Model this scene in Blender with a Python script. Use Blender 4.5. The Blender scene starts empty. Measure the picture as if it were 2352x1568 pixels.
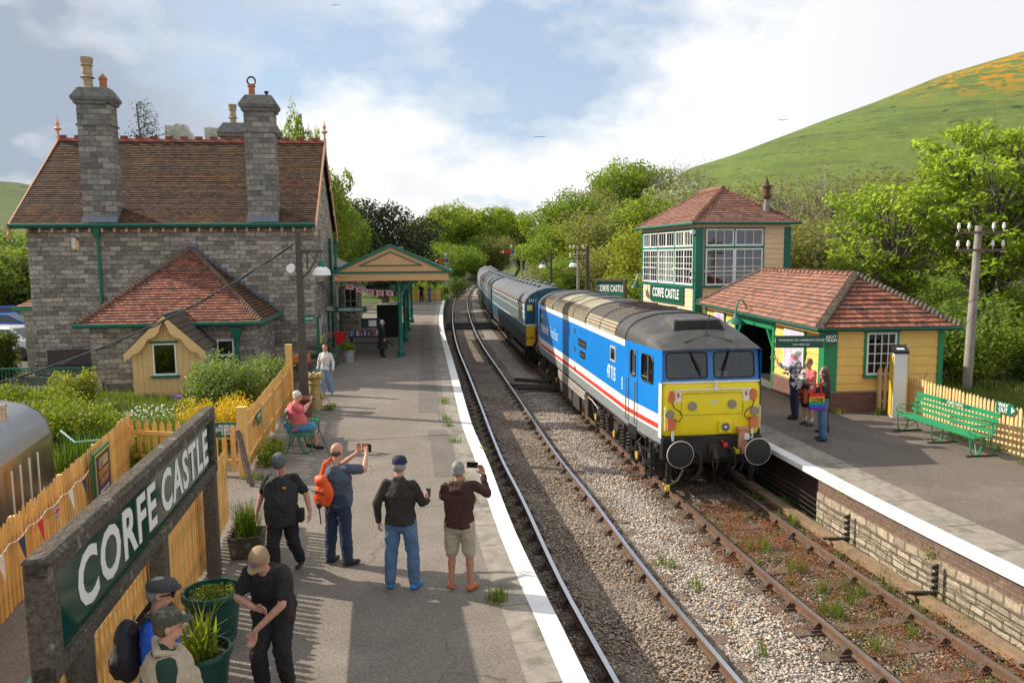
import bpy, bmesh, math, random
import numpy as np
from mathutils import Vector, Matrix
R = math.radians
sc = bpy.context.scene
col = sc.collection
# --- camera
FPX, TILT, ROLL, CH = 1760.0, math.atan((784-587)/1760.0), 0.0096, 4.4
cd = bpy.data.cameras.new('camera'); cam = bpy.data.objects.new('camera', cd); col.objects.link(cam)
cd.sensor_width = 36; cd.lens = FPX/2352*36; cd.clip_start = .05; cd.clip_end = 3000
cam.matrix_world = Matrix.Translation((0, 0, CH)) @ Matrix.Rotation(math.pi/2-TILT, 4, 'X') @ Matrix.Rotation(-ROLL, 4, 'Z')
sc.camera = cam
# --- world + sun
SUN_EL, SHX, SHY = R(33), 1.0, -0.33
sd = Vector((-SHX, -SHY, 0)).normalized()*math.cos(SUN_EL)+Vector((0, 0, math.sin(SUN_EL)))
sl = bpy.data.lights.new('sun', 'SUN'); sl.energy = 5.0; sl.angle = R(.55); sl.color = (1, .92, .78)
so = bpy.data.objects.new('sun', sl); col.objects.link(so); so.rotation_euler = sd.to_track_quat('Z', 'Y').to_euler()
so.location = (-40, 20, 60)
w = bpy.data.worlds.new('World'); sc.world = w; w.use_nodes = True
nt = w.node_tree; nt.nodes.clear()
def wn(t, **k):
    n = nt.nodes.new(t)
    for a, b in k.items(): setattr(n, a, b)
    return n
def L_(a, b): nt.links.new(a, b)
out = wn('ShaderNodeOutputWorld'); bg = wn('ShaderNodeBackground'); L_(bg.outputs[0], out.inputs[0])
sky = wn('ShaderNodeTexSky', sky_type='NISHITA', sun_disc=False, sun_elevation=SUN_EL, sun_rotation=math.atan2(sd.x, sd.y))
sky.air_density = 1.0; sky.dust_density = 1.2; sky.altitude = 50
tc = wn('ShaderNodeTexCoord'); sep = wn('ShaderNodeSeparateXYZ'); L_(tc.outputs['Generated'], sep.inputs[0])
def wm(op, a, b=None, c=None):
    n = wn('ShaderNodeMath', operation=op)
    for i, v in enumerate((a, b, c)):
        if v is None: continue
        if isinstance(v, (int, float)): n.inputs[i].default_value = v
        else: L_(v, n.inputs[i])
    return n.outputs[0]
zz = wm('MAXIMUM', sep.outputs['Z'], 0.0); zc = wm('ADD', zz, .42)
cv = wn('ShaderNodeCombineXYZ'); L_(wm('DIVIDE', sep.outputs['X'], zc), cv.inputs[0]); L_(wm('DIVIDE', sep.outputs['Y'], zc), cv.inputs[1])
cv.inputs[2].default_value = 3.1
def wnoise(scale, det, rough, off):
    mp = wn('ShaderNodeMapping'); L_(cv.outputs[0], mp.inputs[0]); mp.inputs['Location'].default_value = off
    n = wn('ShaderNodeTexNoise'); L_(mp.outputs[0], n.inputs['Vector']); n.inputs['Scale'].default_value = scale
    n.inputs['Detail'].default_value = det; n.inputs['Roughness'].default_value = rough; return n.outputs['Fac']
def wramp(x, stops):
    r = wn('ShaderNodeValToRGB'); L_(x, r.inputs[0]); e = r.color_ramp.elements
    while len(e) < len(stops): e.new(.5)
    for q, (p, c) in zip(e, stops): q.position = p; q.color = c if len(c) == 4 else (*c, 1)
    return r.outputs[0]
def wmix(f, a, b):
    m = wn('ShaderNodeMixRGB')
    for i, v in enumerate((f, a, b)):
        if isinstance(v, (int, float)): m.inputs[i].default_value = v
        elif isinstance(v, tuple): m.inputs[i].default_value = (*v, 1)
        else: L_(v, m.inputs[i])
    return m.outputs[0]
SKYK = .10
skb = wn('ShaderNodeMixRGB', blend_type='MULTIPLY'); skb.inputs[0].default_value = 1; L_(sky.outputs[0], skb.inputs[1]); skb.inputs[2].default_value = (SKYK, SKYK, SKYK, 1)
paleblue = wmix(.55, skb.outputs[0], (.54, .68, .86))
m1 = wnoise(1.35, 9, .55, (4.3, 1.2, 0)); shade = wnoise(1.6, 6, .5, (4.0, 1.55, .4)); wisp = wnoise(5.0, 8, .62, (1.0, 7.0, 0))
side = wm('ABSOLUTE', wm('SUBTRACT', sep.outputs['X'], .02))
cover = wm('ADD', m1, wm('MULTIPLY', side, .30)); cover = wm('ADD', cover, wm('MULTIPLY', wm('SUBTRACT', wisp, .5), .28))
low = wramp(sep.outputs['Z'], [(0.0, (1, 1, 1)), (.16, (.62, .62, .62)), (.33, (0, 0, 0))])
cover = wm('ADD', cover, wm('MULTIPLY', low, .17))
mask = wramp(cover, [(.47, (0, 0, 0)), (.62, (1, 1, 1))])
rgt = wramp(sep.outputs['X'], [(.12, (0, 0, 0)), (.45, (.34, .34, .34))])
dark = wm('MULTIPLY', wramp(shade, [(.47, (0, 0, 0)), (.59, (1, 1, 1))]), 1.0)
lf = wramp(wm('ADD', sep.outputs['X'], 1.0), [(.55, (1, 1, 1)), (.86, (.38, .38, .38)), (1.0, (.30, .30, .30))])
darkf = wm('MAXIMUM', wm('MULTIPLY', dark, lf), rgt)
cloud = wmix(darkf, (.98, .97, .96), (.36, .42, .51))
fin = wmix(mask, paleblue, cloud)
L_(fin, bg.inputs[0]); bg.inputs[1].default_value = .94
sc.view_settings.view_transform = 'Standard'; sc.view_settings.look = 'None'
sc.view_settings.exposure = .33; sc.view_settings.gamma = 1
sc.render.engine = 'CYCLES'

# --- pixel <-> world survey of the place (2352 x 1568 px grid)
_ct, _st = math.cos(TILT), math.sin(TILT)
def ray(px, py):
    x, y = px-1176, 784-py; c, s = math.cos(-ROLL), math.sin(-ROLL); x, y = c*x-s*y, s*x+c*y
    return Vector((x, FPX*_ct+y*_st, -FPX*_st+y*_ct))
def G(px, py, z=0):
    r = ray(px, py); k = (z-CH)/r.z; return Vector((r.x*k, r.y*k, z))
def A(px, py, Y):
    r = ray(px, py); k = Y/r.y; return Vector((r.x*k, Y, CH+r.z*k))

# --- materials
MATS = {}
def srgb(r, g, b):
    f = lambda v: (v/255/12.92) if v/255 <= .04045 else ((v/255+.055)/1.055)**2.4
    return (f(r), f(g), f(b))
def mat(name, c, rough=.7, metal=0, var=.12, vs=6, bump=0, bs=40, c2=None, c2s=1.5, c2t=.55, spec=.5, rob=0):
    """plain procedural surface: base colour, fine variation, optional second colour patches, bump"""
    if name in MATS: return MATS[name]
    m = bpy.data.materials.new(name); m.use_nodes = True; n = m.node_tree; N = n.nodes; K = n.links
    p = N['Principled BSDF']; p.inputs['Roughness'].default_value = rough; p.inputs['Metallic'].default_value = metal
    p.inputs['Specular IOR Level'].default_value = spec
    t = N.new('ShaderNodeTexCoord'); src = t.outputs['Object']
    a = N.new('ShaderNodeTexNoise'); a.inputs['Scale'].default_value = vs; a.inputs['Detail'].default_value = 6; a.inputs['Roughness'].default_value = .6; K.new(src, a.inputs['Vector'])
    r = N.new('ShaderNodeMapRange'); r.inputs['From Min'].default_value = .3; r.inputs['From Max'].default_value = .7
    r.inputs['To Min'].default_value = 1-var; r.inputs['To Max'].default_value = 1+var; K.new(a.outputs['Fac'], r.inputs['Value'])
    base = N.new('ShaderNodeVectorMath'); base.operation = 'SCALE'; K.new(r.outputs[0], base.inputs['Scale'])
    if c2 is not None:
        b = N.new('ShaderNodeTexNoise'); b.inputs['Scale'].default_value = c2s; b.inputs['Detail'].default_value = 8; b.inputs['Roughness'].default_value = .65; K.new(src, b.inputs['Vector'])
        q = N.new('ShaderNodeMapRange'); q.inputs['From Min'].default_value = c2t; q.inputs['From Max'].default_value = c2t+.12; K.new(b.outputs['Fac'], q.inputs['Value'])
        x = N.new('ShaderNodeMixRGB'); x.inputs[1].default_value = (*c, 1); x.inputs[2].default_value = (*c2, 1); K.new(q.outputs[0], x.inputs[0]); K.new(x.outputs[0], base.inputs[0])
    else: base.inputs[0].default_value = c
    if rob:
        oi = N.new('ShaderNodeObjectInfo'); rr = N.new('ShaderNodeMapRange'); rr.inputs['To Min'].default_value = 1-rob; rr.inputs['To Max'].default_value = 1+rob*.6; K.new(oi.outputs['Random'], rr.inputs['Value']); ml = N.new('ShaderNodeMath'); ml.operation = 'MULTIPLY'; K.new(rr.outputs[0], ml.inputs[0]); K.new(r.outputs[0], ml.inputs[1]); K.new(ml.outputs[0], base.inputs['Scale'])
    K.new(base.outputs[0], p.inputs['Base Color'])
    if bump:
        b2 = N.new('ShaderNodeTexNoise'); b2.inputs['Scale'].default_value = bs; b2.inputs['Detail'].default_value = 6; K.new(src, b2.inputs['Vector'])
        u = N.new('ShaderNodeBump'); u.inputs['Strength'].default_value = 1; u.inputs['Distance'].default_value = bump; K.new(b2.outputs['Fac'], u.inputs['Height']); K.new(u.outputs[0], p.inputs['Normal'])
    MATS[name] = m; return m
def brickmat(name, c1, c2, mortar, bw, bh, ms=.008, bump=.012, rough=.85, c3=None, c3s=2.0, c3t=.58, off=.5, warp=.012, spots=None, spt=.62, sps=5, bias=0, fine=.25):
    if name in MATS: return MATS[name]
    m = bpy.data.materials.new(name); m.use_nodes = True; n = m.node_tree; N = n.nodes; K = n.links
    p = N['Principled BSDF']; p.inputs['Roughness'].default_value = rough; p.inputs['Specular IOR Level'].default_value = .25
    uv = N.new('ShaderNodeTexCoord')
    nz = N.new('ShaderNodeTexNoise'); nz.inputs['Scale'].default_value = 2.2; nz.inputs['Detail'].default_value = 5; K.new(uv.outputs['UV'], nz.inputs['Vector'])
    sb = N.new('ShaderNodeVectorMath'); sb.operation = 'SUBTRACT'; K.new(nz.outputs['Color'], sb.inputs[0]); sb.inputs[1].default_value = (.5, .5, .5)
    sc2 = N.new('ShaderNodeVectorMath'); sc2.operation = 'SCALE'; sc2.inputs['Scale'].default_value = warp*2; K.new(sb.outputs[0], sc2.inputs[0])
    ad = N.new('ShaderNodeVectorMath'); K.new(uv.outputs['UV'], ad.inputs[0]); K.new(sc2.outputs[0], ad.inputs[1])
    b = N.new('ShaderNodeTexBrick'); K.new(ad.outputs[0], b.inputs['Vector']); b.inputs['Scale'].default_value = 1
    b.inputs['Brick Width'].default_value = bw; b.inputs['Row Height'].default_value = bh; b.inputs['Mortar Size'].default_value = ms; b.inputs['Mortar Smooth'].default_value = .3
    b.inputs['Bias'].default_value = bias; b.offset = off; b.squash = 1.35 if off == .5 and bh > .12 else 1.0; b.squash_frequency = 3
    b.inputs['Color1'].default_value = (*c1, 1); b.inputs['Color2'].default_value = (*c2, 1); b.inputs['Mortar'].default_value = (*mortar, 1)
    cur = b.outputs['Color']
    def patch(colr, s, t, wdt=.12, mx=1.0):
        nonlocal cur
        a = N.new('ShaderNodeTexNoise'); a.inputs['Scale'].default_value = s; a.inputs['Detail'].default_value = 8; a.inputs['Roughness'].default_value = .7; K.new(uv.outputs['UV'], a.inputs['Vector'])
        q = N.new('ShaderNodeMapRange'); q.inputs['From Min'].default_value = t; q.inputs['From Max'].default_value = t+wdt; q.inputs['To Max'].default_value = mx; K.new(a.outputs['Fac'], q.inputs['Value'])
        x = N.new('ShaderNodeMixRGB'); K.new(q.outputs[0], x.inputs[0]); K.new(cur, x.inputs[1]); x.inputs[2].default_value = (*colr, 1); cur = x.outputs[0]
    if c3 is not None: patch(c3, c3s, c3t, .18, .75)
    if spots is not None: patch(spots, sps, spt, .05, .85)
    a = N.new('ShaderNodeTexNoise'); a.inputs['Scale'].default_value = 9; a.inputs['Detail'].default_value = 8; a.inputs['Roughness'].default_value = .7; K.new(uv.outputs['UV'], a.inputs['Vector'])
    r = N.new('ShaderNodeMapRange'); r.inputs['From Min'].default_value = .3; r.inputs['From Max'].default_value = .7; r.inputs['To Min'].default_value = 1-fine; r.inputs['To Max'].default_value = 1+fine; K.new(a.outputs['Fac'], r.inputs['Value'])
    s = N.new('ShaderNodeVectorMath'); s.operation = 'SCALE'; K.new(cur, s.inputs[0]); K.new(r.outputs[0], s.inputs['Scale']); K.new(s.outputs[0], p.inputs['Base Color'])
    h = N.new('ShaderNodeMath'); h.operation = 'MULTIPLY_ADD'; K.new(b.outputs['Fac'], h.inputs[0]); h.inputs[1].default_value = -1; K.new(a.outputs['Fac'], h.inputs[2])
    u = N.new('ShaderNodeBump'); u.inputs['Strength'].default_value = 1; u.inputs['Distance'].default_value = bump; K.new(h.outputs[0], u.inputs['Height']); K.new(u.outputs[0], p.inputs['Normal'])
    MATS[name] = m; return m
def leafmat(name, c1, c2, trans=.35, rough=.6, vs=.35):
    """leaves: two leaf colours by clump and by leaf, partly translucent"""
    if name in MATS: return MATS[name]
    m = bpy.data.materials.new(name); m.use_nodes = True; n = m.node_tree; N = n.nodes; K = n.links
    p = N['Principled BSDF']; p.inputs['Roughness'].default_value = rough; p.inputs['Specular IOR Level'].default_value = .3
    t = N.new('ShaderNodeTexCoord'); a = N.new('ShaderNodeTexNoise'); a.inputs['Scale'].default_value = vs; a.inputs['Detail'].default_value = 3; K.new(t.outputs['Object'], a.inputs['Vector'])
    g = N.new('ShaderNodeNewGeometry'); ad = N.new('ShaderNodeMath'); ad.operation = 'MULTIPLY_ADD'; K.new(g.outputs['Random Per Island'], ad.inputs[0]); ad.inputs[1].default_value = .5
    mr = N.new('ShaderNodeMapRange'); mr.inputs['From Min'].default_value = .35; mr.inputs['From Max'].default_value = .65; mr.inputs['To Max'].default_value = .5; K.new(a.outputs['Fac'], mr.inputs['Value']); K.new(mr.outputs[0], ad.inputs[2])
    x = N.new('ShaderNodeMixRGB'); K.new(ad.outputs[0], x.inputs[0]); x.inputs[1].default_value = (*c1, 1); x.inputs[2].default_value = (*c2, 1); K.new(x.outputs[0], p.inputs['Base Color'])
    tr = N.new('ShaderNodeBsdfTranslucent'); sc3 = N.new('ShaderNodeVectorMath'); sc3.operation = 'MULTIPLY'; K.new(x.outputs[0], sc3.inputs[0]); sc3.inputs[1].default_value = (1.5, 1.6, .7); K.new(sc3.outputs[0], tr.inputs[0])
    mx = N.new('ShaderNodeMixShader'); mx.inputs[0].default_value = trans; K.new(p.outputs[0], mx.inputs[1]); K.new(tr.outputs[0], mx.inputs[2]); K.new(mx.outputs[0], N['Material Output'].inputs[0])
    MATS[name] = m; return m
def glassmat(name, tint=(.35, .4, .42), rough=.03, fac=.12):
    if name in MATS: return MATS[name]
    m = bpy.data.materials.new(name); m.use_nodes = True; n = m.node_tree; N = n.nodes; K = n.links; N.remove(N['Principled BSDF'])
    tr = N.new('ShaderNodeBsdfTransparent'); tr.inputs[0].default_value = (*tint, 1); gl = N.new('ShaderNodeBsdfGlossy'); gl.inputs['Roughness'].default_value = rough; gl.inputs['Color'].default_value = (.9, .95, 1, 1)
    lw = N.new('ShaderNodeLayerWeight'); lw.inputs[0].default_value = .25; ad = N.new('ShaderNodeMath'); ad.operation = 'ADD'; K.new(lw.outputs['Fresnel'], ad.inputs[0]); ad.inputs[1].default_value = fac; ad.use_clamp = True
    mx = N.new('ShaderNodeMixShader'); K.new(ad.outputs[0], mx.inputs[0]); K.new(tr.outputs[0], mx.inputs[1]); K.new(gl.outputs[0], mx.inputs[2]); K.new(mx.outputs[0], N['Material Output'].inputs[0])
    MATS[name] = m; return m

# --- mesh builder
SPLIT = set('quoins cab_roof hip_end hip_tiles plinth plinth_cap green_posts interior battery_boxes cab_steps guard_irons window_rail cameras stone_dressings roof_shoulder side_grille lower_louvre roof_panel cantrail_line yellow_side white_edge rafter_ends foot_batten grille_mesh roof_ribs brake_rigging'.split())
class MB:
    def __init__(s): s.v = []; s.f = []; s.mi = []; s.cur = 0; s.M = None; s.vu = {}; s.ch = []
    def m(s, i): s.cur = i; return s
    def add(s, vs, fs):
        o = len(s.v); s.ch.append((o, o+len(vs), len(s.f), len(s.f)+len(fs)))
        if s.M is not None: vs = [s.M @ Vector(q) for q in vs]
        s.v += [tuple(q) for q in vs]; s.f += [tuple(i+o for i in f) for f in fs]; s.mi += [s.cur]*len(fs); return s
    def poly(s, pts): return s.add(pts, [tuple(range(len(pts)))])
    def box(s, x0, x1, y0, y1, z0, z1):
        return s.add([(x0, y0, z0), (x1, y0, z0), (x1, y1, z0), (x0, y1, z0), (x0, y0, z1), (x1, y0, z1), (x1, y1, z1), (x0, y1, z1)],
                     [(0, 3, 2, 1), (4, 5, 6, 7), (0, 1, 5, 4), (1, 2, 6, 5), (2, 3, 7, 6), (3, 0, 4, 7)])
    def cbox(s, c, d): return s.box(c[0]-d[0]/2, c[0]+d[0]/2, c[1]-d[1]/2, c[1]+d[1]/2, c[2]-d[2]/2, c[2]+d[2]/2)
    def bar(s, a, b, w, h=None, up=(0, 0, 1)):
        """box-section bar from a to b"""
        a, b = Vector(a), Vector(b); d = (b-a).normalized(); h = h or w; u = Vector(up)
        if abs(d.dot(u)) > .98: u = Vector((0, 1, 0))
        x = d.cross(u).normalized()*w/2; y = x.cross(d).normalized()*h/2
        return s.add([a-x-y, a+x-y, a+x+y, a-x+y, b-x-y, b+x-y, b+x+y, b-x+y], [(0, 1, 2, 3), (7, 6, 5, 4), (0, 4, 5, 1), (1, 5, 6, 2), (2, 6, 7, 3), (3, 7, 4, 0)])
    def tube(s, pts, r, n=8, cap=True):
        pts = [Vector(p) for p in pts]; rs = r if isinstance(r, (list, tuple)) else [r]*len(pts); vs = []; fs = []; px = None
        for i, p in enumerate(pts):
            d = (pts[min(i+1, len(pts)-1)]-pts[max(i-1, 0)]).normalized()
            if px is None: px = d.orthogonal().normalized()
            px = (px-d*px.dot(d)).normalized(); py = d.cross(px)
            for k in range(n):
                t = 2*math.pi*k/n; vs.append(p+(px*math.cos(t)+py*math.sin(t))*rs[i])
        for i in range(len(pts)-1):
            for k in range(n): fs.append((i*n+k, i*n+(k+1) % n, (i+1)*n+(k+1) % n, (i+1)*n+k))
        if cap: fs += [tuple(range(n-1, -1, -1)), tuple(range((len(pts)-1)*n, len(pts)*n))]
        return s.add(vs, fs)
    def lathe(s, prof, n=16, c=(0, 0, 0), axis='z', cap=True):
        """prof: list of (radius, height)"""
        vs = []; fs = []
        for r, h in prof:
            for k in range(n):
                t = 2*math.pi*k/n; a, b = r*math.cos(t), r*math.sin(t)
                q = (a, b, h) if axis == 'z' else ((a, h, b) if axis == 'y' else (h, a, b)); vs.append((q[0]+c[0], q[1]+c[1], q[2]+c[2]))
        for i in range(len(prof)-1):
            for k in range(n): fs.append((i*n+k, i*n+(k+1) % n, (i+1)*n+(k+1) % n, (i+1)*n+k))
        if cap: fs += [tuple(range(n-1, -1, -1)), tuple(range((len(prof)-1)*n, len(prof)*n))]
        return s.add(vs, fs)
    def loft(s, secs, closed=True, cap=True):
        n = len(secs[0]); vs = [p for q in secs for p in q]; fs = []
        for i in range(len(secs)-1):
            for k in range(n if closed else n-1): fs.append((i*n+k, i*n+(k+1) % n, (i+1)*n+(k+1) % n, (i+1)*n+k))
        if cap and closed: fs += [tuple(range(n-1, -1, -1)), tuple(range((len(secs)-1)*n, len(secs)*n))]
        return s.add(vs, fs)
    def prism(s, pts, d):
        """extrude polygon by vector d"""
        n = len(pts); d = Vector(d); vs = [Vector(p) for p in pts]; vs += [p+d for p in vs]
        return s.add(vs, [tuple(range(n-1, -1, -1)), tuple(range(n, 2*n))]+[(k, (k+1) % n, n+(k+1) % n, n+k) for k in range(n)])
    def ball(s, c, r, n=10, m=6):
        rr = r if isinstance(r, (tuple, list)) else (r, r, r); secs = []
        for i in range(m+1):
            t = math.pi*i/m; q = max(math.sin(t), .02); z = -math.cos(t)
            secs.append([(c[0]+rr[0]*q*math.cos(2*math.pi*k/n), c[1]+rr[1]*q*math.sin(2*math.pi*k/n), c[2]+rr[2]*z) for k in range(n)])
        return s.loft(secs)
    def build(s, name, mats, parent=None, smooth=False, bevel=0, loc=None, uv=True, label=None, split=0):
        if split or name in SPLIT:
            e = split or .03; bb = []
            for a, b, _, _ in s.ch: q = np.array(s.v[a:b]); bb.append((q.min(0)-e/2, q.max(0)+e/2))
            g = list(range(len(bb)))
            def fd(i):
                while g[i] != i: i = g[i]
                return i
            for i in range(len(bb)):
                for j in range(i):
                    if (bb[i][0] <= bb[j][1]).all() and (bb[j][0] <= bb[i][1]).all(): g[fd(i)] = fd(j)
            rs = sorted(set(fd(i) for i in g))
            if len(rs) > 1:
                o = None
                for r in rs:
                    m = MB()
                    for i, (a, b, c, d) in enumerate(s.ch):
                        if fd(i) == r:
                            k = len(m.v)-a; m.v += s.v[a:b]; m.f += [tuple(x+k for x in f) for f in s.f[c:d]]; m.mi += s.mi[c:d]
                            for x in range(a, b):
                                if x in s.vu: m.vu[x+k] = s.vu[x]
                    q = m.build(name+' ', mats, parent, smooth, bevel, loc, uv, label); q.name = name; o = o or q
                return o
        me = bpy.data.meshes.new(name); me.from_pydata(s.v, [], s.f)
        for m_ in (mats if isinstance(mats, (list, tuple)) else [mats]): me.materials.append(m_)
        if any(s.mi): me.polygons.foreach_set('material_index', s.mi)
        if smooth: me.polygons.foreach_set('use_smooth', [True]*len(s.f))
        bm = bmesh.new(); bm.from_mesh(me); bm.verts.index_update(); bmesh.ops.recalc_face_normals(bm, faces=bm.faces)
        if uv:
            ul = bm.loops.layers.uv.new('UVMap')
            for f in bm.faces:
                nn = f.normal; t = Vector((-nn.y, nn.x, 0))
                t = t.normalized() if t.length > .02 else Vector((1, 0, 0)); b = nn.cross(t)
                for l in f.loops: l[ul].uv = s.vu.get(l.vert.index) or (l.vert.co.dot(t), l.vert.co.dot(b))
        bm.to_mesh(me); bm.free()
        if smooth and smooth != 'all':
            me.set_sharp_from_angle(angle=R(38))
        o = bpy.data.objects.new(name, me); col.objects.link(o)
        if parent is not None: o.parent = parent
        if loc is not None: o.location = loc
        if bevel:
            bv = o.modifiers.new('bevel', 'BEVEL'); bv.width = bevel; bv.segments = 2; bv.limit_method = 'ANGLE'
        if label: o['label'] = label
        return o
def tag(o, label, cat, group=None):
    o['label'] = label; o['category'] = cat
    if group: o['group'] = group
    return o
def thing(name, label, cat, loc=(0, 0, 0), rz=0, group=None):
    o = bpy.data.objects.new(name, None); col.objects.link(o); o.empty_display_size = .2
    o.location = loc; o.rotation_euler = (0, 0, rz); return tag(o, label, cat, group)
def struct(o): o['kind'] = 'structure'; return o
def copy_tree(o, parent=None):
    c = o.copy(); col.objects.link(c)
    if parent is not None: c.parent = parent
    for ch in list(o.children): copy_tree(ch, c)
    return c
def text(s, size, m, parent, loc, rot, name='lettering', depth=.004, align='CENTER', bold=0, sx=1.0, space=1.0):
    cu = bpy.data.curves.new(name, 'FONT'); cu.body = s; cu.size = size; cu.extrude = depth/2; cu.offset = bold; cu.align_x = align; cu.align_y = 'CENTER'; cu.resolution_u = 3; cu.space_character = space; cu.space_line = .82
    t = bpy.data.objects.new(name, cu); col.objects.link(t)
    dg = bpy.context.evaluated_depsgraph_get(); me = bpy.data.meshes.new_from_object(t.evaluated_get(dg)); bpy.data.objects.remove(t); me.name = name
    me.transform(Matrix.Diagonal((sx, 1, 1, 1))); me.materials.clear(); me.materials.append(m)
    o = bpy.data.objects.new(name, me); col.objects.link(o); o.parent = parent
    o.location = loc; o.rotation_euler = rot; return o
FRONT = (R(90), 0, 0)
LEFTSIDE = (R(90), 0, R(-90))
def spline(pts):
    xs = [p[0] for p in pts]; ys = [p[1] for p in pts]
    def f(t):
        t = min(max(t, xs[0]), xs[-1]) if not (t < xs[0] or t > xs[-1]) else t
        if t <= xs[0]: return ys[0]+(t-xs[0])*(ys[1]-ys[0])/(xs[1]-xs[0])
        if t >= xs[-1]: return ys[-1]+(t-xs[-1])*(ys[-1]-ys[-2])/(xs[-1]-xs[-2])
        i = max(k for k in range(len(xs)) if xs[k] <= t); i = min(i, len(xs)-2); h = xs[i+1]-xs[i]; u = (t-xs[i])/h
        m0 = (ys[i+1]-ys[max(i-1, 0)])/(xs[i+1]-xs[max(i-1, 0)]); m1 = (ys[min(i+2, len(xs)-1)]-ys[i])/(xs[min(i+2, len(xs)-1)]-xs[i])
        return (2*u**3-3*u*u+1)*ys[i]+(u**3-2*u*u+u)*h*m0+(-2*u**3+3*u*u)*ys[i+1]+(u**3-u*u)*h*m1
    return f
c1 = spline([(-6, 4.9), (2, 3.25), (9, 2.04), (12.2, 1.5), (16.5, .93), (20, .42), (28, -.50), (34.5, -1.25), (44.8, -2.45), (57, -3.62), (70, -4.66), (90, -5.98), (110, -6.85), (130, -7.1), (150, -6.5), (170, -5.0), (195, -1.0), (220, 6.0)])
def dirc(y): return Vector((c1(y+.5)-c1(y-.5), 1, 0)).normalized()
def off(y, s):
    """point at signed distance s to the right of the near track"""
    d = dirc(y); return Vector((c1(y)+d.y*s, y-d.x*s, 0))
TS = 3.42
rnd = random.Random(7)
# --- numpy mesh helpers
def npmesh(name, V, F, mats, parent=None, colors=None, smooth=False, mi=None):
    me = bpy.data.meshes.new(name); V = np.asarray(V, dtype=np.float32); F = np.asarray(F, dtype=np.int32); k = F.shape[1]
    me.vertices.add(len(V)); me.vertices.foreach_set('co', V.ravel()); me.loops.add(F.size); me.loops.foreach_set('vertex_index', F.ravel())
    me.polygons.add(len(F)); me.polygons.foreach_set('loop_start', np.arange(0, F.size, k, dtype=np.int32)); me.polygons.foreach_set('loop_total', np.full(len(F), k, dtype=np.int32))
    for m in (mats if isinstance(mats, (list, tuple)) else [mats]): me.materials.append(m)
    if mi is not None: me.polygons.foreach_set('material_index', np.asarray(mi, dtype=np.int32))
    if smooth: me.polygons.foreach_set('use_smooth', np.ones(len(F), dtype=bool))
    me.update(calc_edges=True)
    if colors is not None:
        ca = me.color_attributes.new('tone', 'FLOAT_COLOR', 'POINT'); c4 = np.ones((len(V), 4), dtype=np.float32); c4[:, :3] = colors; ca.data.foreach_set('color', c4.ravel())
    o = bpy.data.objects.new(name, me); col.objects.link(o)
    if parent is not None: o.parent = parent
    return o
def leafquads(P, size, rg, up=.3, asp=.55):
    """rhombic leaves at points P with random facing; up biases normals to the sky"""
    n = len(P); N = rg.normal(size=(n, 3)); N[:, 2] = np.abs(N[:, 2])+up; N /= np.linalg.norm(N, axis=1)[:, None]
    T = rg.normal(size=(n, 3)); T -= N*(T*N).sum(1)[:, None]; T /= np.linalg.norm(T, axis=1)[:, None]; B = np.cross(N, T)
    s = size*(.6+.8*rg.random(n))[:, None]; dr = np.array([0, 0, -1.])*s*.25
    V = np.stack([P-T*s*.5+dr, P-B*s*asp*.5, P+T*s*.5+dr, P+B*s*asp*.5], axis=1).reshape(-1, 3)
    return V, np.arange(n*4).reshape(-1, 4)
def bladequads(P, h, wd, rg, lean=.35):
    n = len(P); a = rg.random(n)*2*np.pi; d = np.stack([np.cos(a), np.sin(a), np.zeros(n)], 1); s = np.stack([-np.sin(a), np.cos(a), np.zeros(n)], 1)
    hh = (h*(.55+.7*rg.random(n)))[:, None]; ln = lean*rg.random(n)[:, None]*hh; w_ = wd*(.6+.8*rg.random(n))[:, None]
    m = P+d*ln*.35+np.array([0, 0, .6])*hh; t = P+d*ln+np.array([0, 0, 1.])*hh
    V = np.stack([P-s*w_, P+s*w_, m+s*w_*.7, m-s*w_*.7, t+s*w_*.1, t-s*w_*.1], 1).reshape(-1, 3); b = np.arange(n)[:, None]*6
    F = np.concatenate([b+np.array([[0, 1, 2, 3]]), b+np.array([[3, 2, 4, 5]])], 1).reshape(-1, 4)
    return V, F
def join(lst):
    V = []; F = []; o = 0
    for v, f in lst: V.append(v); F.append(f+o); o += len(v)
    return np.concatenate(V), np.concatenate(F)
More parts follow.
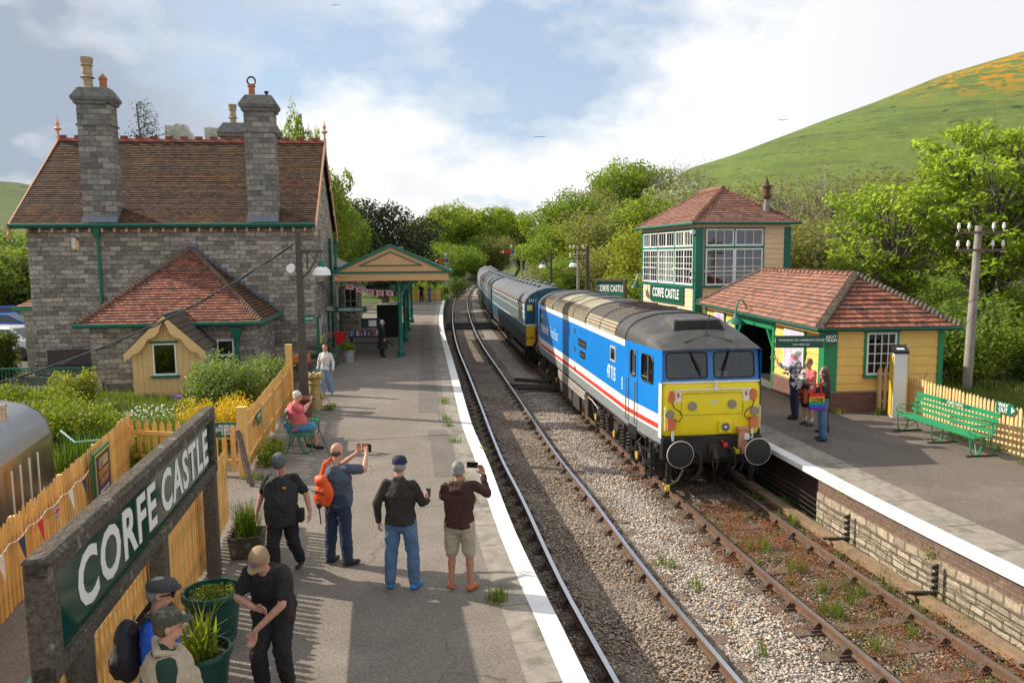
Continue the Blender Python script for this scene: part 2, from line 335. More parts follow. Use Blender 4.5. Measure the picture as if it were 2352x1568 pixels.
def attrmat(name, rough=.9, bump=.0, bs=30, vor=None, spec=.3, hsmooth=.35):
    """colour comes from the object's own 'tone' attribute, broken up by noise (and stones)"""
    m = bpy.data.materials.new(name); m.use_nodes = True; n = m.node_tree; N = n.nodes; K = n.links
    p = N['Principled BSDF']; p.inputs['Roughness'].default_value = rough; p.inputs['Specular IOR Level'].default_value = spec
    at = N.new('ShaderNodeAttribute'); at.attribute_name = 'tone'; t = N.new('ShaderNodeTexCoord'); cur = at.outputs['Color']
    def mul(fac, lo, hi, a=.3, b=.7):
        nonlocal cur
        r = N.new('ShaderNodeMapRange'); r.inputs['From Min'].default_value = a; r.inputs['From Max'].default_value = b; r.inputs['To Min'].default_value = lo; r.inputs['To Max'].default_value = hi; K.new(fac, r.inputs['Value'])
        s = N.new('ShaderNodeVectorMath'); s.operation = 'SCALE'; K.new(cur, s.inputs[0]); K.new(r.outputs[0], s.inputs['Scale']); cur = s.outputs[0]
    def noise(sc_, det=6):
        a = N.new('ShaderNodeTexNoise'); a.inputs['Scale'].default_value = sc_; a.inputs['Detail'].default_value = det; a.inputs['Roughness'].default_value = .65; K.new(t.outputs['Object'], a.inputs['Vector']); return a.outputs['Fac']
    mul(noise(.6), .82, 1.16)
    h = noise(bs)
    if vor:
        v = N.new('ShaderNodeTexVoronoi'); v.inputs['Scale'].default_value = vor; K.new(t.outputs['Object'], v.inputs['Vector'])
        sp = N.new('ShaderNodeSeparateColor'); K.new(v.outputs['Color'], sp.inputs[0]); mul(sp.outputs[0], .45, 1.55, 0, 1); mul(v.outputs['Distance'], 1.1, .55, .1, .75)
        iv = N.new('ShaderNodeMath'); iv.operation = 'MULTIPLY'; iv.inputs[1].default_value = -1; K.new(v.outputs['Distance'], iv.inputs[0]); h = iv.outputs[0]
    else: mul(h, .88, 1.12)
    K.new(cur, p.inputs['Base Color'])
    if bump:
        u = N.new('ShaderNodeBump'); u.inputs['Strength'].default_value = 1; u.inputs['Distance'].default_value = bump; K.new(h, u.inputs['Height']); K.new(u.outputs[0], p.inputs['Normal'])
    return m
def sstep(a, b, x): t = min(max((x-a)/(b-a), 0), 1); return t*t*(3-2*t)

# --- terrain
ridge = [(-1.2, .13), (-.66, .118), (-.62, .105), (-.5, .06), (-.2, .03), (.1, .05), (.18, .085), (.225, .112), (.30, .138), (.366, .166), (.45, .192), (.525, .216), (.60, .238), (.665, .251), (.9, .275), (1.3, .25)]
rf = spline(ridge)
def terr(x, y, s):
    if y < 74:
        zl = -.03 if s < 0 else (-.04 if s < 12 else -.04-.3*sstep(12, 20, s))
        z = zl if s < -2.3 else (-1.32 if s < 5.9 else zl)
        if y > 50 and s > 6.1: z = -.04+sstep(50, 74, y)*min((s-6.1)*.3, 6)
        if s < -2.3 and y > 56: z = -.03
    else:
        zt = -1.05
        if -2.6 < s < 6.2: z = zt-.15
        elif s >= 6.2: z = zt+min((s-6.2)*.62, 8)*sstep(74, 120, y)+min((s-6.2)*.35, 6)*(1-sstep(74, 120, y))
        else: z = zt+min((-s-2.6)*.16, 1.0)*(y < 140)+sstep(110, 160, y)*min(max(-s-16, 0)*.4, 7)
    if y > 95:
        a = x/y; e = rf(a); H = e*235*math.sqrt(1+a*a*.0)
        t = sstep(95, 240, y) if y <= 240 else 1-.25*sstep(240, 420, y)
        und = .6*math.sin(x*.05+y*.03)+.5*math.sin(x*.021-y*.06)
        if a > .1 or a < -.3: z = max(z, H*t+und*t*2+2)
        elif not (-17 < s < 8.5 and y < 200): z = max(z, 3.0*t)
    return z
sv = [-330, -280, -230, -190, -160, -130, -105, -85, -68, -54, -42, -33, -26, -20, -15, -11, -8, -6, -4.4, -3.2, -2.62, -2.31, -2.29, -1, 0, 1.5, 3, 4.5, 5.5, 5.89, 5.91, 6.2, 7, 8.5, 10.5, 13, 16, 20, 25, 31, 38, 46, 55, 65, 77, 90, 105, 122, 140, 160, 182, 206, 232, 260, 300]
yv = [-8, 0, 6, 12, 18, 24, 30, 36, 40, 43, 46, 50, 54, 57, 61, 65, 69, 73.9, 74.1, 80, 88, 95, 103, 112, 122, 132, 143, 154, 165, 176, 188, 200, 212, 224, 236, 248, 262, 280, 310, 360, 430]
V = []; F = []; C = []
for y in yv:
    for s in sv:
        p = off(min(y, 150), s) if y <= 150 else off(150, s)+Vector((0, y-150, 0))
        if y > 95 and abs(s) > 30: p = Vector((p.x*(1+(y-95)/500), p.y, 0))
        z = terr(p.x, p.y, s); V.append((p.x, p.y, z))
        g = (.085, .13, .022)
        a = p.x/max(p.y, 1)
        if p.y > 95 and a > .15: g = (.125, .175, .034)
        elif p.y > 95 and a < -.3: g = (.10, .13, .04)
        elif s < -2.5 and p.y < 74: g = (.12, .105, .07)
        elif s > 5 and p.y < 74: g = (.10, .095, .05)
        C.append(g)
n = len(sv)
F = [(i*n+k, i*n+k+1, (i+1)*n+k+1, (i+1)*n+k) for i in range(len(yv)-1) for k in range(n-1)]
gm = attrmat('ground grass and soil', .95, .06, 14)
nn_ = gm.node_tree; N = nn_.nodes; K = nn_.links; pr = N['Principled BSDF']; basel = pr.inputs['Base Color'].links[0].from_socket
t = N.new('ShaderNodeTexCoord'); sx = N.new('ShaderNodeSeparateXYZ'); K.new(t.outputs['Object'], sx.inputs[0])
def ns(sc_, det=8, stretch=None):
    a = N.new('ShaderNodeTexNoise'); a.inputs['Scale'].default_value = sc_; a.inputs['Detail'].default_value = det; a.inputs['Roughness'].default_value = .7
    if stretch:
        mp = N.new('ShaderNodeMapping'); mp.inputs['Scale'].default_value = stretch; K.new(t.outputs['Object'], mp.inputs[0]); K.new(mp.outputs[0], a.inputs['Vector'])
    else: K.new(t.outputs['Object'], a.inputs['Vector'])
    return a.outputs['Fac']
def mr(v, a, b, c=0., d=1.):
    r = N.new('ShaderNodeMapRange'); r.inputs['From Min'].default_value = a; r.inputs['From Max'].default_value = b; r.inputs['To Min'].default_value = c; r.inputs['To Max'].default_value = d; K.new(v, r.inputs['Value']); return r.outputs[0]
def mlt(a, b):
    m_ = N.new('ShaderNodeMath'); m_.operation = 'MULTIPLY'; K.new(a, m_.inputs[0]); K.new(b, m_.inputs[1]); return m_.outputs[0]
hz = mr(sx.outputs['Z'], 10, 16)
def mixc(f, cc):
    global basel
    x = N.new('ShaderNodeMixRGB'); K.new(f, x.inputs[0]); K.new(basel, x.inputs[1]); x.inputs[2].default_value = (*cc, 1); basel = x.outputs[0]
mixc(mlt(hz, mr(ns(.09), .48, .66, 0, .8)), (.075, .125, .025))
mixc(mlt(hz, mr(ns(.5, 10, (1, .3, 1)), .56, .66, 0, .75)), (.20, .19, .075))
trk = mlt(hz, mr(ns(.3, 6, (.12, .12, 2.4)), .535, .56)); mixc(mlt(trk, mr(ns(.2), .4, .6, .2, .7)), (.07, .09, .03))
go = mlt(mlt(mr(sx.outputs['Z'], 38, 50), mr(sx.outputs['X'], 98, 118)), mr(ns(.22, 10), .51, .53)); mixc(go, (.40, .19, .012)); mixc(mlt(hz, mr(ns(.16, 10), .60, .63)), (.035, .06, .018))
K.new(basel, pr.inputs['Base Color'])
struct(npmesh('ground', V, F, gm, colors=np.array(C), smooth=True))

# --- trackbed
def swp(mb, prof, ys, closed=False, cap=False):
    """sweep a profile [(s, z)] along the line"""
    return mb.loft([[(off(y, s).x, off(y, s).y, z) for s, z in prof] for y in ys], closed=closed, cap=cap)
ynear = [i*.6 for i in range(-4, 60)]; yfar = [36+i*1.5 for i in range(0, 90)]
yall = [y for y in ynear if y < 36]+yfar
V = []; C = []; svb = [-1.74, -1.5, -1.2, -.9, -.6, -.3, 0, .3, .6, .9, 1.2, 1.45, 1.7, 1.95, 2.2, 2.5, 2.8, 3.1, 3.42, 3.8, 4.1, 4.4, 4.65, 5.0]
rg = np.random.default_rng(3)
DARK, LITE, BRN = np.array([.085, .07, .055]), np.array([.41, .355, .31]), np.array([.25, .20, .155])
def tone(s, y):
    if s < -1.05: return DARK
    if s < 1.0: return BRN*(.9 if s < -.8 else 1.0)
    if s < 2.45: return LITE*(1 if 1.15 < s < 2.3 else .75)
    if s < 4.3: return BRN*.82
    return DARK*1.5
for y in yall:
    for s in svb:
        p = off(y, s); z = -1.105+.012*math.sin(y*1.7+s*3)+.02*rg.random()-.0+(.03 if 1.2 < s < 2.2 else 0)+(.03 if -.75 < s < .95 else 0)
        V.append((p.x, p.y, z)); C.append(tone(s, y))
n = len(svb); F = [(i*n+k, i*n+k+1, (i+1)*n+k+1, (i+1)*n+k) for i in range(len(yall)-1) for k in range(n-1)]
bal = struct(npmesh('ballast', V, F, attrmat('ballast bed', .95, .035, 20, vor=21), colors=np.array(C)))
NS = 60000; yy = 6.6*np.exp(rg.random(NS)*np.log(30/6.6)); ss = -1.45+6.2*rg.random(NS)
keep = np.ones(NS, bool)
for rs in (-.7525, .7525, TS-.7525, TS+.7525): keep &= np.abs(ss-rs) > .09
yy, ss = yy[keep], ss[keep]; NS = len(yy)
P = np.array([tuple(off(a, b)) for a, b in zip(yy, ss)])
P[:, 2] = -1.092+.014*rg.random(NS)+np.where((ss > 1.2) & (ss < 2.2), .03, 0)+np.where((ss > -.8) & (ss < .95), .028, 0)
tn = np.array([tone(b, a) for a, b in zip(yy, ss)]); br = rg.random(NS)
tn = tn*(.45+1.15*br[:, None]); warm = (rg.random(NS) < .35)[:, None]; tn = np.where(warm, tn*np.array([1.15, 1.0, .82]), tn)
pale = (rg.random(NS) < .05)[:, None]; tn = np.where(pale, np.array([.45, .43, .40]), tn)
base = np.array([[1, 0, 0], [0, 1, 0], [-1, 0, 0], [0, -1, 0], [0, 0, 1], [0, 0, -1]], float)
tri = np.array([[0, 1, 4], [1, 2, 4], [2, 3, 4], [3, 0, 4], [1, 0, 5], [2, 1, 5], [3, 2, 5], [0, 3, 5]])
r_ = (.014+.017*rg.random(NS)); B = base[None]*(1+.35*rg.normal(size=(NS, 6, 3))*.6); B = B*np.stack([.8+.6*rg.random(NS), .8+.5*rg.random(NS), .55+.4*rg.random(NS)], 1)[:, None, :]
an = rg.random(NS)*2*np.pi; ca_, sa_ = np.cos(an)[:, None], np.sin(an)[:, None]; bx = B[:, :, 0]*ca_-B[:, :, 1]*sa_; by = B[:, :, 0]*sa_+B[:, :, 1]*ca_; B = np.stack([bx, by, B[:, :, 2]], 2)
V = (P[:, None, :]+B*r_[:, None, None]).reshape(-1, 3); F = (np.arange(NS)[:, None, None]*6+tri[None]).reshape(-1, 3)
st = npmesh('loose_stones', V, F, attrmat('ballast stone', .9, 0, 30), colors=np.repeat(tn, 6, axis=0)); st['kind'] = 'stuff'

rust = mat('rusty rail side', (.125, .066, .038), .85, var=.3, vs=9, c2=(.075, .05, .035), c2s=2.5)
steel = mat('polished rail head', (.55, .56, .58), .28, metal=.9, var=.06)
steel2 = mat('duller rail head', (.24, .19, .16), .4, metal=.6, var=.2)
timber = mat('old sleeper timber', (.13, .088, .062), .9, var=.3, vs=14, bump=.01, bs=30, c2=(.20, .13, .09), c2s=.8, c2t=.52)
chairm = mat('rusty rail chair', (.085, .052, .034), .85, var=.25)
RP = [(-.035, 0), (-.036, -.03), (-.012, -.045), (-.01, -.11), (-.032, -.125), (-.032, -.145), (.032, -.145), (.032, -.125), (.01, -.11), (.012, -.045), (.036, -.03), (.035, 0)]
slmb = MB(); slmb.box(-1.3, 1.3, -.125, .125, -.13, 0)
slmb.m(1)
for s in (-.7525, .7525):
    slmb.box(s-.19, s+.19, -.09, .09, .0, .035); 
    for e in (-1, 1):
        slmb.prism([(s+e*.045, -.05, .035), (s+e*.15, -.05, .035), (s+e*.055, -.05, .13)], (0, .1, 0))
    slmb.tube([(s-.13, 0, .035), (s-.13, 0, .07)], .018, 6); slmb.tube([(s+.13, 0, .035), (s+.13, 0, .07)], .018, 6)
def track(name, label, s0, st_, yend):
    t = thing(name, label, 'railway track', (0, 0, 0), group='parallel railway tracks through the station')
    ys = [y for y in [i*.8-3 for i in range(60)] if y < 44]+[44+i*2.0 for i in range(60)]; ys = [y for y in ys if y < yend]
    for rs in (-.7525, .7525):
        mb = MB(); mb.loft([[(off(y, s0+rs+a).x, off(y, s0+rs+a).y, -.9+z) for a, z in RP] for y in ys], closed=True, cap=True)
        n_ = len(RP); mb.mi = [1 if (i % n_) == n_-1 and i < n_*(len(ys)-1) else 0 for i in range(len(mb.f))]
        mb.build('rail', [rust, st_], t, smooth=False)
    y = 5.2; first = None; k = 0; rest = MB()
    while y < yend-1:
        p = off(y, s0); d = dirc(y); an = math.atan2(-d.x, d.y)
        if k < 96:
            if first is None: first = o = slmb.build('sleeper', [timber, chairm], t)
            else: o = first.copy(); col.objects.link(o)
            o.location = (p.x+rnd.uniform(-.03, .03), p.y, -1.07+rnd.uniform(-.008, .006)); o.rotation_euler = (0, 0, an+rnd.uniform(-.012, .012))
        else:
            rest.M = Matrix.Translation((p.x, p.y, -1.075)) @ Matrix.Rotation(an, 4, 'Z'); rest.box(-1.3, 1.3, -.125, .125, -.13, 0)
        y += .715; k += 1
    if rest.v: o = rest.build('distant_sleepers', timber, t); o['kind'] = 'stuff'
    return t
track('railway_track', 'empty track with bright rails beside the left platform', 0, steel, 158)
track('railway_track', 'weedy track with rusty rails that the blue train stands on', TS, steel2, 158)
gd = thing('trespass_guard', 'black ribbed anti-trespass mat lying across the near track', 'trespass guard')
mb = MB(); blk = mat('black rubber', (.02, .02, .022), .7)
for row, y0 in enumerate((58.2, 61.2)):
    for i in range(52):
        s = -1.3+i*.082
        if min(abs(s-.7525), abs(s+.7525)) < .08: continue
        p = off(y0, s); d = dirc(y0); mb.M = Matrix.Translation((p.x, p.y, -1.02)) @ Matrix.Rotation(math.atan2(-d.x, d.y), 4, 'Z')
        mb.prism([(-.035, -1.2, 0), (.035, -1.2, 0), (0, -1.2, .09)], (0, 2.3, 0))
mb.build('ribbed_mat', blk, gd)
mb = MB()
for s in (-1.35, 2.85): mb.bar(off(57, s)+Vector((0, 0, -.98)), off(62.4, s)+Vector((0, 0, -.98)), .1, .14)
mb.build('edge_beam', blk, gd)

# --- platforms
def asphalt(name, c, c2, cr=(.04, .037, .03), crk=1.0):
    m = mat(name, c, .93, var=.10, vs=1.1, bump=.006, bs=140, c2=c2, c2s=.35, c2t=.5, spec=.2)
    n = m.node_tree; N = n.nodes; K = n.links; p = N['Principled BSDF']; src = p.inputs['Base Color'].links[0].from_socket; t = N.new('ShaderNodeTexCoord')
    g = N.new('ShaderNodeTexVoronoi'); g.inputs['Scale'].default_value = 75; K.new(t.outputs['Object'], g.inputs['Vector']); sp = N.new('ShaderNodeSeparateColor'); K.new(g.outputs['Color'], sp.inputs[0])
    r = N.new('ShaderNodeMapRange'); r.inputs['To Min'].default_value = .72; r.inputs['To Max'].default_value = 1.3; K.new(sp.outputs[0], r.inputs['Value']); s = N.new('ShaderNodeVectorMath'); s.operation = 'SCALE'; K.new(src, s.inputs[0]); K.new(r.outputs[0], s.inputs['Scale'])
    d = N.new('ShaderNodeTexNoise'); d.inputs['Scale'].default_value = 1.6; d.inputs['Detail'].default_value = 6; K.new(t.outputs['Object'], d.inputs['Vector'])
    x = N.new('ShaderNodeMixRGB'); x.inputs[0].default_value = .3; K.new(t.outputs['Object'], x.inputs[1]); K.new(d.outputs['Color'], x.inputs[2])
    v = N.new('ShaderNodeTexVoronoi'); v.feature = 'DISTANCE_TO_EDGE'; v.inputs['Scale'].default_value = .75; K.new(x.outputs[0], v.inputs['Vector'])
    q = N.new('ShaderNodeMapRange'); q.inputs['From Min'].default_value = .003; q.inputs['From Max'].default_value = .010; q.inputs['To Min'].default_value = .75*crk; q.inputs['To Max'].default_value = 0; K.new(v.outputs['Distance'], q.inputs['Value'])
    k = N.new('ShaderNodeTexNoise'); k.inputs['Scale'].default_value = .5; K.new(t.outputs['Object'], k.inputs['Vector']); k2 = N.new('ShaderNodeMapRange'); k2.inputs['From Min'].default_value = .45; k2.inputs['From Max'].default_value = .58; K.new(k.outputs['Fac'], k2.inputs['Value'])
    ml = N.new('ShaderNodeMath'); ml.operation = 'MULTIPLY'; K.new(q.outputs[0], ml.inputs[0]); K.new(k2.outputs[0], ml.inputs[1])
    y = N.new('ShaderNodeMixRGB'); K.new(ml.outputs[0], y.inputs[0]); K.new(s.outputs[0], y.inputs[1]); y.inputs[2].default_value = (*cr, 1); K.new(y.outputs[0], p.inputs['Base Color'])
    return m
asp = asphalt('platform asphalt', (.205, .175, .146), (.240, .208, .176), crk=.55)
asp2 = asphalt('right platform asphalt', (.150, .125, .106), (.178, .15, .127), crk=.3)
aspd = asphalt('newer dark asphalt', (.160, .140, .122), (.18, .158, .138), crk=.2)
cope = brickmat('coping slab', (.25, .22, .18), (.19, .165, .135), (.06, .05, .04), 1.15, .9, .010, .006, c3=(.14, .125, .10), c3s=3, warp=.02)
white = mat('white edge paint', (.70, .69, .67), .75, var=.10, vs=5, bump=.004, bs=50, c2=(.40, .37, .33), c2s=4.5, c2t=.66)
wallst = brickmat('platform wall stone', (.48, .40, .29), (.30, .24, .175), (.19, .155, .115), .31, .19, .022, .035, c3=(.52, .46, .36), c3s=1.6, warp=.10, off=.37, fine=.35)
wallbk = brickmat('platform wall brick', (.20, .12, .085), (.16, .105, .08), (.12, .10, .085), .22, .072, .01, .01, c3=(.26, .21, .17), warp=.01)
lb = spline([(-6, -3.6), (2, -4.9), (5, -5.5), (8.8, -6.25), (14.2, -7.75), (15.9, -8.2), (17, -6.2), (20, -6.5), (23, -7.0), (29, -7.9), (31, -8.05), (40, -9.4), (56, -11.2), (76, -13)])
ysp = [-5+i*1.0 for i in range(0, 81)]+[76]
mb = MB(); mb.loft([[(lb(y), y, 0), (off(y, -2.14).x, off(y, -2.14).y, 0)] for y in ysp], closed=False)
struct(mb.build('left_platform', asp))
def slabs(name, s0, s1, y0, y1, ln, m_, z=0, gap=.014):
    mb = MB(); y = y0; mb.loft([[(off(q, s).x, off(q, s).y, z-.03) for s in (s0, s1)] for q in [y0+i*2. for i in range(int((y1-y0)/2)+1)]], closed=False)
    while y < y1:
        l = ln*rnd.uniform(.85, 1.15); a, b, c, d = off(y+gap, s0), off(y+gap, s1), off(y+l, s1), off(y+l, s0); e = z+rnd.uniform(-.003, .003); mb.add([(q.x, q.y, e) for q in (a, b, c, d)]+[(q.x, q.y, e-.03) for q in (a, b, c, d)], [(0, 1, 2, 3), (0, 4, 5, 1), (1, 5, 6, 2), (2, 6, 7, 3), (3, 7, 4, 0)]); y += l
    return struct(mb.build(name, m_))
copm = mat('worn coping concrete', (.27, .235, .195), .92, var=.25, vs=5, bump=.004, bs=60, c2=(.17, .15, .12), c2s=1.6, c2t=.5)
slabs('left_platform_coping', -2.14, -1.775, -5, 76, .95, copm)
mb = MB(); swp(mb, [(-1.775, .004), (-1.505, .004), (-1.5, -.02), (-1.5, -.10), (-1.56, -.10)], ysp); struct(mb.build('left_platform_edge_line', white))
mb = MB(); swp(mb, [(-1.56, -.10), (-1.62, -.10), (-1.62, -1.3)], ysp); struct(mb.build('left_platform_wall', wallbk))
mb = MB(); mb.loft([[(off(y, -2.95).x, y, .004), (off(y, -2.35).x, y, .004)] for y in [21.4+i*.6 for i in range(52)]], closed=False)
mb.loft([[(off(y, -2.18).x-.55, y, .004), (off(y, -2.18).x-.06, y, .004)] for y in [15+i*.6 for i in range(8)]], closed=False)
struct(mb.build('asphalt_patch', aspd))
mb = MB(); mb.prism([(-12.6, 76, -1.3), (off(76, -1.5).x, 76, -1.3), (off(76, -1.5).x, 76, -.001), (-12.6, 76, -.001)], (0, .3, 0)); struct(mb.build('platform_end_wall', wallbk))
mb = MB(); mb.bar((-10.4, 47.2, .0), (off(46.6, -1.8).x, 46.7, .0), .35, .012); struct(mb.build('stone_threshold', cope))
rb = lambda y: 12.2 if y < 21 else 7.8+(y-21)*.0 if False else 12.2
RY = [-4+i*1.0 for i in range(0, 74)]
mb = MB(); mb.loft([[(off(y, TS+1.5+1.02).x, off(y, TS+1.5+1.02).y, 0), (off(y, TS+1.5+1.02).x+(13-off(y, TS+2.5).x if y < 34 else 3.0), y, 0)] for y in RY], closed=False)
struct(mb.build('right_platform', asp2))
slabs('right_platform_coping', TS+1.76, TS+2.52, -4, 73, 1.25, copm)
mb = MB(); swp(mb, [(TS+1.56, -.10), (TS+1.5, -.10), (TS+1.5, -.02), (TS+1.505, .004), (TS+1.76, .004)], RY); struct(mb.build('right_platform_edge_line', white))
rn = [y for y in RY if y < 14.5]+[14.5]; rf2 = [14.5]+[y for y in RY if y > 14.5]
mb = MB(); swp(mb, [(TS+1.62, -.10), (TS+1.62, -.42)], rn); mb.m(1); swp(mb, [(TS+1.62, -.42), (TS+1.60, -.42), (TS+1.60, -1.3)], rn)
mb.m(0); swp(mb, [(TS+1.56, -.10), (TS+2.3, -.10)], rf2); swp(mb, [(TS+2.3, -.10), (TS+2.3, -1.3)], rf2)
a, b = off(14.5, TS+1.6), off(14.5, TS+2.3); mb.add([(a.x, a.y, -1.3), (b.x, b.y, -1.3), (b.x, b.y, -.1), (a.x, a.y, -.1)], [(0, 1, 2, 3)])
struct(mb.build('right_platform_wall', [wallbk, wallst]))
ct = thing('cable_trunking', 'weathered wooden cable trunking along the foot of the right platform wall', 'cable trunking')
wood = mat('weathered trunking timber', (.26, .17, .10), .85, var=.25, vs=8, bump=.006, bs=40, c2=(.13, .09, .06), c2s=1.2)
for ya, yb in ((7.5, 10.6), (10.7, 13.1), (13.2, 16.2), (16.3, 20)):
    mb = MB(); a, b = off(ya, TS+1.28), off(yb, TS+1.28)
    mb.bar((a.x, a.y, -.99), (b.x, b.y, -.99), .2, .1); mb.bar((a.x-.02, a.y, -.925), (b.x-.02, b.y, -.925), .24, .022); mb.build('trunking_plank', wood, ct)
dk = mat('black iron', (.025, .022, .02), .6, var=.2)
for y in (10.65, 13.15, 8.5):
    mb = MB(); p = off(y, TS+1.5); mb.cbox((p.x-.22, p.y, -.9), (.5, .06, .03)); mb.cbox((p.x, p.y, -.72), (.035, .05, .55))
    for k in range(5): mb.lathe([(.032, -.02), (.032, .02)], 8, (p.x-.05, p.y, -.93+k*.11), 'y')
    mb.build('wire_bracket', dk, ct)
wirem = mat('galvanised wire', (.16, .15, .14), .5, metal=.6)
for k in range(5):
    mb = MB(); mb.tube([off(y, TS+1.46)+Vector((0, 0, -.93+k*.11-.03*math.sin((y % 2.5)/2.5*math.pi))) for y in [7+i*.5 for i in range(30)]], .006, 4); mb.build('signal_wire', wirem, ct)
# --- building helpers
def PM(o, deg): return Matrix.Translation(o) @ Matrix.Rotation(R(deg), 4, 'Z')
def tiles(mb, bl, br, tr, tl, course=.115, th=.018, u0=0, jit=.004):
    """a roof slope laid in overlapping courses, uv in metres with v aligned to the courses"""
    bl, br, tr, tl = map(Vector, (bl, br, tr, tl)); Ls = max((tl-bl).length, (tr-br).length); n = max(2, round(((tl+tr)/2-(bl+br)/2).length/course))
    nr = (br-bl).cross(tl-bl).normalized(); nr = nr if nr.z > 0 else -nr; ud = (br-bl).normalized(); c = course
    for i in range(n):
        a, b = i/n, (i+1)/n; A0, A1 = bl.lerp(tl, a), br.lerp(tr, a); B0, B1 = bl.lerp(tl, b), br.lerp(tr, b)
        up = nr*(th*(1+rnd.uniform(-.2, .2)))
        k = max(1, int((A1-A0).length/.9)); 
        for j in range(k):
            p0, p1 = A0.lerp(A1, j/k), A0.lerp(A1, (j+1)/k); q0, q1 = B0.lerp(B1, j/k), B0.lerp(B1, (j+1)/k)
            e = nr*rnd.uniform(-jit, jit); o = len(mb.v); c = .115
            mb.add([p0+up+e, p1+up+e, q1+nr*.002, q0+nr*.002, p0-nr*.01, p1-nr*.01], [(0, 1, 2, 3), (4, 5, 1, 0)])
            for q, vv, w_ in ((0, i*c+.004, p0), (1, i*c+.004, p1), (2, (i+1)*c-.001, q1), (3, (i+1)*c-.001, q0), (4, i*c+.002, p0), (5, i*c+.002, p1)): mb.vu[o+q] = (w_.dot(ud)+u0, vv)
def hiptiles(mb, a, b, n, r=.09, sz=.34):
    a, b = Vector(a), Vector(b); d = (b-a)
    for i in range(n):
        p, q = a+d*(i/n), a+d*((i+1.25)/n); mb.tube([p+Vector((0, 0, .05)), q+Vector((0, 0, .0))], [r, r*.62], 7)
def gutter(name, pts, m, parent, r=.065):
    mb = MB(); mb.tube(pts, r, 8); return mb.build(name, m, parent, smooth=True)
def pipe(name, pts, m, parent, r=.05, hopper=None):
    mb = MB(); mb.tube(pts, r, 8)
    for i in range(len(pts)-1):
        a, b = Vector(pts[i]), Vector(pts[i+1]); k = int((a-b).length/1.7)
        for j in range(k+1): c = a.lerp(b, (j+.15)/(k+1)); mb.lathe([(r*1.3, -.04), (r*1.3, .04)], 8, c)
    if hopper: h = Vector(hopper); mb.loft([[(h.x-q, h.y-q*.8, h.z+z), (h.x+q, h.y-q*.8, h.z+z), (h.x+q, h.y+q*.8, h.z+z), (h.x-q, h.y+q*.8, h.z+z)] for q, z in ((.07, -.35), (.10, -.22), (.15, -.05), (.16, .0), (.20, .02), (.20, .08))])
    return mb.build(name, m, parent, smooth=True)
def clap(mb, x0, x1, z0, z1, bh=.235, th=.022):
    n = max(1, round((z1-z0)/bh)); h = (z1-z0)/n
    for i in range(n):
        a, b = z0+i*h, z0+(i+1)*h; e = rnd.uniform(-.002, .002)
        mb.add([(x0, -th-e, a), (x1, -th-e, a), (x1, 0, b), (x0, 0, b), (x0, 0, a), (x1, 0, a)], [(0, 1, 2, 3), (4, 5, 1, 0)])
def window(parent, M, x0, x1, z0, z1, nx, ny, fm, gm_, fw=.06, bw=.022, sill=None, surround=None, sw=.09, dep=.05, split=0):
    """frame with glazing bars as one part, the pane and sill as sub-parts"""
    mb = MB(); mb.M = M; y0, y1 = -dep, -.005
    mb.box(x0, x0+fw, y0, y1, z0, z1); mb.box(x1-fw, x1, y0, y1, z0, z1); mb.box(x0+fw, x1-fw, y0, y1, z0, z0+fw*1.25); mb.box(x0+fw, x1-fw, y0, y1, z1-fw, z1)
    for i in range(1, nx): x = x0+fw+(x1-x0-2*fw)*i/nx; e = bw*(1.6 if split and i == split else .5); mb.box(x-e, x+e, y0+.006, y1-.01, z0+fw*1.25, z1-fw)
    for i in range(1, ny): z = z0+fw*1.25+(z1-z0-2.25*fw)*i/ny; mb.box(x0+fw, x1-fw, y0+.008, y1-.01, z-bw*.5, z+bw*.5)
    w_ = mb.build('window', fm, parent)
    g = MB(); g.M = M; g.add([(x0+fw*.5, -.018, z0+fw*.5), (x1-fw*.5, -.018, z0+fw*.5), (x1-fw*.5, -.018, z1-fw*.5), (x0+fw*.5, -.018, z1-fw*.5)], [(0, 1, 2, 3)]); g.build('pane', gm_, w_)
    if sill is not None: s_ = MB(); s_.M = M; s_.box(x0-.08, x1+.08, -.11, -.002, z0-.07, z0-.003); s_.build('sill', sill, w_)
    if surround is not None:
        s_ = MB(); s_.M = M; s_.box(x0-sw, x0-.002, -.04, -.002, z0-sw*.6, z1+sw); s_.box(x1+.002, x1+sw, -.04, -.002, z0-sw*.6, z1+sw); s_.box(x0-sw-.02, x1+sw+.02, -.06, -.001, z1+.002, z1+sw+.01); s_.build('surround', surround, w_)
    return w_
grn = mat('station green paint', (.004, .13, .085), .45, var=.08)
grnd = mat('darker green paint', (.003, .075, .045), .4, var=.1)
creamy = mat('buff paint', (.72, .48, .21), .65, var=.07, vs=3, c2=(.55, .33, .14), c2s=.9, c2t=.62)
pale = mat('pale cream boards', (.76, .54, .34), .65, var=.06, vs=2.5)
yel = mat('warm yellow boards', (.82, .51, .13), .6, var=.08, vs=2.5, c2=(.74, .41, .09), c2s=.8, c2t=.58)
wht = mat('white window paint', (.80, .80, .77), .5, var=.04)
glass = glassmat('window glass', (.34, .38, .38), .03, .10)
dglass = mat('dark window glass', (.012, .015, .016), .06, var=.3, spec=.8)
stone = brickmat('coursed grey limestone', (.46, .405, .33), (.18, .162, .135), (.14, .125, .105), .40, .175, .009, .035, c3=(.15, .145, .135), c3s=1.1, c3t=.55, off=.42, warp=.05, spots=(.34, .33, .30), sps=6, spt=.66, fine=.45)
stonep = brickmat('paler dressed stone', (.40, .37, .31), (.29, .265, .22), (.14, .13, .11), .5, .22, .007, .02, c3=(.15, .14, .125), c3s=1.6, c3t=.6, fine=.25)
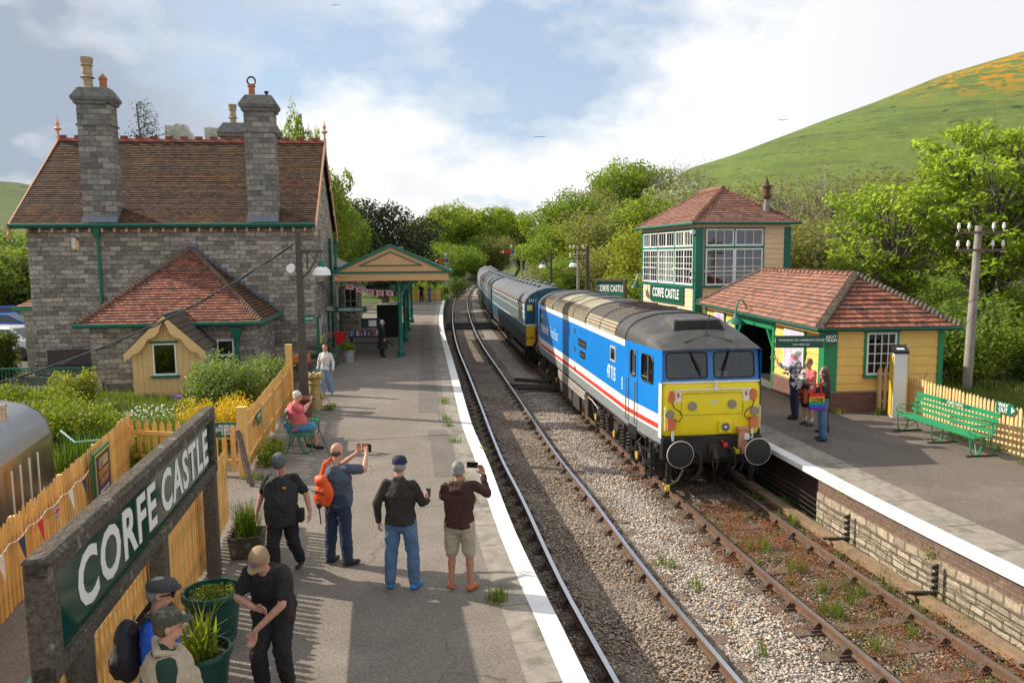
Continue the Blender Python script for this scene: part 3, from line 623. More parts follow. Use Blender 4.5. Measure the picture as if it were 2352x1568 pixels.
stoned = brickmat('sooty chimney stone', (.33, .305, .26), (.13, .125, .115), (.11, .10, .09), .42, .20, .009, .03, c3=(.10, .10, .10), c3s=1.5, c3t=.52, spots=(.36, .36, .33), sps=5, spt=.64, off=.4, warp=.03, fine=.35)
capst = mat('lichened cap stone', (.15, .145, .13), .95, var=.3, vs=7, bump=.02, bs=12, c2=(.045, .045, .045), c2s=3, c2t=.55)
lead = mat('lead flashing', (.15, .165, .19), .5, var=.2, metal=.2)
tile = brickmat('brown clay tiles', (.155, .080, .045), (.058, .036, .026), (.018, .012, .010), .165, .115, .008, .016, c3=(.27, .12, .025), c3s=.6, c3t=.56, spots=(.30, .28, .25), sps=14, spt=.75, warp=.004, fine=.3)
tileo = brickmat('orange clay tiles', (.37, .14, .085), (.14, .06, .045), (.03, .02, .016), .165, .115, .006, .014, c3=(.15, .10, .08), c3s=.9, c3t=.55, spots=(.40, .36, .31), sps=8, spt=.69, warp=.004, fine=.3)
tilep = brickmat('pinkish clay tiles', (.40, .19, .13), (.19, .10, .078), (.04, .026, .022), .165, .115, .006, .012, c3=(.20, .12, .09), c3s=.7, c3t=.55, spots=(.42, .36, .30), sps=9, spt=.70, warp=.004, fine=.25)
tilec = mat('mossy ridge tile', (.20, .13, .09), .95, var=.35, vs=10, bump=.01, bs=30, c2=(.07, .06, .05), c2s=5, c2t=.5)
ridgt = mat('red crested ridge tile', (.22, .06, .035), .85, var=.25, vs=8)
slate = brickmat('grey stone slates', (.20, .185, .16), (.12, .11, .10), (.05, .045, .04), .3, .2, .008, .014, c3=(.28, .24, .18), c3s=1.5)
terra = mat('terracotta', (.36, .13, .06), .85, var=.2)
buffp = mat('buff pot clay', (.36, .28, .17), .9, var=.25, vs=9)
barge = mat('bargeboard paint', (.62, .34, .19), .6, var=.06)
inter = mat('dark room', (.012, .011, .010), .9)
redbk = brickmat('red plinth brick', (.22, .085, .06), (.15, .07, .055), (.17, .145, .12), .225, .075, .010, .008, c3=(.10, .07, .055), c3s=1.5)

# --- station house
TH = 8
H = thing('station_house', 'two-storey grey stone station house with steep tiled roof and two tall chimneys', 'house', (-7.87, 30.66, 0), R(TH))
WZ, EZ, RZ, DP, RYY = 5.55, 5.72, 9.5, 9.0, 4.5; XL, XR = -10.5, 0
mb = MB(); mb.M = None
mb.add([(XL, 0, -.1), (XR, 0, -.1), (XR, 0, WZ), (XL, 0, WZ)], [(0, 1, 2, 3)]); mb.add([(XL, DP, -.1), (XR, DP, -.1), (XR, DP, WZ), (XL, DP, WZ)], [(0, 1, 2, 3)])
for x in (XL, XR): mb.poly([(x, 0, -.1), (x, DP, -.1), (x, DP, WZ), (x, RYY, RZ-.25), (x, 0, WZ)])
mb.build('wall', stone, H)
mb = MB(); mb.box(XL-.08, XL+.02, -.08, .3, -.1, .45); mb.box(XR-.05, XR+.06, -.06, .35, -.1, .45)
for z in [i*.42 for i in range(1, 13)]:
    e = .16 if int(z/.42) % 2 else 0
    mb.box(XR-.32-e, XR+.012, -.014, .28+.16-e, z+.01, z+.40); mb.box(XL-.012, XL+.30+e, -.012, .2, z+.01, z+.40)
mb.build('quoins', stone, H)
mb = MB(); X0, X1 = -10.92, .16
tiles(mb, (X0, -.38, EZ), (X1, -.38, EZ), (X1, RYY, RZ), (X0, RYY, RZ), .14, .022)
tiles(mb, (X1, DP+.38, EZ), (X0, DP+.38, EZ), (X0, RYY, RZ), (X1, RYY, RZ), .24)
rf_ = mb.build('roof', tile, H)
mb = MB(); x = X0
mb.prism([(X0, RYY-.14, RZ-.05), (X0, RYY, RZ+.1), (X0, RYY+.14, RZ-.05)], (X1-X0, 0, 0))
while x < X1-.3: mb.box(x, x+.3, RYY-.03, RYY+.03, RZ+.05, RZ+.21); x += .62
mb.build('ridge', ridgt, H)
mb = MB(); x = XL+.1
while x < XR: mb.box(x, x+.07, -.3, .0, WZ-.12, WZ+.02); x += .44
mb.build('rafter_ends', barge, H)
mb = MB(); mb.box(X0, X1, -.33, .02, WZ+.03, EZ-.02); mb.build('soffit', grnd, H)
gutter('gutter', [(X0-.05, -.42, EZ-.03), (X1, -.42, EZ-.03)], grn, H)
pipe('downpipe', [(-7.95, -.12, EZ-.2), (-7.95, -.12, .2)], grn, H, .065, (-7.95, -.18, EZ-.12))
for xx, sgn in ((X1+.03, 1), (X0-.03, -1)):
    mb = MB(); mb.bar((xx, -.42, EZ-.18), (xx, RYY, RZ-.10), .05, .26); mb.bar((xx, DP+.42, EZ-.18), (xx, RYY, RZ-.10), .05, .26)
    for t_ in (.0, .33, .62):
        for yy0, yy1 in ((-.42, RYY), (DP+.42, RYY)): mb.lathe([(.13, -.03), (.13, .03)], 10, (xx+.01, yy0+(yy1-yy0)*t_, EZ-.42+(RZ-EZ)*t_), 'x')
    mb.build('bargeboard', barge, H)
    mb = MB(); mb.lathe([(.075, -.35), (.075, .18), (.05, .2), (.05, .38), (.10, .42), (.17, .46), (.10, .52), (.05, .58), (.09, .66), (.09, .70), (.03, .8), (.01, 1.02)], 10, (xx, RYY, RZ)); mb.build('finial', barge, H, smooth=True)
def chimney(x0, x1, y0, y1, zb, zt, cap, pots):
    st_ = MB(); st_.box(x0, x1, y0, y1, zb, zt); s_ = .05; st_.box(x0-s_, x1+s_, y0-s_, y1+s_, zt-.78, zt-.72); o = st_.build('chimney', stoned, rf_)
    c = MB(); e = .14
    def rct(q, z): return [(x0-q, y0-q, z), (x1+q, y0-q, z), (x1+q, y1+q, z), (x0-q, y1+q, z)]
    c.loft([rct(.05, zt), rct(.08, zt+.04), rct(.08, zt+.1), rct(e, zt+.16), rct(e+.02, zt+.26), rct(e, zt+.29), rct(-.06, zt+cap), rct(-.12, zt+cap+.03)]); c.build('chimney_cap', capst, o)
    f = MB(); f.box(x0-.03, x1+.03, y0-.02, y1+.2, zb-.02, zb+.42); f.prism([(x0-.05, -.40, EZ+.06), (x1+.05, -.40, EZ+.06), (x1+.02, y0-.01, EZ+.30), (x0-.02, y0-.01, EZ+.30)], (0, 0, .03)); f.build('flashing', lead, o)
    for prof, px, py, n_, pm in pots:
        q = MB(); q.lathe([(r, zt+cap+h) for r, h in prof], n_, (px, py, 0)); pp = q.build('chimney_pot', pm, o, smooth=True); yield pp
crown = [(.21, 0), (.20, .08), (.17, .12), (.17, .48), (.26, .50), (.19, .56), (.17, .60), (.19, .68), (.17, .74), (.17, 1.0), (.215, 1.03), (.215, 1.07), (.19, 1.1), (.215, 1.18), (.235, 1.38), (.19, 1.38), (.17, 1.2)]
redp = [(.15, 0), (.13, .05), (.13, .32), (.155, .34), (.155, .40), (.12, .41)]
cone = [(.14, .41), (.0, .58)]
P0 = list(chimney(-8.36, -7.16, -.22, .45, EZ-.1, 10.15, .62, [([(a, b*.82) for a, b in crown], -8.02, .15, 12, buffp), (redp+[(.13, .42), (.01, .57)], -7.48, .15, 12, terra)]))
for k in range(10):
    pass
cowl = [(.20, 0), (.13, .05), (.12, .34), (.15, .36), (.15, .44), (.11, .45)]
P1 = list(chimney(-2.38, -1.26, -.22, .45, EZ-.1, 9.98, .62, [(cowl, -2.1, .15, 12, terra), ([(.05, 0), (.05, .14), (.09, .15), (.09, .2), (.05, .21)], -1.55, .15, 8, inter)]))
mb = MB(); mb.tube([(-2.1+.15*math.cos(a_), .15, 11.19+.15*math.sin(a_)) for a_ in [i*math.pi/8 for i in range(17)]], [.035]*17, 6); mb.build('cowl', mat('dark glazed clay', (.05, .022, .018), .5), P1[0])
for xx, ww in ((-8.9, .16),): mb = MB(); mb.box(xx, xx+ww, -.14, -.005, 4.82, 5.22); mb.build('alarm_box', mat('off white plastic', (.6, .58, .5), .5), H); mb = MB(); mb.box(xx+.02, xx+.24, -.10, -.004, 4.78, 5.12); mb.build('junction_box', creamy, H)
mb = MB(); mb.box(-9.9, -7.35, -.5, -.42, .42, 1.02); mb.box(-9.9, -7.35, -.46, -.0, .30, .38); bb = mb.build('bench_boards', mat('purple brown boards', (.06, .045, .045), .7), None); tag(bb, 'dark brown bench standing against the foot of the house wall', 'bench'); bb.name = 'garden_bench'; bb.parent = None; bb.matrix_world = Matrix.Translation((-7.87, 30.66, 0)) @ Matrix.Rotation(R(TH), 4, 'Z')
GM = PM((XR, 0, 0), 90)
mb = MB(); mb.M = GM
def mull(x0, x1, z0, z1, n_):
    mb.box(x0-.2, x0, -.06, .0, z0-.15, z1+.22); mb.box(x1, x1+.2, -.06, .0, z0-.15, z1+.22); mb.box(x0, x1, -.06, 0, z1, z1+.22); mb.box(x0-.25, x1+.25, -.14, 0, z0-.25, z0)
    for i in range(1, n_): xx = x0+(x1-x0)*i/n_; mb.box(xx-.07, xx+.07, -.06, 0, z0, z1)
mull(1.2, 3.2, 3.65, 5.6, 3); mull(1.7, 4.1, 1.0, 2.75, 2); mull(6.6, 7.9, 3.7, 5.1, 2)
mb.build('stone_dressings', stonep, H)
for a_, b_, c_, d_ in ((1.2, 3.2, 3.65, 5.6), (1.7, 4.1, 1.0, 2.75), (6.6, 7.9, 3.7, 5.1)): window(H, GM, a_, b_, c_, d_, 3, 2, wht, dglass, .04, dep=.03)
for a_, b_ in ((.25, 1.15), (4.75, 5.6)):
    m_ = MB(); m_.M = GM; m_.box(a_, b_, -.10, -.002, .55, 2.0); nb = m_.build('notice_board', grn, H); m_ = MB(); m_.M = GM; m_.box(a_+.07, b_-.07, -.108, -.10, .62, 1.93); m_.build('poster', mat('faded poster paper', (.42, .44, .40), .6, var=.35, vs=5), nb)
m_ = MB(); m_.M = GM; m_.box(.32, 1.08, -.113, -.108, .62, 1.2); m_.build('yellow_notice', mat('yellow paper', (.72, .6, .05), .6), nb)
pipe('downpipe', [(.12, 6.1, 5.3), (.12, 6.1, .1)], grn, H, .07)
RB = thing('station_offices', 'single-storey stone offices in shadow under the canopy', 'building', (-7.87, 30.66, 0), R(TH))
mb = MB(); mb.add([(-8, DP, -.1), (-.25, DP, -.1), (-.25, 16.2, -.1), (.75, 16.2, -.1), (.75, 20.5, -.1), (-8, 20.5, -.1)]+[(-8, DP, 3.6), (-.25, DP, 3.6), (-.25, 16.2, 3.6), (.75, 16.2, 3.6), (.75, 20.5, 3.6), (-8, 20.5, 3.6)],
     [(1, 2, 8, 7), (2, 3, 9, 8), (3, 4, 10, 9), (4, 5, 11, 10), (5, 0, 6, 11)]); mb.build('wall', stone, RB)
mb = MB(); tiles(mb, (.5, DP+.1, 3.65), (.5, 20.9, 3.65), (-3.8, 20.9, 6.1), (-3.8, DP+.1, 6.1), .22); tiles(mb, (-8.3, 20.9, 3.65), (-8.3, DP+.1, 3.65), (-3.8, DP+.1, 6.1), (-3.8, 20.9, 6.1), .4); orf = mb.build('roof', slate, RB)
mb = MB(); mb.poly([(-8, 20.5, 3.6), (.75, 20.5, 3.6), (-3.8, 20.5, 6.0)]); mb.build('gable', stone, RB)
mb = MB(); mb.box(-5.9, -3.0, 12, 13, 5.2, 10.9); mb.box(-6.05, -2.85, 11.9, 13.1, 10.85, 11.05); mb.prism([(-6.1, 11.85, 11.05), (-2.8, 11.85, 11.05), (-3.1, 12.2, 11.6), (-5.8, 12.2, 11.6)], (0, .9, 0)); oc = mb.build('chimney', capst, orf)
mb = MB(); mb.lathe([(r, 11.5+h*.8) for r, h in crown], 10, (-5.35, 12.6, 0)); mb.build('chimney_pot', buffp, oc, smooth=True); mb = MB(); mb.lathe([(r, 11.55+h) for r, h in cowl], 10, (-3.3, 12.6, 0)); mb.tube([(-3.3+.14*math.cos(a_), 12.6, 12.1+.14*math.sin(a_)) for a_ in [i*math.pi/6 for i in range(13)]], .035, 6); mb.build('chimney_pot', terra, oc, smooth=True)
GO = PM((-.25, 9, 0), 90)
for a_, b_, c_, d_, nm in ((.4, 1.0, .9, 2.7, 'w'), (1.6, 2.9, 0, 2.6, 'door'), (3.6, 4.6, .9, 2.7, 'w'), (5.4, 6.6, 0, 2.6, 'door')):
    if nm == 'door':
        m_ = MB(); m_.M = GO; m_.box(a_, b_, -.05, 0, c_, d_); dd = m_.build('door', grnd, RB); m_ = MB(); m_.M = GO; m_.box(b_-.2, b_-.12, -.11, -.05, 1.0, 1.08); m_.build('handle', steel2, dd)
    else: window(RB, GO, a_, b_, c_, d_, 2, 2, wht, dglass, .05, sill=stonep, surround=creamy)
window(RB, PM((-.1, 16.2, 0), 0), .05, .78, .9, 2.6, 2, 2, wht, dglass, .04, surround=None)
for yy in (9.7, 11.4): pipe('downpipe', [(.05 if yy < 10 else -.1, yy, 5.4), (.05 if yy < 10 else -.1, yy, 3.9), (.12, yy-.1, 3.7)], grn, RB, .07)

B = thing('stone_lean_to', 'low stone wing with orange pyramid roof leaning on the house front', 'building', (-7.87, 30.66, 0), R(TH))
bx0, bx1, by = -7.0, -1.62, -4.0
mb = MB(); mb.add([(bx0, by, -.1), (bx1, by, -.1), (bx1, -.002, -.1), (bx0, -.002, -.1), (bx0, by, 2.15), (bx1, by, 2.15), (bx1, -.002, 2.15), (bx0, -.002, 2.15)], [(0, 1, 5, 4), (1, 2, 6, 5), (3, 0, 4, 7)]); mb.box(bx0-.12, bx0+.35, by-.14, by+.3, -.1, .3); mb.build('wall', stone, B)
mb = MB(); ap = (-4.62, -.01, 4.78); E0, E1, E2, E3 = (bx0-.3, by-.32, 2.22), (bx1+.3, by-.32, 2.22), (bx1+.3, -.01, 2.22), (bx0-.3, -.01, 2.22)
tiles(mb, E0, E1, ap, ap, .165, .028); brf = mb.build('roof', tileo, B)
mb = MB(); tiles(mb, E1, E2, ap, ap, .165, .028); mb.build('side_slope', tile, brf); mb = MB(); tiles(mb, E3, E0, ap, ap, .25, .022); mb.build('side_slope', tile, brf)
mb = MB(); hiptiles(mb, E0, ap, 36, .10); hiptiles(mb, E1, ap, 38, .10); mb.build('hip_tiles', tilec, B)
mb = MB()
for k in range(15):
    t_ = k/15; x = E2[0]+(ap[0]-E2[0])*t_; z = E2[2]+(ap[2]-E2[2])*t_; mb.box(x-.30, x, -.045, -.004, z-.02, z+.28)
mb.prism([(ap[0]-.14, -.05, ap[2]), (ap[0]+.14, -.05, ap[2]), (ap[0]+.3, -.05, ap[2]+.22), (ap[0]-.3, -.05, ap[2]+.22)], (0, .04, 0)); mb.build('stepped_flashing', lead, B)
gutter('gutter', [(E3[0]-.03, E3[1], 2.2), (E0[0]-.03, E0[1]-.04, 2.2), (E1[0]+.03, E1[1]-.04, 2.2), (E2[0]+.03, E2[1], 2.2)], grn, B, .07)
pipe('downpipe', [(-2.2, by-.13, 2.0), (-2.2, by-.13, .1)], grn, B, .06, (-2.2, by-.16, 1.95))
BM = PM((bx1, by, 0), 0)
window(B, BM, -1.28, -.72, 1.05, 1.62, 1, 1, wht, dglass, .05, sill=grnd)
K_ = thing('timber_hut', 'small buff timber hut with scalloped bargeboard in the garden', 'hut', (-12.0, 24.0, -.1), R(11))
KW, KD, KZ = 2.08, 1.75, 1.74
pm = PM((0, 0, 0), 0)
def vboards(mb, x0, x1, z0, z1, w=.17, top=None):
    n = max(1, round((x1-x0)/w)); w = (x1-x0)/n
    for i in range(n):
        a, b = x0+i*w, x0+(i+1)*w; e = rnd.uniform(0, .002); ta, tb = (top(a), top(b)) if top else (z1, z1)
        mb.add([(a+.004, -.02-e, z0), (b-.004, -.02-e, z0), (b-.004, -.02-e, tb), (a+.004, -.02-e, ta), (a, 0, z0), (b, 0, z0), (b, 0, tb), (a, 0, ta)], [(0, 1, 2, 3), (0, 3, 7, 4), (1, 5, 6, 2)])
gab = lambda x: KZ+.95*(1-abs(x-KW/2)/(KW/2))
mb = MB(); mb.M = pm; vboards(mb, 0, .62, 0.05, 0, top=gab); vboards(mb, 1.32, KW, .05, 0, top=gab); vboards(mb, .62, 1.32, .05, .82); vboards(mb, .62, 1.32, 1.88, 0, top=gab)
mb.M = PM((KW, 0, 0), 90); vboards(mb, 0, KD, .05, .72); mb.box(0, .1, -.04, 0, .05, KZ); mb.M = None; mb.box(0, .02, .01, KD, .05, KZ); mb.box(0, KW, KD-.02, KD, .05, KZ); mb.box(.03, KW-.03, .3, .34, .05, .75); mb.build('wall', creamy, K_)
window(K_, pm, .62, 1.32, .82, 1.84, 1, 1, wht, glass, .045, sill=grn)
mb = MB(); mb.box(.55, 1.39, -.075, .0, 1.86, 1.92); mb.build('lintel', grn, K_)
window(K_, PM((KW, 0, 0), 90), .12, KD-.2, .75, 1.55, 4, 3, wht, glass, .04, sill=grn)
mb = MB(); mb.box(.1, KW-.1, KD-.06, KD-.03, .1, 1.6); mb.build('back_wall', inter, K_); mb = MB(); mb.box(.75, .98, .8, .83, .2, 1.6); mb.build('inner_door', grnd, K_)
mb = MB(); ov = .17
tiles(mb, (KW+ov, -.25, KZ-.16), (KW+ov, 2.6, KZ-.16), (KW/2, 2.6, KZ+1.02), (KW/2, -.25, KZ+1.02), .22, .02); tiles(mb, (-ov, 2.6, KZ-.16), (-ov, -.25, KZ-.16), (KW/2, -.25, KZ+1.02), (KW/2, 2.6, KZ+1.02), .22, .02)
mb.build('roof', brickmat('brown slates', (.10, .078, .06), (.07, .058, .048), (.02, .018, .016), .35, .22, .006, .01), K_)
mb = MB(); mb.tube([(KW/2, -.28, KZ+1.03), (KW/2, 2.6, KZ+1.03)], .05, 6); mb.build('ridge', capst, K_)
mb = MB()
for sg in (-1, 1):
    pts = []
    for i in range(25):
        t_ = i/24; x = KW/2+sg*(KW/2+ov)*t_; zt_ = KZ+1.0-(1.18)*t_; dpt = .26+.13*abs(math.sin(t_*math.pi*2.5))-(.10 if t_ < .10 else 0)-(.12 if t_ > .9 else 0)
        pts.append((x, zt_, zt_-dpt))
    for i in range(24):
        (x0, a0, b0), (x1, a1, b1) = pts[i], pts[i+1]; mb.add([(x0, -.27, a0), (x1, -.27, a1), (x1, -.27, b1), (x0, -.27, b0), (x0, -.24, a0), (x1, -.24, a1), (x1, -.24, b1), (x0, -.24, b0)], [(0, 1, 2, 3), (4, 5, 6, 7), (3, 2, 6, 7), (0, 1, 5, 4)])
mb.build('bargeboard', creamy, K_)

# --- canopy
CA = thing('platform_canopy', 'cream boarded canopy with green trim on green iron columns', 'canopy', (-7.6, 33.0, 0), R(-.5))
cw, zf0, zf1, za = 4.88, 3.38, 3.74, 4.86
front = PM((0, 0, 0), 0); gf = lambda x: zf1+(za-zf1)*(1-abs(x-cw/2)/(cw/2))
mb = MB(); mb.M = front; vboards(mb, 0, cw, zf0, zf1, .13); vboards(mb, .1, cw-.1, zf1, 0, .13, top=lambda x: gf(x)-.05); mb.box(0, cw, .0, .03, zf0, zf1); mb.poly([(0, .01, zf1), (cw, .01, zf1), (cw/2, .01, za-.03)])
mb.M = PM((cw, 0, 0), 95.5); vboards(mb, 0, 5.8, zf0, zf1, .14); mb.build('fascia_boards', mat('canopy buff', (.66, .38, .17), .65, var=.05), CA)
mb = MB(); mb.M = front; mb.box(-.06, cw+.06, -.07, -.0, zf1-.05, zf1+.04)
for sg in (-1, 1): mb.bar((cw/2, -.05, za+.02), (cw/2+sg*(cw/2+.14), -.05, zf1+.0), .12, .12, up=(0, 1, 0)); mb.bar((cw/2, -.03, za-.25), (cw/2+sg*1.32, -.03, zf1+.29), .05, .05, up=(0, 1, 0))
mb.bar((cw/2-1.36, -.03, zf1+.29), (cw/2+1.36, -.03, zf1+.29), .05, .05, up=(0, 1, 0)); mb.build('green_trim', grn, CA)
mb = MB(); tiles(mb, (cw+.15, -.08, zf1+.02), (cw-.45, 6.0, zf1+.02), (cw/2-.7, 6.0, za+.04), (cw/2, -.08, za+.04), .2); tiles(mb, (-.6, 6.0, zf1+.02), (-.15, -.08, zf1+.02), (cw/2, -.08, za+.04), (cw/2-.7, 6, za+.04), .3); mb.build('roof', slate, CA)
gutter('gutter', [(cw+.17, -.1, zf1+.0), (cw-.42, 6.0, zf1)], grn, CA, .06)
mb = MB(); mb.prism([(-.1, 5.0, zf0+.08), (cw-.3, 5.0, zf0+.08), (cw-2.4, 19.2, zf0+.08), (-1.9, 19.2, zf0+.08)], (0, 0, .22)); mb.poly([(.05, .05, zf0+.3), (cw-.05, .05, zf0+.3), (cw-.35, 5.2, zf0+.3), (.05, 5.2, zf0+.3)]); mb.build('ceiling', mat('canopy soffit boards', (.30, .22, .13), .8), CA)
for i, (cx, cy) in enumerate(((-4.92, 33.72), (-5.59, 39.6), (-6.27, 45.45), (-6.87, 51.2))):
    lx, ly = cx+7.6, cy-33.0; mb = MB()
    mb.lathe([(.17, 0), (.17, .22), (.12, .26), (.105, .3), (.105, .9), (.13, .92), (.13, .98), (.095, 1.0), (.085, 2.25), (.13, 2.27), (.13, 2.37), (.08, 2.4)], 12, (lx, ly, 0)); mb.cbox((lx, ly, 2.9), (.15, .15, 1.1))
    cc = mb.build('column', grn, CA, smooth=True)
    mb = MB()
    for sg in (-1, 1):
        mb.tube([(lx+sg*(.08+.62*(1-math.cos(a_))), ly, 2.42+.93*math.sin(a_)) for a_ in [k*math.pi/16 for k in range(9)]], .028, 6)
        for k in range(4): mb.tube([(lx+sg*(.16+.08*k)+.07*math.cos(a_), ly, 3.15-.02*k*k*.5+.07*math.sin(a_)) for a_ in [q*math.pi/4 for q in range(9)]], .013, 5)
        mb.tube([(lx, ly+sg*(.08+.6*(1-math.cos(a_))), 2.42+.93*math.sin(a_)) for a_ in [k*math.pi/16 for k in range(9)]], .028, 6)
    mb.build('bracket', mat('pale green ironwork', (.10, .30, .20), .5), cc)

# --- signal box
SB = thing('signal_box', 'tall cream weatherboarded signal box with green corner posts and big windows', 'signal box', (7.92, 33.0, 0), R(10.5))
sw_, sdp, sez = 4.35, 6.5, 5.72
FM = PM((0, 0, 0), 0); LM = PM((0, sdp, 0), -90)
mb = MB(); mb.M = FM
clap(mb, .28, sw_-.25, 0, 3.02); clap(mb, 3.12, sw_-.25, 3.02, 5.5); clap(mb, .28, .36, 3.02, 5.5)
mb.box(.0, sw_, -.03, .0, 5.5, sez-.02)
mb.M = LM; clap(mb, .05, sdp-.2, 0, 3.02); mb.box(0, sdp, -.03, 0, 5.5, sez-.02)
mb.M = PM((sw_, 0, 0), 90); clap(mb, 0, sdp, 0, 5.5); mb.M = None; mb.box(0, sw_, sdp-.03, sdp, 0, 5.5)
mb.build('wall', pale, SB)
mb = MB(); mb.box(-.045, .30, -.055, .10, 0, 5.52); mb.box(-.04, .0, .1, .22, 0, 5.52); mb.box(sw_-.28, sw_+.03, -.05, .1, 0, 5.52); mb.M = LM; mb.box(-.06, .10, -.05, 0, 0, 5.52)
mb.M = FM; mb.box(.36, .42, -.05, 0, 3.0, 5.5); mb.box(3.06, 3.12, -.05, 0, 3.0, 5.5); mb.box(.36, 3.12, -.055, .02, 4.62, 4.72); mb.box(.33, 3.15, -.10, 0, 2.94, 3.02); mb.box(.36, 3.12, -.05, 0, 5.45, 5.52); mb.box(1.70, 1.76, -.052, .01, 4.72, 5.45)
mb.M = LM; mb.box(.1, sdp-.1, -.055, .02, 4.62, 4.72); mb.box(.1, sdp-.1, -.09, 0, 2.94, 3.02); mb.box(.1, sdp-.1, -.05, 0, 5.42, 5.5)
for k in range(4): x = .12+k*2.06; mb.box(x-.05, x+.05, -.06, 0, 3.02, 5.42)
mb.build('green_frame', grn, SB)
window(SB, FM, .42, 1.74, 3.04, 4.62, 3, 4, wht, glass, .06); window(SB, FM, 1.76, 3.06, 3.04, 4.62, 3, 4, wht, glass, .06)
window(SB, FM, .42, 1.70, 4.72, 5.45, 3, 1, wht, glass, .06); window(SB, FM, 1.76, 3.06, 4.72, 5.45, 3, 1, wht, glass, .06)
for k in range(3):
    x = .17+k*2.06
    window(SB, LM, x, x+1.95, 3.04, 4.62, 6, 5, wht, glass, .06, split=3); window(SB, LM, x, x+.96, 4.72, 5.42, 3, 1, wht, glass, .05); window(SB, LM, x+.99, x+1.95, 4.72, 5.42, 3, 1, wht, glass, .05)
for a_ in (1.0, 3.9): window(SB, LM, a_+.9, a_+1.7, 1.15, 1.65, 3, 1, wht, dglass, .05, surround=grn, sw=.05)
mb = MB(); mb.M = FM; mb.tube([(.3, -.12, 3.65), (3.1, -.12, 3.65)], .02, 6); mb.M = LM; mb.tube([(.2, -.12, 3.75), (2.1, -.12, 3.75)], .02, 6); mb.tube([(4.2, -.12, 3.75), (6.4, -.12, 3.75)], .02, 6); mb.build('window_rail', wht, SB)
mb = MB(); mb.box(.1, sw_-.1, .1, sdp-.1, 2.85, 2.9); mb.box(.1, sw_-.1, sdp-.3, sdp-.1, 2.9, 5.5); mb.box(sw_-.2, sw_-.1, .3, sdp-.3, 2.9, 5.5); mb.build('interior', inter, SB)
mb = MB(); mb.box(.1, sw_-.1, .1, sdp-.1, 5.48, 5.5); mb.build('ceiling', mat('cream ceiling', (.4, .36, .28), .8), SB)
e = .28; Rg = (sw_/2, 2.15, 7.32), (sw_/2, sdp-2.15, 7.32)
mb = MB(); c0, c1_, c2_, c3_ = (-e, -e, sez), (sw_+e, -e, sez), (sw_+e, sdp+e, sez), (-e, sdp+e, sez)
tiles(mb, c0, c1_, Rg[0], Rg[0], .15, .026); tiles(mb, c3_, c0, Rg[0], Rg[1], .14, .022, jit=.002); tiles(mb, c1_, c2_, Rg[1], Rg[0], .2); tiles(mb, c2_, c3_, Rg[1], Rg[1], .2); srf = mb.build('roof', tilep, SB)
mb = MB(); hiptiles(mb, c0, Rg[0], 24, .075); hiptiles(mb, c1_, Rg[0], 24, .075); hiptiles(mb, c3_, Rg[1], 20, .075); mb.tube([Vector(Rg[1])+Vector((0, 0, .03)), Vector(Rg[0])+Vector((0, -.1, .03))], .13, 10); mb.build('ridge_and_hips', tilep, srf)
gutter('gutter', [(-e-.05, sdp+e, sez-.03), (-e-.05, -e-.05, sez-.03), (sw_+e+.05, -e-.05, sez-.03)], grn, SB, .065)
mb = MB(); vx, vy = 3.5, .55
mb.lathe([(.14, 6.0), (.14, 6.55), (.10, 6.56), (.10, 6.75)], 10, (vx, vy, 0)); o = mb.build('stove_flue', mat('grey flue pipe', (.22, .21, .2), .6, var=.3), srf, smooth=True)
mb = MB(); mb.lathe([(.10, 6.75), (.2, 6.85), (.2, 6.92), (.16, 6.93), (.16, 7.25), (.21, 7.27), (.21, 7.34), (.12, 7.37), (.01, 7.72)], 8, (vx, vy, 0)); mb.build('flue_cowl', mat('rusty cowl', (.10, .04, .025), .8, var=.4), o)
mb = MB(); mb.M = LM; mb.box(sdp-5.2, sdp-1.15, -.10, -.02, 2.14, 2.98); sg_ = mb.build('name_board', grn, SB); mb = MB(); mb.M = LM; mb.box(sdp-5.12, sdp-1.23, -.108, -.10, 2.2, 2.92); mb.build('panel', grnd, sg_)
text('CORFE CASTLE', .60, wht, SB, (-.115, 3.18, 2.56), LEFTSIDE, bold=.012, sx=.80, space=1.0)
mb = MB(); mb.lathe([(.10, -.1), (.10, .12), (.09, .13)], 12, (-.12, .12, 5.32), 'y'); mb.ball((-.14, .1, 4.0-.35), .06); mb.ball((-.14, .1, 3.35), .07); mb.bar((-.12, .1, 3.35), (0, .1, 3.35), .03); mb.bar((-.12, .1, 3.65), (0, .1, 3.65), .03); mb.build('cameras', wht, SB, smooth=True)
def swan_lamp(parent_or_none, name, label, loc, rz, sz, m_, col_shade):
    t = thing(name, label, 'lamp', loc, rz); mb = MB()
    mb.tube([(0, 0, 0), (0, -.05*sz, .28*sz), (0, -.22*sz, .42*sz), (0, -.42*sz, .40*sz), (0, -.5*sz, .22*sz), (0, -.5*sz, .12*sz)], .018*sz+.006, 6); mb.build('swan_neck', m_, t, smooth=True)
    mb = MB(); mb.lathe([(.05*sz, .12*sz), (.07*sz, .0), (.1*sz, -.03*sz), (.24*sz, -.14*sz), (.25*sz, -.17*sz), (.22*sz, -.16*sz), (.08*sz, -.05*sz)], 14, (0, -.5*sz, 0)); mb.build('lamp_shade', col_shade, t, smooth=True); return t
_b = Matrix.Translation((7.92, 33, 0)) @ Matrix.Rotation(R(10.5), 4, 'Z')
swan_lamp(None, 'wall_lamp', 'small green swan-neck lamp on the far edge of the signal box', _b @ Vector((-.05, sdp-.2, 2.95)), R(10.5-60), 1.1, wht, grnd)
c_ = thing('chair', 'red-backed chair behind the signal box window', 'chair', _b @ Vector((1.55, 1.0, 2.9)), R(20)); mb = MB(); mb.cbox((0, 0, .45), (.5, .45, .08)); mb.cbox((0, .2, .85), (.5, .08, .8)); mb.build('padded_back', mat('red upholstery', (.6, .03, .03), .7), c_, bevel=.02)
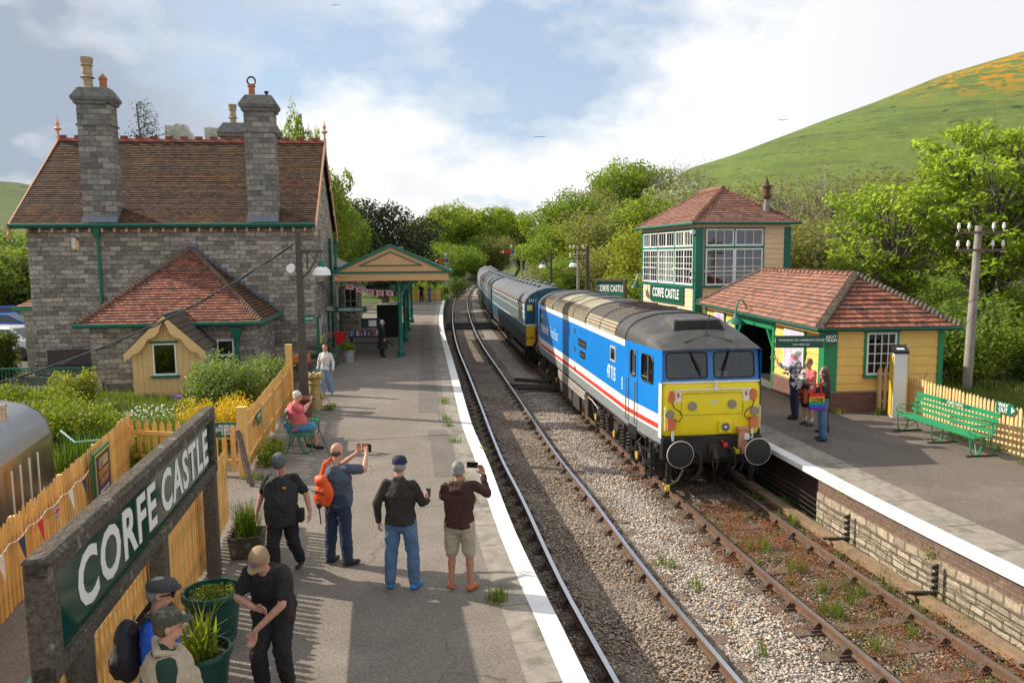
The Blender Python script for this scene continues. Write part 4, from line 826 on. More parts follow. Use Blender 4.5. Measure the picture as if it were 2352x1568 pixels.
mb = MB()
for sx_ in (-.2, .2):
    for sy_ in (-.18, .18): mb.bar((sx_, sy_, 0), (sx_, sy_, .42), .03)
mb.build('legs', timber, c_)

# --- waiting shelter / shed on the right platform
SH = thing('timber_shelter', 'yellow boarded waiting shelter with hipped tile roof on brick plinth', 'shelter', (8.62, 20.95, 0), R(2.5))
hw, hl, hz = 3.3, 11.0, 2.30
F2 = PM((0, 0, 0), 0); L2m = PM((0, hl, 0), -90); o1, o2 = hl-7.25, hl-3.6
mb = MB(); mb.M = F2; clap(mb, .0, 1.1, .55, hz, .25, .025); clap(mb, 2.06, hw, .55, hz, .25, .025); clap(mb, 1.1, 2.06, .55, .98, .22, .025)
mb.M = L2m; clap(mb, 0, o1, .55, hz, .25, .025); clap(mb, o2, hl, .55, hz, .25, .025); mb.box(0, hl, -.03, 0, hz, hz+.08); mb.M = F2; mb.box(0, hw, -.03, 0, hz, hz+.08)
mb.M = PM((hw, 0, 0), 90); clap(mb, 0, hl, .55, hz, .25, .025); mb.M = None; mb.box(0, hw, hl-.03, hl, 0, hz); mb.build('wall', yel, SH)
mb = MB(); mb.box(-.02, hw+.02, -.05, -.0, -.02, .54); mb.M = L2m; mb.box(0, o1, -.06, .1, -.02, .54); mb.box(o2, hl+.05, -.06, .1, -.02, .54); mb.build('plinth', redbk, SH)
mb = MB(); mb.M = L2m; mb.box(0, o1, -.07, .1, .54, .58); mb.box(o2, hl+.06, -.07, .1, .54, .58); mb.M = F2; mb.box(-.05, hw+.05, -.07, .0, .54, .58); mb.build('plinth_cap', cope, SH)
gr2 = mat('bright green paint', (.01, .22, .085), .45, var=.08)
mb = MB(); mb.box(-.05, .33, -.06, .05, .58, hz+.0); mb.box(-.05, -.0, .05, .28, .58, hz); mb.box(hw-.12, hw+.03, -.05, .05, .58, hz)
mb.M = L2m; mb.box(o1-.08, o1+.08, -.06, .1, .0, hz); mb.box(o2-.08, o2+.08, -.06, .1, 0, hz); mb.box(o1+.08, o2-.08, -.07, .08, hz-.36, hz-.06); mb.bar((o1+.08, 0, 1.35), (o1+.62, 0, hz-.36), .09, .08, up=(0, 1, 0)); mb.bar((o2-.08, 0, 1.35), (o2-.62, 0, hz-.36), .09, .08, up=(0, 1, 0)); mb.box(-.02, .12, -.05, .0, .58, hz)
mb.build('green_posts', gr2, SH)
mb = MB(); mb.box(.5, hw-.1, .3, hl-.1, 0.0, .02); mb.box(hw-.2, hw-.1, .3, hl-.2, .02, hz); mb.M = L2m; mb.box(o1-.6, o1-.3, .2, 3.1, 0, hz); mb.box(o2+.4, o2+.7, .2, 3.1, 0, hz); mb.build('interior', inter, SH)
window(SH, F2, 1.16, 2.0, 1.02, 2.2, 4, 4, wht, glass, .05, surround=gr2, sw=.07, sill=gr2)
mb = MB(); mb.box(.9, 2.3, .5, .52, .6, 2.25); mb.build('inner_wall', mat('dim interior wall', (.05, .025, .018), .9, var=.5, vs=3), SH)  # wall sheet behind the window; indoor dimness is put into its dark brown
e = .3; c0, c1_, c2_, c3_ = (-e, -e, hz+.06), (hw+e, -e, hz+.06), (hw+e, hl+e, hz+.06), (-e, hl+e, hz+.06); r0, r1 = (hw/2, 1.75, 3.72), (hw/2, hl-1.75, 3.72)
mb = MB(); tiles(mb, c3_, c0, r0, r1, .185, .026, jit=.007); tiles(mb, c1_, c2_, r1, r0, .3); hrf = mb.build('roof', tilep, SH); mb = MB(); tiles(mb, c0, c1_, r0, r0, .20, .032, jit=.007); tiles(mb, c2_, c3_, r1, r1, .3); mb.build('hip_end', tileo, hrf)
mb = MB(); hiptiles(mb, c0, r0, 26, .13); hiptiles(mb, c1_, r0, 26, .11); hiptiles(mb, c3_, r1, 22, .1); mb.build('hip_tiles', mat('mortared hip tiles', (.13, .105, .085), .95, var=.4, vs=9, bump=.03, bs=14, c2=(.26, .21, .16), c2s=6, c2t=.56), hrf)
mb = MB(); hiptiles(mb, r0, r1, 22, .10); mb.build('ridge', tilep, hrf)
gutter('gutter', [(-e-.05, hl+e, hz+.02), (-e-.05, -e-.05, hz+.02), (hw+e+.05, -e-.05, hz+.02)], grnd, SH, .05)
mb = MB(); mb.M = L2m; pp_ = []
for a_, b_ in ((hl-2.65, hl-1.2), (hl-9.7, hl-8.5)):
    m_ = MB(); m_.M = L2m; m_.box(a_, b_, -.09, -.03, .95, 2.12); fr = m_.build('poster_frame', wht, SH); m_ = MB(); m_.M = L2m; m_.box(a_+.06, b_-.06, -.096, -.09, 1.01, 2.06); m_.build('poster', mat('pale landscape poster', (.62, .52, .62), .5, var=.2, vs=1.5, c2=(.45, .25, .5), c2s=1.6, c2t=.5), fr)
    m_ = MB(); m_.M = L2m; m_.box(b_, b_+.05, -.08, -.0, .95, 2.15); m_.build('frame_edge', gr2, fr)
_s = Matrix.Translation((8.62, 20.95, 0)) @ Matrix.Rotation(R(2.5), 4, 'Z')
swan_lamp(None, 'shelter_lamp', 'green swan-neck lamp over the shelter opening', _s @ Vector((-.12, 5.9, 2.22)), R(2.5-50), 1.35, gr2, grn)
ft = thing('train_indicator', 'dark green NEXT TRAIN finger board on the shelter corner', 'sign', _s @ Vector((-.1, -.1, 0)), R(2.5))
mb = MB(); mb.box(-.02, .30, -.16, -.10, 1.90, 2.22); mb.build('header', grnd, ft); text('NEXT\nTRAIN', .115, wht, ft, (.14, -.165, 2.07), FRONT, bold=.002)
mb = MB(); mb.M = Matrix.Rotation(R(-6), 4, 'Z'); mb.box(-1.32, -.04, -.16, -.12, 1.83, 2.16); mb.build('finger', grnd, ft)
text("SWANAGE VIA HARMAN'S CROSS", .085, wht, ft, (-.66, -.105, 2.04), (R(90), 0, R(-6)), bold=.0015, sx=.94); text('AND HERSTON', .065, wht, ft, (-.66, -.105, 1.92), (R(90), 0, R(-6)), bold=.001)
# --- locomotive
blue = mat('loco blue', (.004, .20, .62), .32, var=.05, vs=2, c2=(.01, .17, .50), c2s=.7, c2t=.6)
blue2 = mat('shaded cab blue', (.03, .17, .42), .4, var=.08, vs=3)  # duller copy of the loco blue; the front's shade is put into the colour
lred = mat('loco red stripe', (.62, .045, .03), .4, var=.08); lwht = mat('loco white stripe', (.76, .74, .68), .45, var=.05, vs=3)
lgry = mat('loco grey skirt', (.20, .22, .23), .5, var=.1); lyel = mat('warning yellow', (.86, .68, .010), .42, var=.05, vs=2.5, c2=(.58, .47, .02), c2s=1.3, c2t=.64)
lroof = mat('sooty loco roof', (.050, .047, .045), .55, var=.25, vs=3, c2=(.09, .085, .078), c2s=.9, c2t=.5)
lslat = mat('dark roof slat', (.055, .053, .052), .6, var=.25, vs=5)
lgril = mat('dusty roof grille', (.36, .30, .21), .8, var=.2, vs=4, c2=(.22, .19, .14), c2s=1.5)
ltan = mat('tan roof panel', (.30, .26, .18), .75, var=.25, vs=3, c2=(.16, .145, .12), c2s=1.2, c2t=.5)
under = mat('grimy underframe', (.035, .029, .024), .75, var=.4, vs=6, bump=.004, bs=30, c2=(.085, .055, .035), c2s=2.5, c2t=.55)
blkb = mat('black buffer beam', (.012, .012, .012), .5, var=.2)
oran = mat('orange jumper box', (.60, .17, .06), .55, var=.1); lpink = mat('faded orange casting', (.55, .25, .16), .6)
cabgl = glassmat('cab glass', (.34, .36, .38), .04, .05)
LO = thing('diesel_locomotive', 'blue diesel locomotive with yellow front, red and white side stripes', 'locomotive', (4.37, 16.58, -.9), R(6.45), None)
def hw_(y):
    e = min(y, 18.3-y); return 1.125+(1.335-1.125)*min(1, (e/2.3))**.8 if e < 2.3 else 1.335
YS = [0, .25, .8, 1.5, 2.3, 4, 6, 8, 10, 12, 14, 16.0, 16.8, 17.5, 18.05, 18.3]
def band(z0, z1, y0=0, y1=18.3, sides=(-1, 1), mb=None, n_=0):
    mb = mb or MB(); ys = [y0]+[y for y in YS if y0+.01 < y < y1-.01]+[y1]
    for sg in sides: mb.loft([[(sg*(hw_(y)+n_), y, z0), (sg*(hw_(y)+n_), y, z1)] for y in ys], closed=False)
    return mb
mb = MB()
mb.m(0); band(1.16, 1.42, mb=mb); mb.m(1); band(1.42, 1.475, mb=mb); mb.m(2); band(1.475, 1.59, mb=mb); mb.m(1); band(1.59, 1.80, mb=mb)
mb.m(3); band(1.80, 2.42, mb=mb)
for y0, y1 in ((0, .42), (1.18, 1.52), (1.92, 15.9), (16.9, 18.3)): band(2.42, 3.06, y0, y1, mb=mb)
band(3.06, 3.14, 0, 2.35, mb=mb); band(3.06, 3.14, 16.2, 18.3, mb=mb)
for y0, y1 in ((.42, 1.18), (1.52, 1.92), (15.9, 16.9)): band(3.02, 3.06, y0, y1, mb=mb)
mb.m(1); band(3.06, 3.22, 2.35, 16.2, mb=mb); 
mb.m(3); band(3.14, 3.22, 0, 2.35, mb=mb); band(3.14, 3.22, 16.2, 18.3, mb=mb)
mb.m(1); band(2.42, 3.06, 1.93, 2.03, n_=.002, mb=mb) if False else None
body = mb.build('body', [lgry, lwht, lred, blue], LO)
mb = MB(); band(1.10, 1.17, mb=mb, n_=-.01); mb.box(-1.2, 1.2, .1, 18.2, 1.05, 1.12); mb.build('sole_bar', under, body)
def rprof(y):
    e = min(y, 18.3-y); k = min(1, e/2.6); top = 3.24+.62*(1-(1-k)**2.3); w = hw_(y); zb = 3.22; n = 14; P = []
    for i in range(n+1):
        a = math.pi*i/n; cx, sy = math.cos(a), math.sin(a); P.append((-w*np.sign(cx)*abs(cx)**.84, y, zb+(top-zb)*abs(sy)**.88))
    return P
mb = MB(); ysr = [0, .06, .15, .3, .5, .75, 1.05, 1.4, 1.8, 2.2, 2.6, 3.3]; mb.loft([rprof(y) for y in ysr], closed=False); mb.loft([rprof(18.3-y) for y in reversed(ysr[:-1]+[2.9])], closed=False)
mb.add([rprof(0)[0], rprof(0)[-1], (1.0, .0, 3.2), (-1.0, .0, 3.2)], [(0, 1, 2, 3)]); mb.build('cab_roof', lroof, body, smooth=True)
mb = MB(); ym = [3.3+i*.35 for i in range(36)]; ym = [y for y in ym if y < 15.4]+[15.4]; mb.loft([[q for q in rprof(y)[4:11]] for y in ym], closed=False); mb.build('roof_top', lroof, body, smooth=True)
def roofseg(y0, y1, i0, i1, m_, nm, dz=0, sides=(0, 1)):
    mb = MB(); n = max(2, int((y1-y0)/.5)); 
    for s_ in sides:
        ii = range(i0, i1+1) if s_ == 0 else range(14-i1, 14-i0+1)
        mb.loft([[(Vector(rprof(y)[i])+Vector((0, 0, dz))) for i in ii] for y in [y0+(y1-y0)*k/n for k in range(n+1)]], closed=False)
    return mb.build(nm, m_, body, smooth=True)
roofseg(3.3, 15.4, 0, 4, lslat, 'roof_shoulder')
roofseg(3.35, 6.9, 0, 2, lgril, 'lower_louvre', .012); roofseg(7.2, 12.9, 0, 3, lgril, 'side_grille', .012); roofseg(13.4, 15.3, 0, 3, lgril, 'side_grille', .012)
roofseg(7.2, 12.4, 3, 6, ltan, 'roof_panel', .010)
mb = MB()
for sg in (-1, 1):
    for y0, y1, i0, i1, st_ in ((3.4, 5.0, 0, 5, .55), (5.15, 6.85, 0, 5, .55)):
        for q in [i0+.4+k*st_ for k in range(int((i1-i0)/st_))]:
            def at_(y): i = int(q); f = q-i; A_, B_ = Vector(rprof(y)[i]), Vector(rprof(y)[i+1]); v = A_.lerp(B_, f); return Vector((v.x*(-sg if True else 1), v.y, v.z+.02))
            mb.bar(at_(y0), at_(y1), .02, .03)
    for y0, y1 in ((7.3, 8.9), (9.1, 10.8), (11.0, 12.8), (13.5, 15.2)):
        n_ = int((y1-y0)/.11)
        for k in range(n_+1):
            y = y0+(y1-y0)*k/n_; pts = [Vector((-sg*rprof(y)[i][0] if sg > 0 else rprof(y)[i][0], y, rprof(y)[i][2]+.022)) for i in range(0, 4)]; mb.tube(pts, .008, 4)
        for q in (.25, .7, 1.1, 1.5, 2.0, 2.5):
            pts = []
            for y in (y0, (y0+y1)/2, y1): i = int(q); f = q-i; A_, B_ = Vector(rprof(y)[i]), Vector(rprof(y)[i+1]); v = A_.lerp(B_, f); pts.append(Vector((v.x*(1 if sg < 0 else -1), y, v.z+.022)))
            mb.tube(pts, .011, 4)
o = mb.build('grille_mesh', mat('dark grille bars', (.15, .125, .09), .8, var=.2), body)  # bars in a darker brown than the grille panels
mb = MB()
for y in (3.3, 5.08, 7.05, 9.0, 10.9, 12.95, 15.4, 2.3):
    mb.tube([Vector(p)+Vector((0, 0, .012)) for p in rprof(y)], .022, 5)
mb.build('roof_ribs', lroof, body)
for y in (4.2, 5.9):
    mb = MB(); z = 3.83
    mb.lathe([(.58, z-.03), (.58, z+.05), (.53, z+.05), (.53, z-.02)], 24, (0, y, 0)); 
    for k in range(-4, 5): h_ = math.sqrt(max(.01, .54**2-(k*.12)**2)); mb.bar((k*.12, y-h_, z+.04), (k*.12, y+h_, z+.04), .018); mb.bar((-h_, y+k*.12, z+.045), (h_, y+k*.12, z+.045), .018)
    mb.build('roof_fan', mat('rusty fan mesh', (.06, .035, .03), .8, var=.3), body)
mb = MB(); mb.prism([(-.64, .78, 3.50), (-.54, 1.0, 3.80), (.54, 1.0, 3.80), (.64, .78, 3.50)], (0, .06, 0)); mb.add([(-.64, .79, 3.50), (-.54, 1.01, 3.80), (.54, 1.01, 3.80), (.64, .79, 3.50), (-.85, 2.2, 3.62), (-.5, 2.6, 3.84), (.5, 2.6, 3.84), (.85, 2.2, 3.62)], [(0, 1, 5, 4), (1, 2, 6, 5), (2, 3, 7, 6)]); hd = mb.build('horn_grille', lroof, body)
mb = MB(); [mb.box(-.60+.02*k, .60-.02*k, .745+.045*k, .80+.045*k, 3.51+.058*k, 3.545+.058*k) for k in range(5)]; mb.build('louvre', blkb, hd)
mb = MB(); mb.tube([(.05, .55, 3.45), (.12, .5, 3.98)], .010, 5); mb.cbox((.04, .55, 3.46), (.14, .12, .06)); mb.bar((.0, .5, 3.46), (-.55, .25, 3.36), .03); mb.bar((.1, .5, 3.46), (.55, .25, 3.36), .03); mb.build('aerial', blkb, body)
mb = MB(); fz0, fz1 = 1.34, 2.46
def nose(w, y, z): return [(-w, y+.10, z), (-w+.10, y, z), (w-.10, y, z), (w, y+.10, z)]
mb.loft([nose(1.125, -.01, fz0), nose(1.14, -.045, 1.5), nose(1.14, -.045, 2.36), nose(1.125, -.02, fz1), nose(1.10, .06, fz1+.035)], closed=False); fr = mb.build('yellow_front', lyel, LO, smooth=True)
mb = MB()
for sg in (-1, 1): mb.box(min(sg*1.128, sg*1.148), max(sg*1.128, sg*1.148), .0, .13, 1.2, fz1+.02) if False else mb.loft([[(sg*(hw_(y)+.006), y, fz0-.05), (sg*(hw_(y)+.006), y, fz1+.04)] for y in (0.0, .08, .14)], closed=False)
mb.box(-1.11, 1.11, .02, .07, fz1+.03, fz1+.07); mb.build('white_edge', lwht, fr)
Z0, Z1 = fz1+.06, 3.24
def fy(z): return .05+(z-Z0)*.16
mb = MB()
def fq(x0, x1, z0, z1): mb.add([(x0, fy(z0), z0), (x1, fy(z0), z0), (x1, fy(z1), z1), (x0, fy(z1), z1)], [(0, 1, 2, 3)])
wz0, wz1 = Z0+.07, Z1-.09
fq(-1.10, 1.10, Z0, wz0); fq(-1.10, 1.10, wz1, Z1); fq(-1.10, -1.0, wz0, wz1); fq(-.075, .075, wz0, wz1); fq(1.0, 1.10, wz0, wz1)
for sg in (-1, 1): mb.loft([[(sg*1.10, fy(z), z), (sg*hw_(.3), .3, z)] for z in (Z0-.02, Z1)], closed=False)
for sg in (-1, 1):
    for cx, cz, dx, dz in ((.09, wz0, 1, 1), (.99, wz0, -1, 1), (.09, wz1, 1, -1), (.99, wz1, -1, -1)):
        x = sg*cx; pts = [(x, fy(cz), cz)]
        for k in range(5): a = math.pi/2*k/4; xx = cx+dx*.09*(1-math.cos(a)) ; zz_ = cz+dz*.09*(1-math.sin(a)); pts.append((sg*xx, fy(zz_), zz_))
        mb.poly(pts)
wb = mb.build('window_band', blue2, LO)
for sg in (-1, 1):
    mb = MB(); pts = []
    x0, x1 = (.075, 1.0); r = .09
    for cx, cz, a0 in ((x1-r, wz1-r, 0), (x0+r, wz1-r, 90), (x0+r, wz0+r, 180), (x1-r, wz0+r, 270)):
        for k in range(5): a = R(a0+k*22.5); pts.append((sg*(cx+r*math.cos(a)), cz+r*math.sin(a)))
    mb.tube([(x, fy(z)-.006, z) for x, z in pts+pts[:1]], .014, 6); wr = mb.build('windscreen_rubber', blkb, wb)
    mb = MB(); mb.poly([(x, fy(z)+.005, z) for x, z in pts]); mb.build('windscreen', cabgl, wr)
    mb = MB(); bx = -.46 if sg < 0 else .44; mb.bar((bx, fy(wz1)-.03, wz1+.04), (bx+(.22 if sg < 0 else -.18), fy(2.75)-.03, 2.75), .03); mb.bar((bx+(.05 if sg < 0 else -.05), fy(3.05)-.05, 3.05), (bx+(.24 if sg < 0 else -.20), fy(2.65)-.045, 2.62), .02); mb.build('wiper', blkb, wb)
mb = MB(); mb.box(-1.0, 1.0, 1.9, 1.95, 1.5, 3.2); mb.box(-1.0, 1.0, .12, .6, 2.2, 2.42); mb.box(-1.05, 1.05, .1, 1.9, 1.45, 1.5); mb.build('cab_interior', mat('cab interior', (.03, .032, .035), .8), LO)
mb = MB(); mb.box(.14, .42, .16, .18, 2.60, 2.72); mb.build('cab_notice', wht, LO)
mb = MB(); mb.tube([(-.86, -.10, 2.36), (.86, -.10, 2.36)], .018, 6); [mb.bar((x, -.10, 2.36), (x, -.04, 2.36), .02) for x in (-.86, -.43, 0, .43, .86)]; mb.build('handrail', lwht, fr)
mb = MB(); mb.cbox((.06, -.09, 2.46), (.055, .03, .2)); mb.build('lamp_bracket', lwht, fr)
mb = MB(); mb.tube([(-.66, -.05, 2.27), (-.70, -.05, 2.22), (-.70, -.05, 1.84), (-.66, -.05, 1.80), (.66, -.05, 1.80), (.70, -.05, 1.84), (.70, -.05, 2.22), (.66, -.05, 2.27), (-.66, -.05, 2.27)], .006, 4); mb.build('headcode_panel', mat('panel seam', (.30, .22, .01), .5), fr)
lens = mat('marker lens', (.80, .82, .84), .15, var=.3, vs=60); ring = mat('lamp ring', (.30, .28, .22), .4, metal=.5)
for x, z, r, nm, lm in ((-.45, 2.00, .10, 'marker_light', lens), (.45, 2.02, .10, 'marker_light', lens), (-.96, 1.83, .10, 'tail_light', mat('dark lens', (.06, .06, .055), .2)), (.96, 1.85, .10, 'tail_light', MATS['dark lens'])):
    mb = MB(); mb.lathe([(r, -.075), (r, -.04), (r*.8, -.045), (r*.8, -.08)], 18, (x, 0, z), 'y'); q = mb.build(nm, ring, fr, smooth=True); mb = MB(); mb.lathe([(.001, -.07), (r*.8, -.066), (r*.8, -.06)], 16, (x, 0, z), 'y'); mb.build('lens', lm, q, smooth=True)
mb = MB(); mb.box(.14, .42, -.13, -.04, 1.40, 1.66); hb = mb.build('headlight', lyel, fr, bevel=.01); mb = MB(); mb.lathe([(.10, -.15), (.10, -.13), (.085, -.135), (.085, -.15)], 16, (.28, 0, 1.53), 'y'); mb.build('rim', ring, hb, smooth=True); mb = MB(); mb.lathe([(.001, -.155), (.085, -.14)], 14, (.28, 0, 1.53), 'y'); mb.build('lens', lens, hb, smooth=True)
for sg in (-1, 1):
    mb = MB(); mb.loft([[(sg*.93+.085*math.cos(a)*w_, yy, 2.22+.135*math.sin(a)*w_) for a in [k*math.pi/6 for k in range(12)]] for yy, w_ in ((-.045, 1), (-.09, .95))]); q = mb.build('jumper_socket', oran, fr)
    mb = MB(); mb.tube([(sg*.93, -.1, 2.1), (sg*.88, -.14, 1.98), (sg*.76, -.13, 1.90), (sg*.70, -.12, 1.78), (sg*.78, -.14, 1.68), (sg*.9, -.13, 1.72)], .012, 6); mb.build('jumper_cable', blkb, q, smooth=True)
    mb = MB(); mb.box(sg*.93-.085, sg*.93+.085, -.13, -.04, 1.50, 1.72); mb.box(sg*.93-.10, sg*.93+.10, -.14, -.04, 1.70, 1.735); mb.build('jumper_box', oran, fr)
    mb = MB(); mb.tube([(sg*1.06, -.04, 1.98), (sg*1.08, -.09, 1.96), (sg*1.08, -.09, 1.48), (sg*1.06, -.04, 1.46)], .014, 6); mb.build('grab_rail', lwht, fr)
    mb = MB(); mb.cbox((sg*.90, -.09, 1.36), (.055, .04, .24)); mb.build('lamp_bracket', lwht, fr)
    mb = MB(); mb.box(sg*.77-.075, sg*.77+.075, -.052, -.046, 2.09, 2.33); pl = mb.build('warning_plate', wht, fr); mb = MB(); mb.poly([(sg*.77-.0, -.054, 2.31), (sg*.77-.05, -.054, 2.27), (sg*.77-.01, -.054, 2.27), (sg*.77-.05, -.054, 2.21), (sg*.77+.0, -.054, 2.22), (sg*.77-.03, -.054, 2.15), (sg*.77+.05, -.054, 2.24), (sg*.77+.01, -.054, 2.235), (sg*.77+.04, -.054, 2.27), (sg*.77+.01, -.054, 2.27)]); mb.build('flash_symbol', lred, pl)
mb = MB(); mb.prism([(-.05, -.05, 2.05), (.10, -.05, 2.05), (.13, -.05, 2.10), (-.02, -.05, 2.10)], (0, -.004, 0)); mb.build('maker_plate', mat('pale plate', (.5, .62, .68), .3), fr)
mb = MB(); mb.box(.58, .78, -.16, -.04, 1.05, 1.5); mb.box(.55, .80, -.19, -.03, 1.46, 1.51); mb.box(.64, .73, -.2, -.1, .92, 1.06); cb = mb.build('control_jumper', lpink, fr, bevel=.012); mb = MB(); mb.box(.69, .80, -.22, -.15, 1.25, 1.37); mb.build('cover', wht, cb)
mb = MB(); mb.loft([[(-1.10, .02, 1.34), (1.10, .02, 1.34), (1.16, .10, .98), (-1.16, .10, .98)], [(-1.17, .7, 1.34), (1.17, .7, 1.34), (1.2, .7, .9), (-1.2, .7, .9)]]); mb.box(-1.13, 1.13, -.10, .12, .82, 1.32); mb.box(-.62, -.2, -.14, -.02, 1.31, 1.35); mb.box(.42, .9, -.14, -.02, 1.31, 1.35); mb.build('buffer_beam', blkb, LO, bevel=.02)
for sg in (-1, 1):
    for yb, dr in ((0, -1), (18.3, 1)):
        mb = MB(); mb.lathe([(.16, yb-dr*.0), (.16, yb+dr*.12), (.11, yb+dr*.14), (.11, yb+dr*.42), (.2, yb+dr*.46), (.285, yb+dr*.49), (.285, yb+dr*.525), (.15, yb+dr*.535), (.0, yb+dr*.54)], 26, (sg*.865, 0, 1.05), 'y', cap=False); q = mb.build('buffer', blkb, LO, smooth=True)
        mb = MB(); mb.tube([(sg*.865+.287*math.cos(a), yb+dr*.51, 1.05+.287*math.sin(a)) for a in [k*math.pi/14 for k in range(29)]], .014, 6); mb.build('rim', mat('pale buffer rim', (.55, .55, .50), .5), q, smooth=True)
mb = MB(); mb.tube([(0, -.08, 1.06), (0, -.28, 1.0), (0, -.34, .9), (0, -.28, .82)], .045, 8); mb.tube([(.06, -.3, .95), (.05, -.28, .7), (.0, -.26, .55), (-.05, -.28, .7), (-.06, -.3, .95)], .02, 6); mb.cbox((0, -.12, 1.04), (.2, .1, .22)); mb.build('coupling', under, LO, smooth=True)
for pts, r, m_, nm in (([(.28, -.12, 1.12), (.36, -.24, 1.08), (.46, -.26, .9), (.50, -.22, .7), (.42, -.2, .6)], .03, blkb, 'air_hose'), ([(.55, -.12, .95), (.62, -.22, .92), (.66, -.24, .75), (.6, -.2, .55)], .028, blkb, 'air_hose'), ([(-.42, -.12, 1.05), (-.34, -.28, .95), (-.33, -.3, .65), (-.42, -.26, .45), (-.52, -.2, .40)], .05, blkb, 'vacuum_hose'), ([(-.8, -.1, .8), (-.72, -.28, .62), (-.85, -.32, .42), (-1.05, -.3, .3)], .028, under, 'air_hose')):
    mb = MB(); mb.tube(pts, r, 8); q = mb.build(nm, m_, LO, smooth=True)
for p, c_ in (((.27, -.16, 1.14), mat('red valve', (.6, .02, .04), .4)), ((.55, -.16, .98), mat('yellow valve', (.6, .5, .02), .4)), ((-1.08, -.32, .28), MATS['yellow valve'])): mb = MB(); mb.cbox(p, (.09, .08, .1)); mb.bar(p, (p[0]-.1, p[1]-.03, p[2]+.1), .03); mb.ball(p, .055); mb.build('hose_cock', c_, LO)
for sg in (-1, 1):
    Q = PM((-1.34, 18.3, 0), -90) if sg < 0 else PM((1.34, 0, 0), 90)
    X = (lambda y: 18.3-y) if sg < 0 else (lambda y: y)
    def sbox(y0, y1, z0, z1, d0, d1, m_, nm, par=body, bev=0):
        mb = MB(); 
        for a, b in ((y0, y1),): xa, xb = sorted((hw_(a), hw_(b))); mb.add([(sg*(hw_(y)+d), y, z) for y, z in ((a, z0), (b, z0), (b, z1), (a, z1)) for d in (d0, d1)], [(0, 2, 4, 6), (1, 3, 5, 7), (0, 1, 3, 2), (2, 3, 5, 4), (4, 5, 7, 6), (6, 7, 1, 0)])
        return mb.build(nm, m_, par, bevel=bev)
    for y0, y1, nm in ((.45, 1.15, 'cab_side_window'), (1.55, 1.89, 'door_window'), (16.0, 16.8, 'cab_side_window')):
        mb = MB(); pts = [(y0+.06, 2.42), (y1-.06, 2.42), (y1, 2.48), (y1, 2.98), (y1-.06, 3.04), (y0+.10, 3.04), (y0, 2.94), (y0, 2.48)]; mb.tube([(sg*(hw_(y)+.004), y, z) for y, z in pts+pts[:1]], .018, 6); q = mb.build(nm, blkb, body); mb = MB(); mb.poly([(sg*(hw_(y)-.01), y, z) for y, z in pts]); mb.build('pane', cabgl, q)
        if y1-y0 > .5: mb = MB(); ym_ = (y0*.55+y1*.45) ; mb.bar((sg*hw_(ym_), ym_, 2.42), (sg*hw_(ym_), ym_, 3.04), .025); mb.bar((sg*hw_(ym_), ym_, 2.52), (sg*hw_(y1), y1, 2.52), .02); mb.build('glazing_bar', ring, q)
        mb = MB(); 
        band(2.42, 3.02, y0-.03, y0, sides=(sg,), mb=mb); band(2.42, 3.02, y1, y1+.03, sides=(sg,), mb=mb); mb.build('window_surround', blue, q)
    for y in (1.42, 2.02, 16.9):
        mb = MB(); mb.box(sg*hw_(y)-.004, sg*hw_(y)+.004, y-.008, y+.008, 1.22, 3.12); mb.build('door_seam', blkb, body)
        mb = MB(); mb.tube([(sg*hw_(y), y+.05, 2.32), (sg*(hw_(y)+.06), y+.05, 2.30), (sg*(hw_(y)+.06), y+.05, 1.32), (sg*hw_(y), y+.05, 1.30)], .016, 6); mb.build('door_handrail', ring, body)
    sbox(3.25, 3.80, 2.52, 2.92, -.01, .012, mat('silver frame', (.5, .5, .48), .4), 'small_window'); sbox(3.31, 3.74, 2.57, 2.87, .012, .016, dglass, 'small_pane')
    sbox(15.5, 15.95, 2.42, 2.8, -.01, .012, MATS['silver frame'], 'small_window'); sbox(15.56, 15.89, 2.47, 2.75, .012, .016, dglass, 'small_pane')
    for z in (1.5, 2.15, 2.75): sbox(8.55, 8.75, z, z+.16, 0, .008, under, 'step_recess')
    sbox(6.9, 8.1, 2.42, 2.66, 0, .012, blkb, 'name_plate'); sbox(7.05, 7.85, 2.08, 2.30, 0, .012, blkb, 'name_plate')
    sbox(1.45, 2.0, 1.0, 1.22, .0, .012, blkb, 'step_recess')
xl = -1.335
text('47 715', .50, wht, LO, (xl-.006, 3.69, 2.18), LEFTSIDE, name='running_number', bold=.010, sx=.66)
text('Network', .58, wht, LO, (xl-.006, 14.95, 2.30), LEFTSIDE, name='brand_lettering', bold=.012, sx=.84); text('SouthEast', .58, mat('pale blue lettering', (.35, .60, .85), .5), LO, (xl-.006, 12.75, 2.30), LEFTSIDE, name='brand_lettering', bold=.002, sx=.78)
text('Rail Engineering Solutions', .11, ring, LO, (xl-.016, 7.5, 2.54), LEFTSIDE, name='plate_lettering', sx=.85); text('Quality Assured', .11, ring, LO, (xl-.016, 7.45, 2.19), LEFTSIDE, name='plate_lettering', sx=.85)
mb = MB()
for q in range(6): mb.box(xl-.004, xl+.002, 2.52, 2.66-.04*(q % 2), 1.95+q*.055, 1.975+q*.055)
mb.build('data_panel', wht, LO)
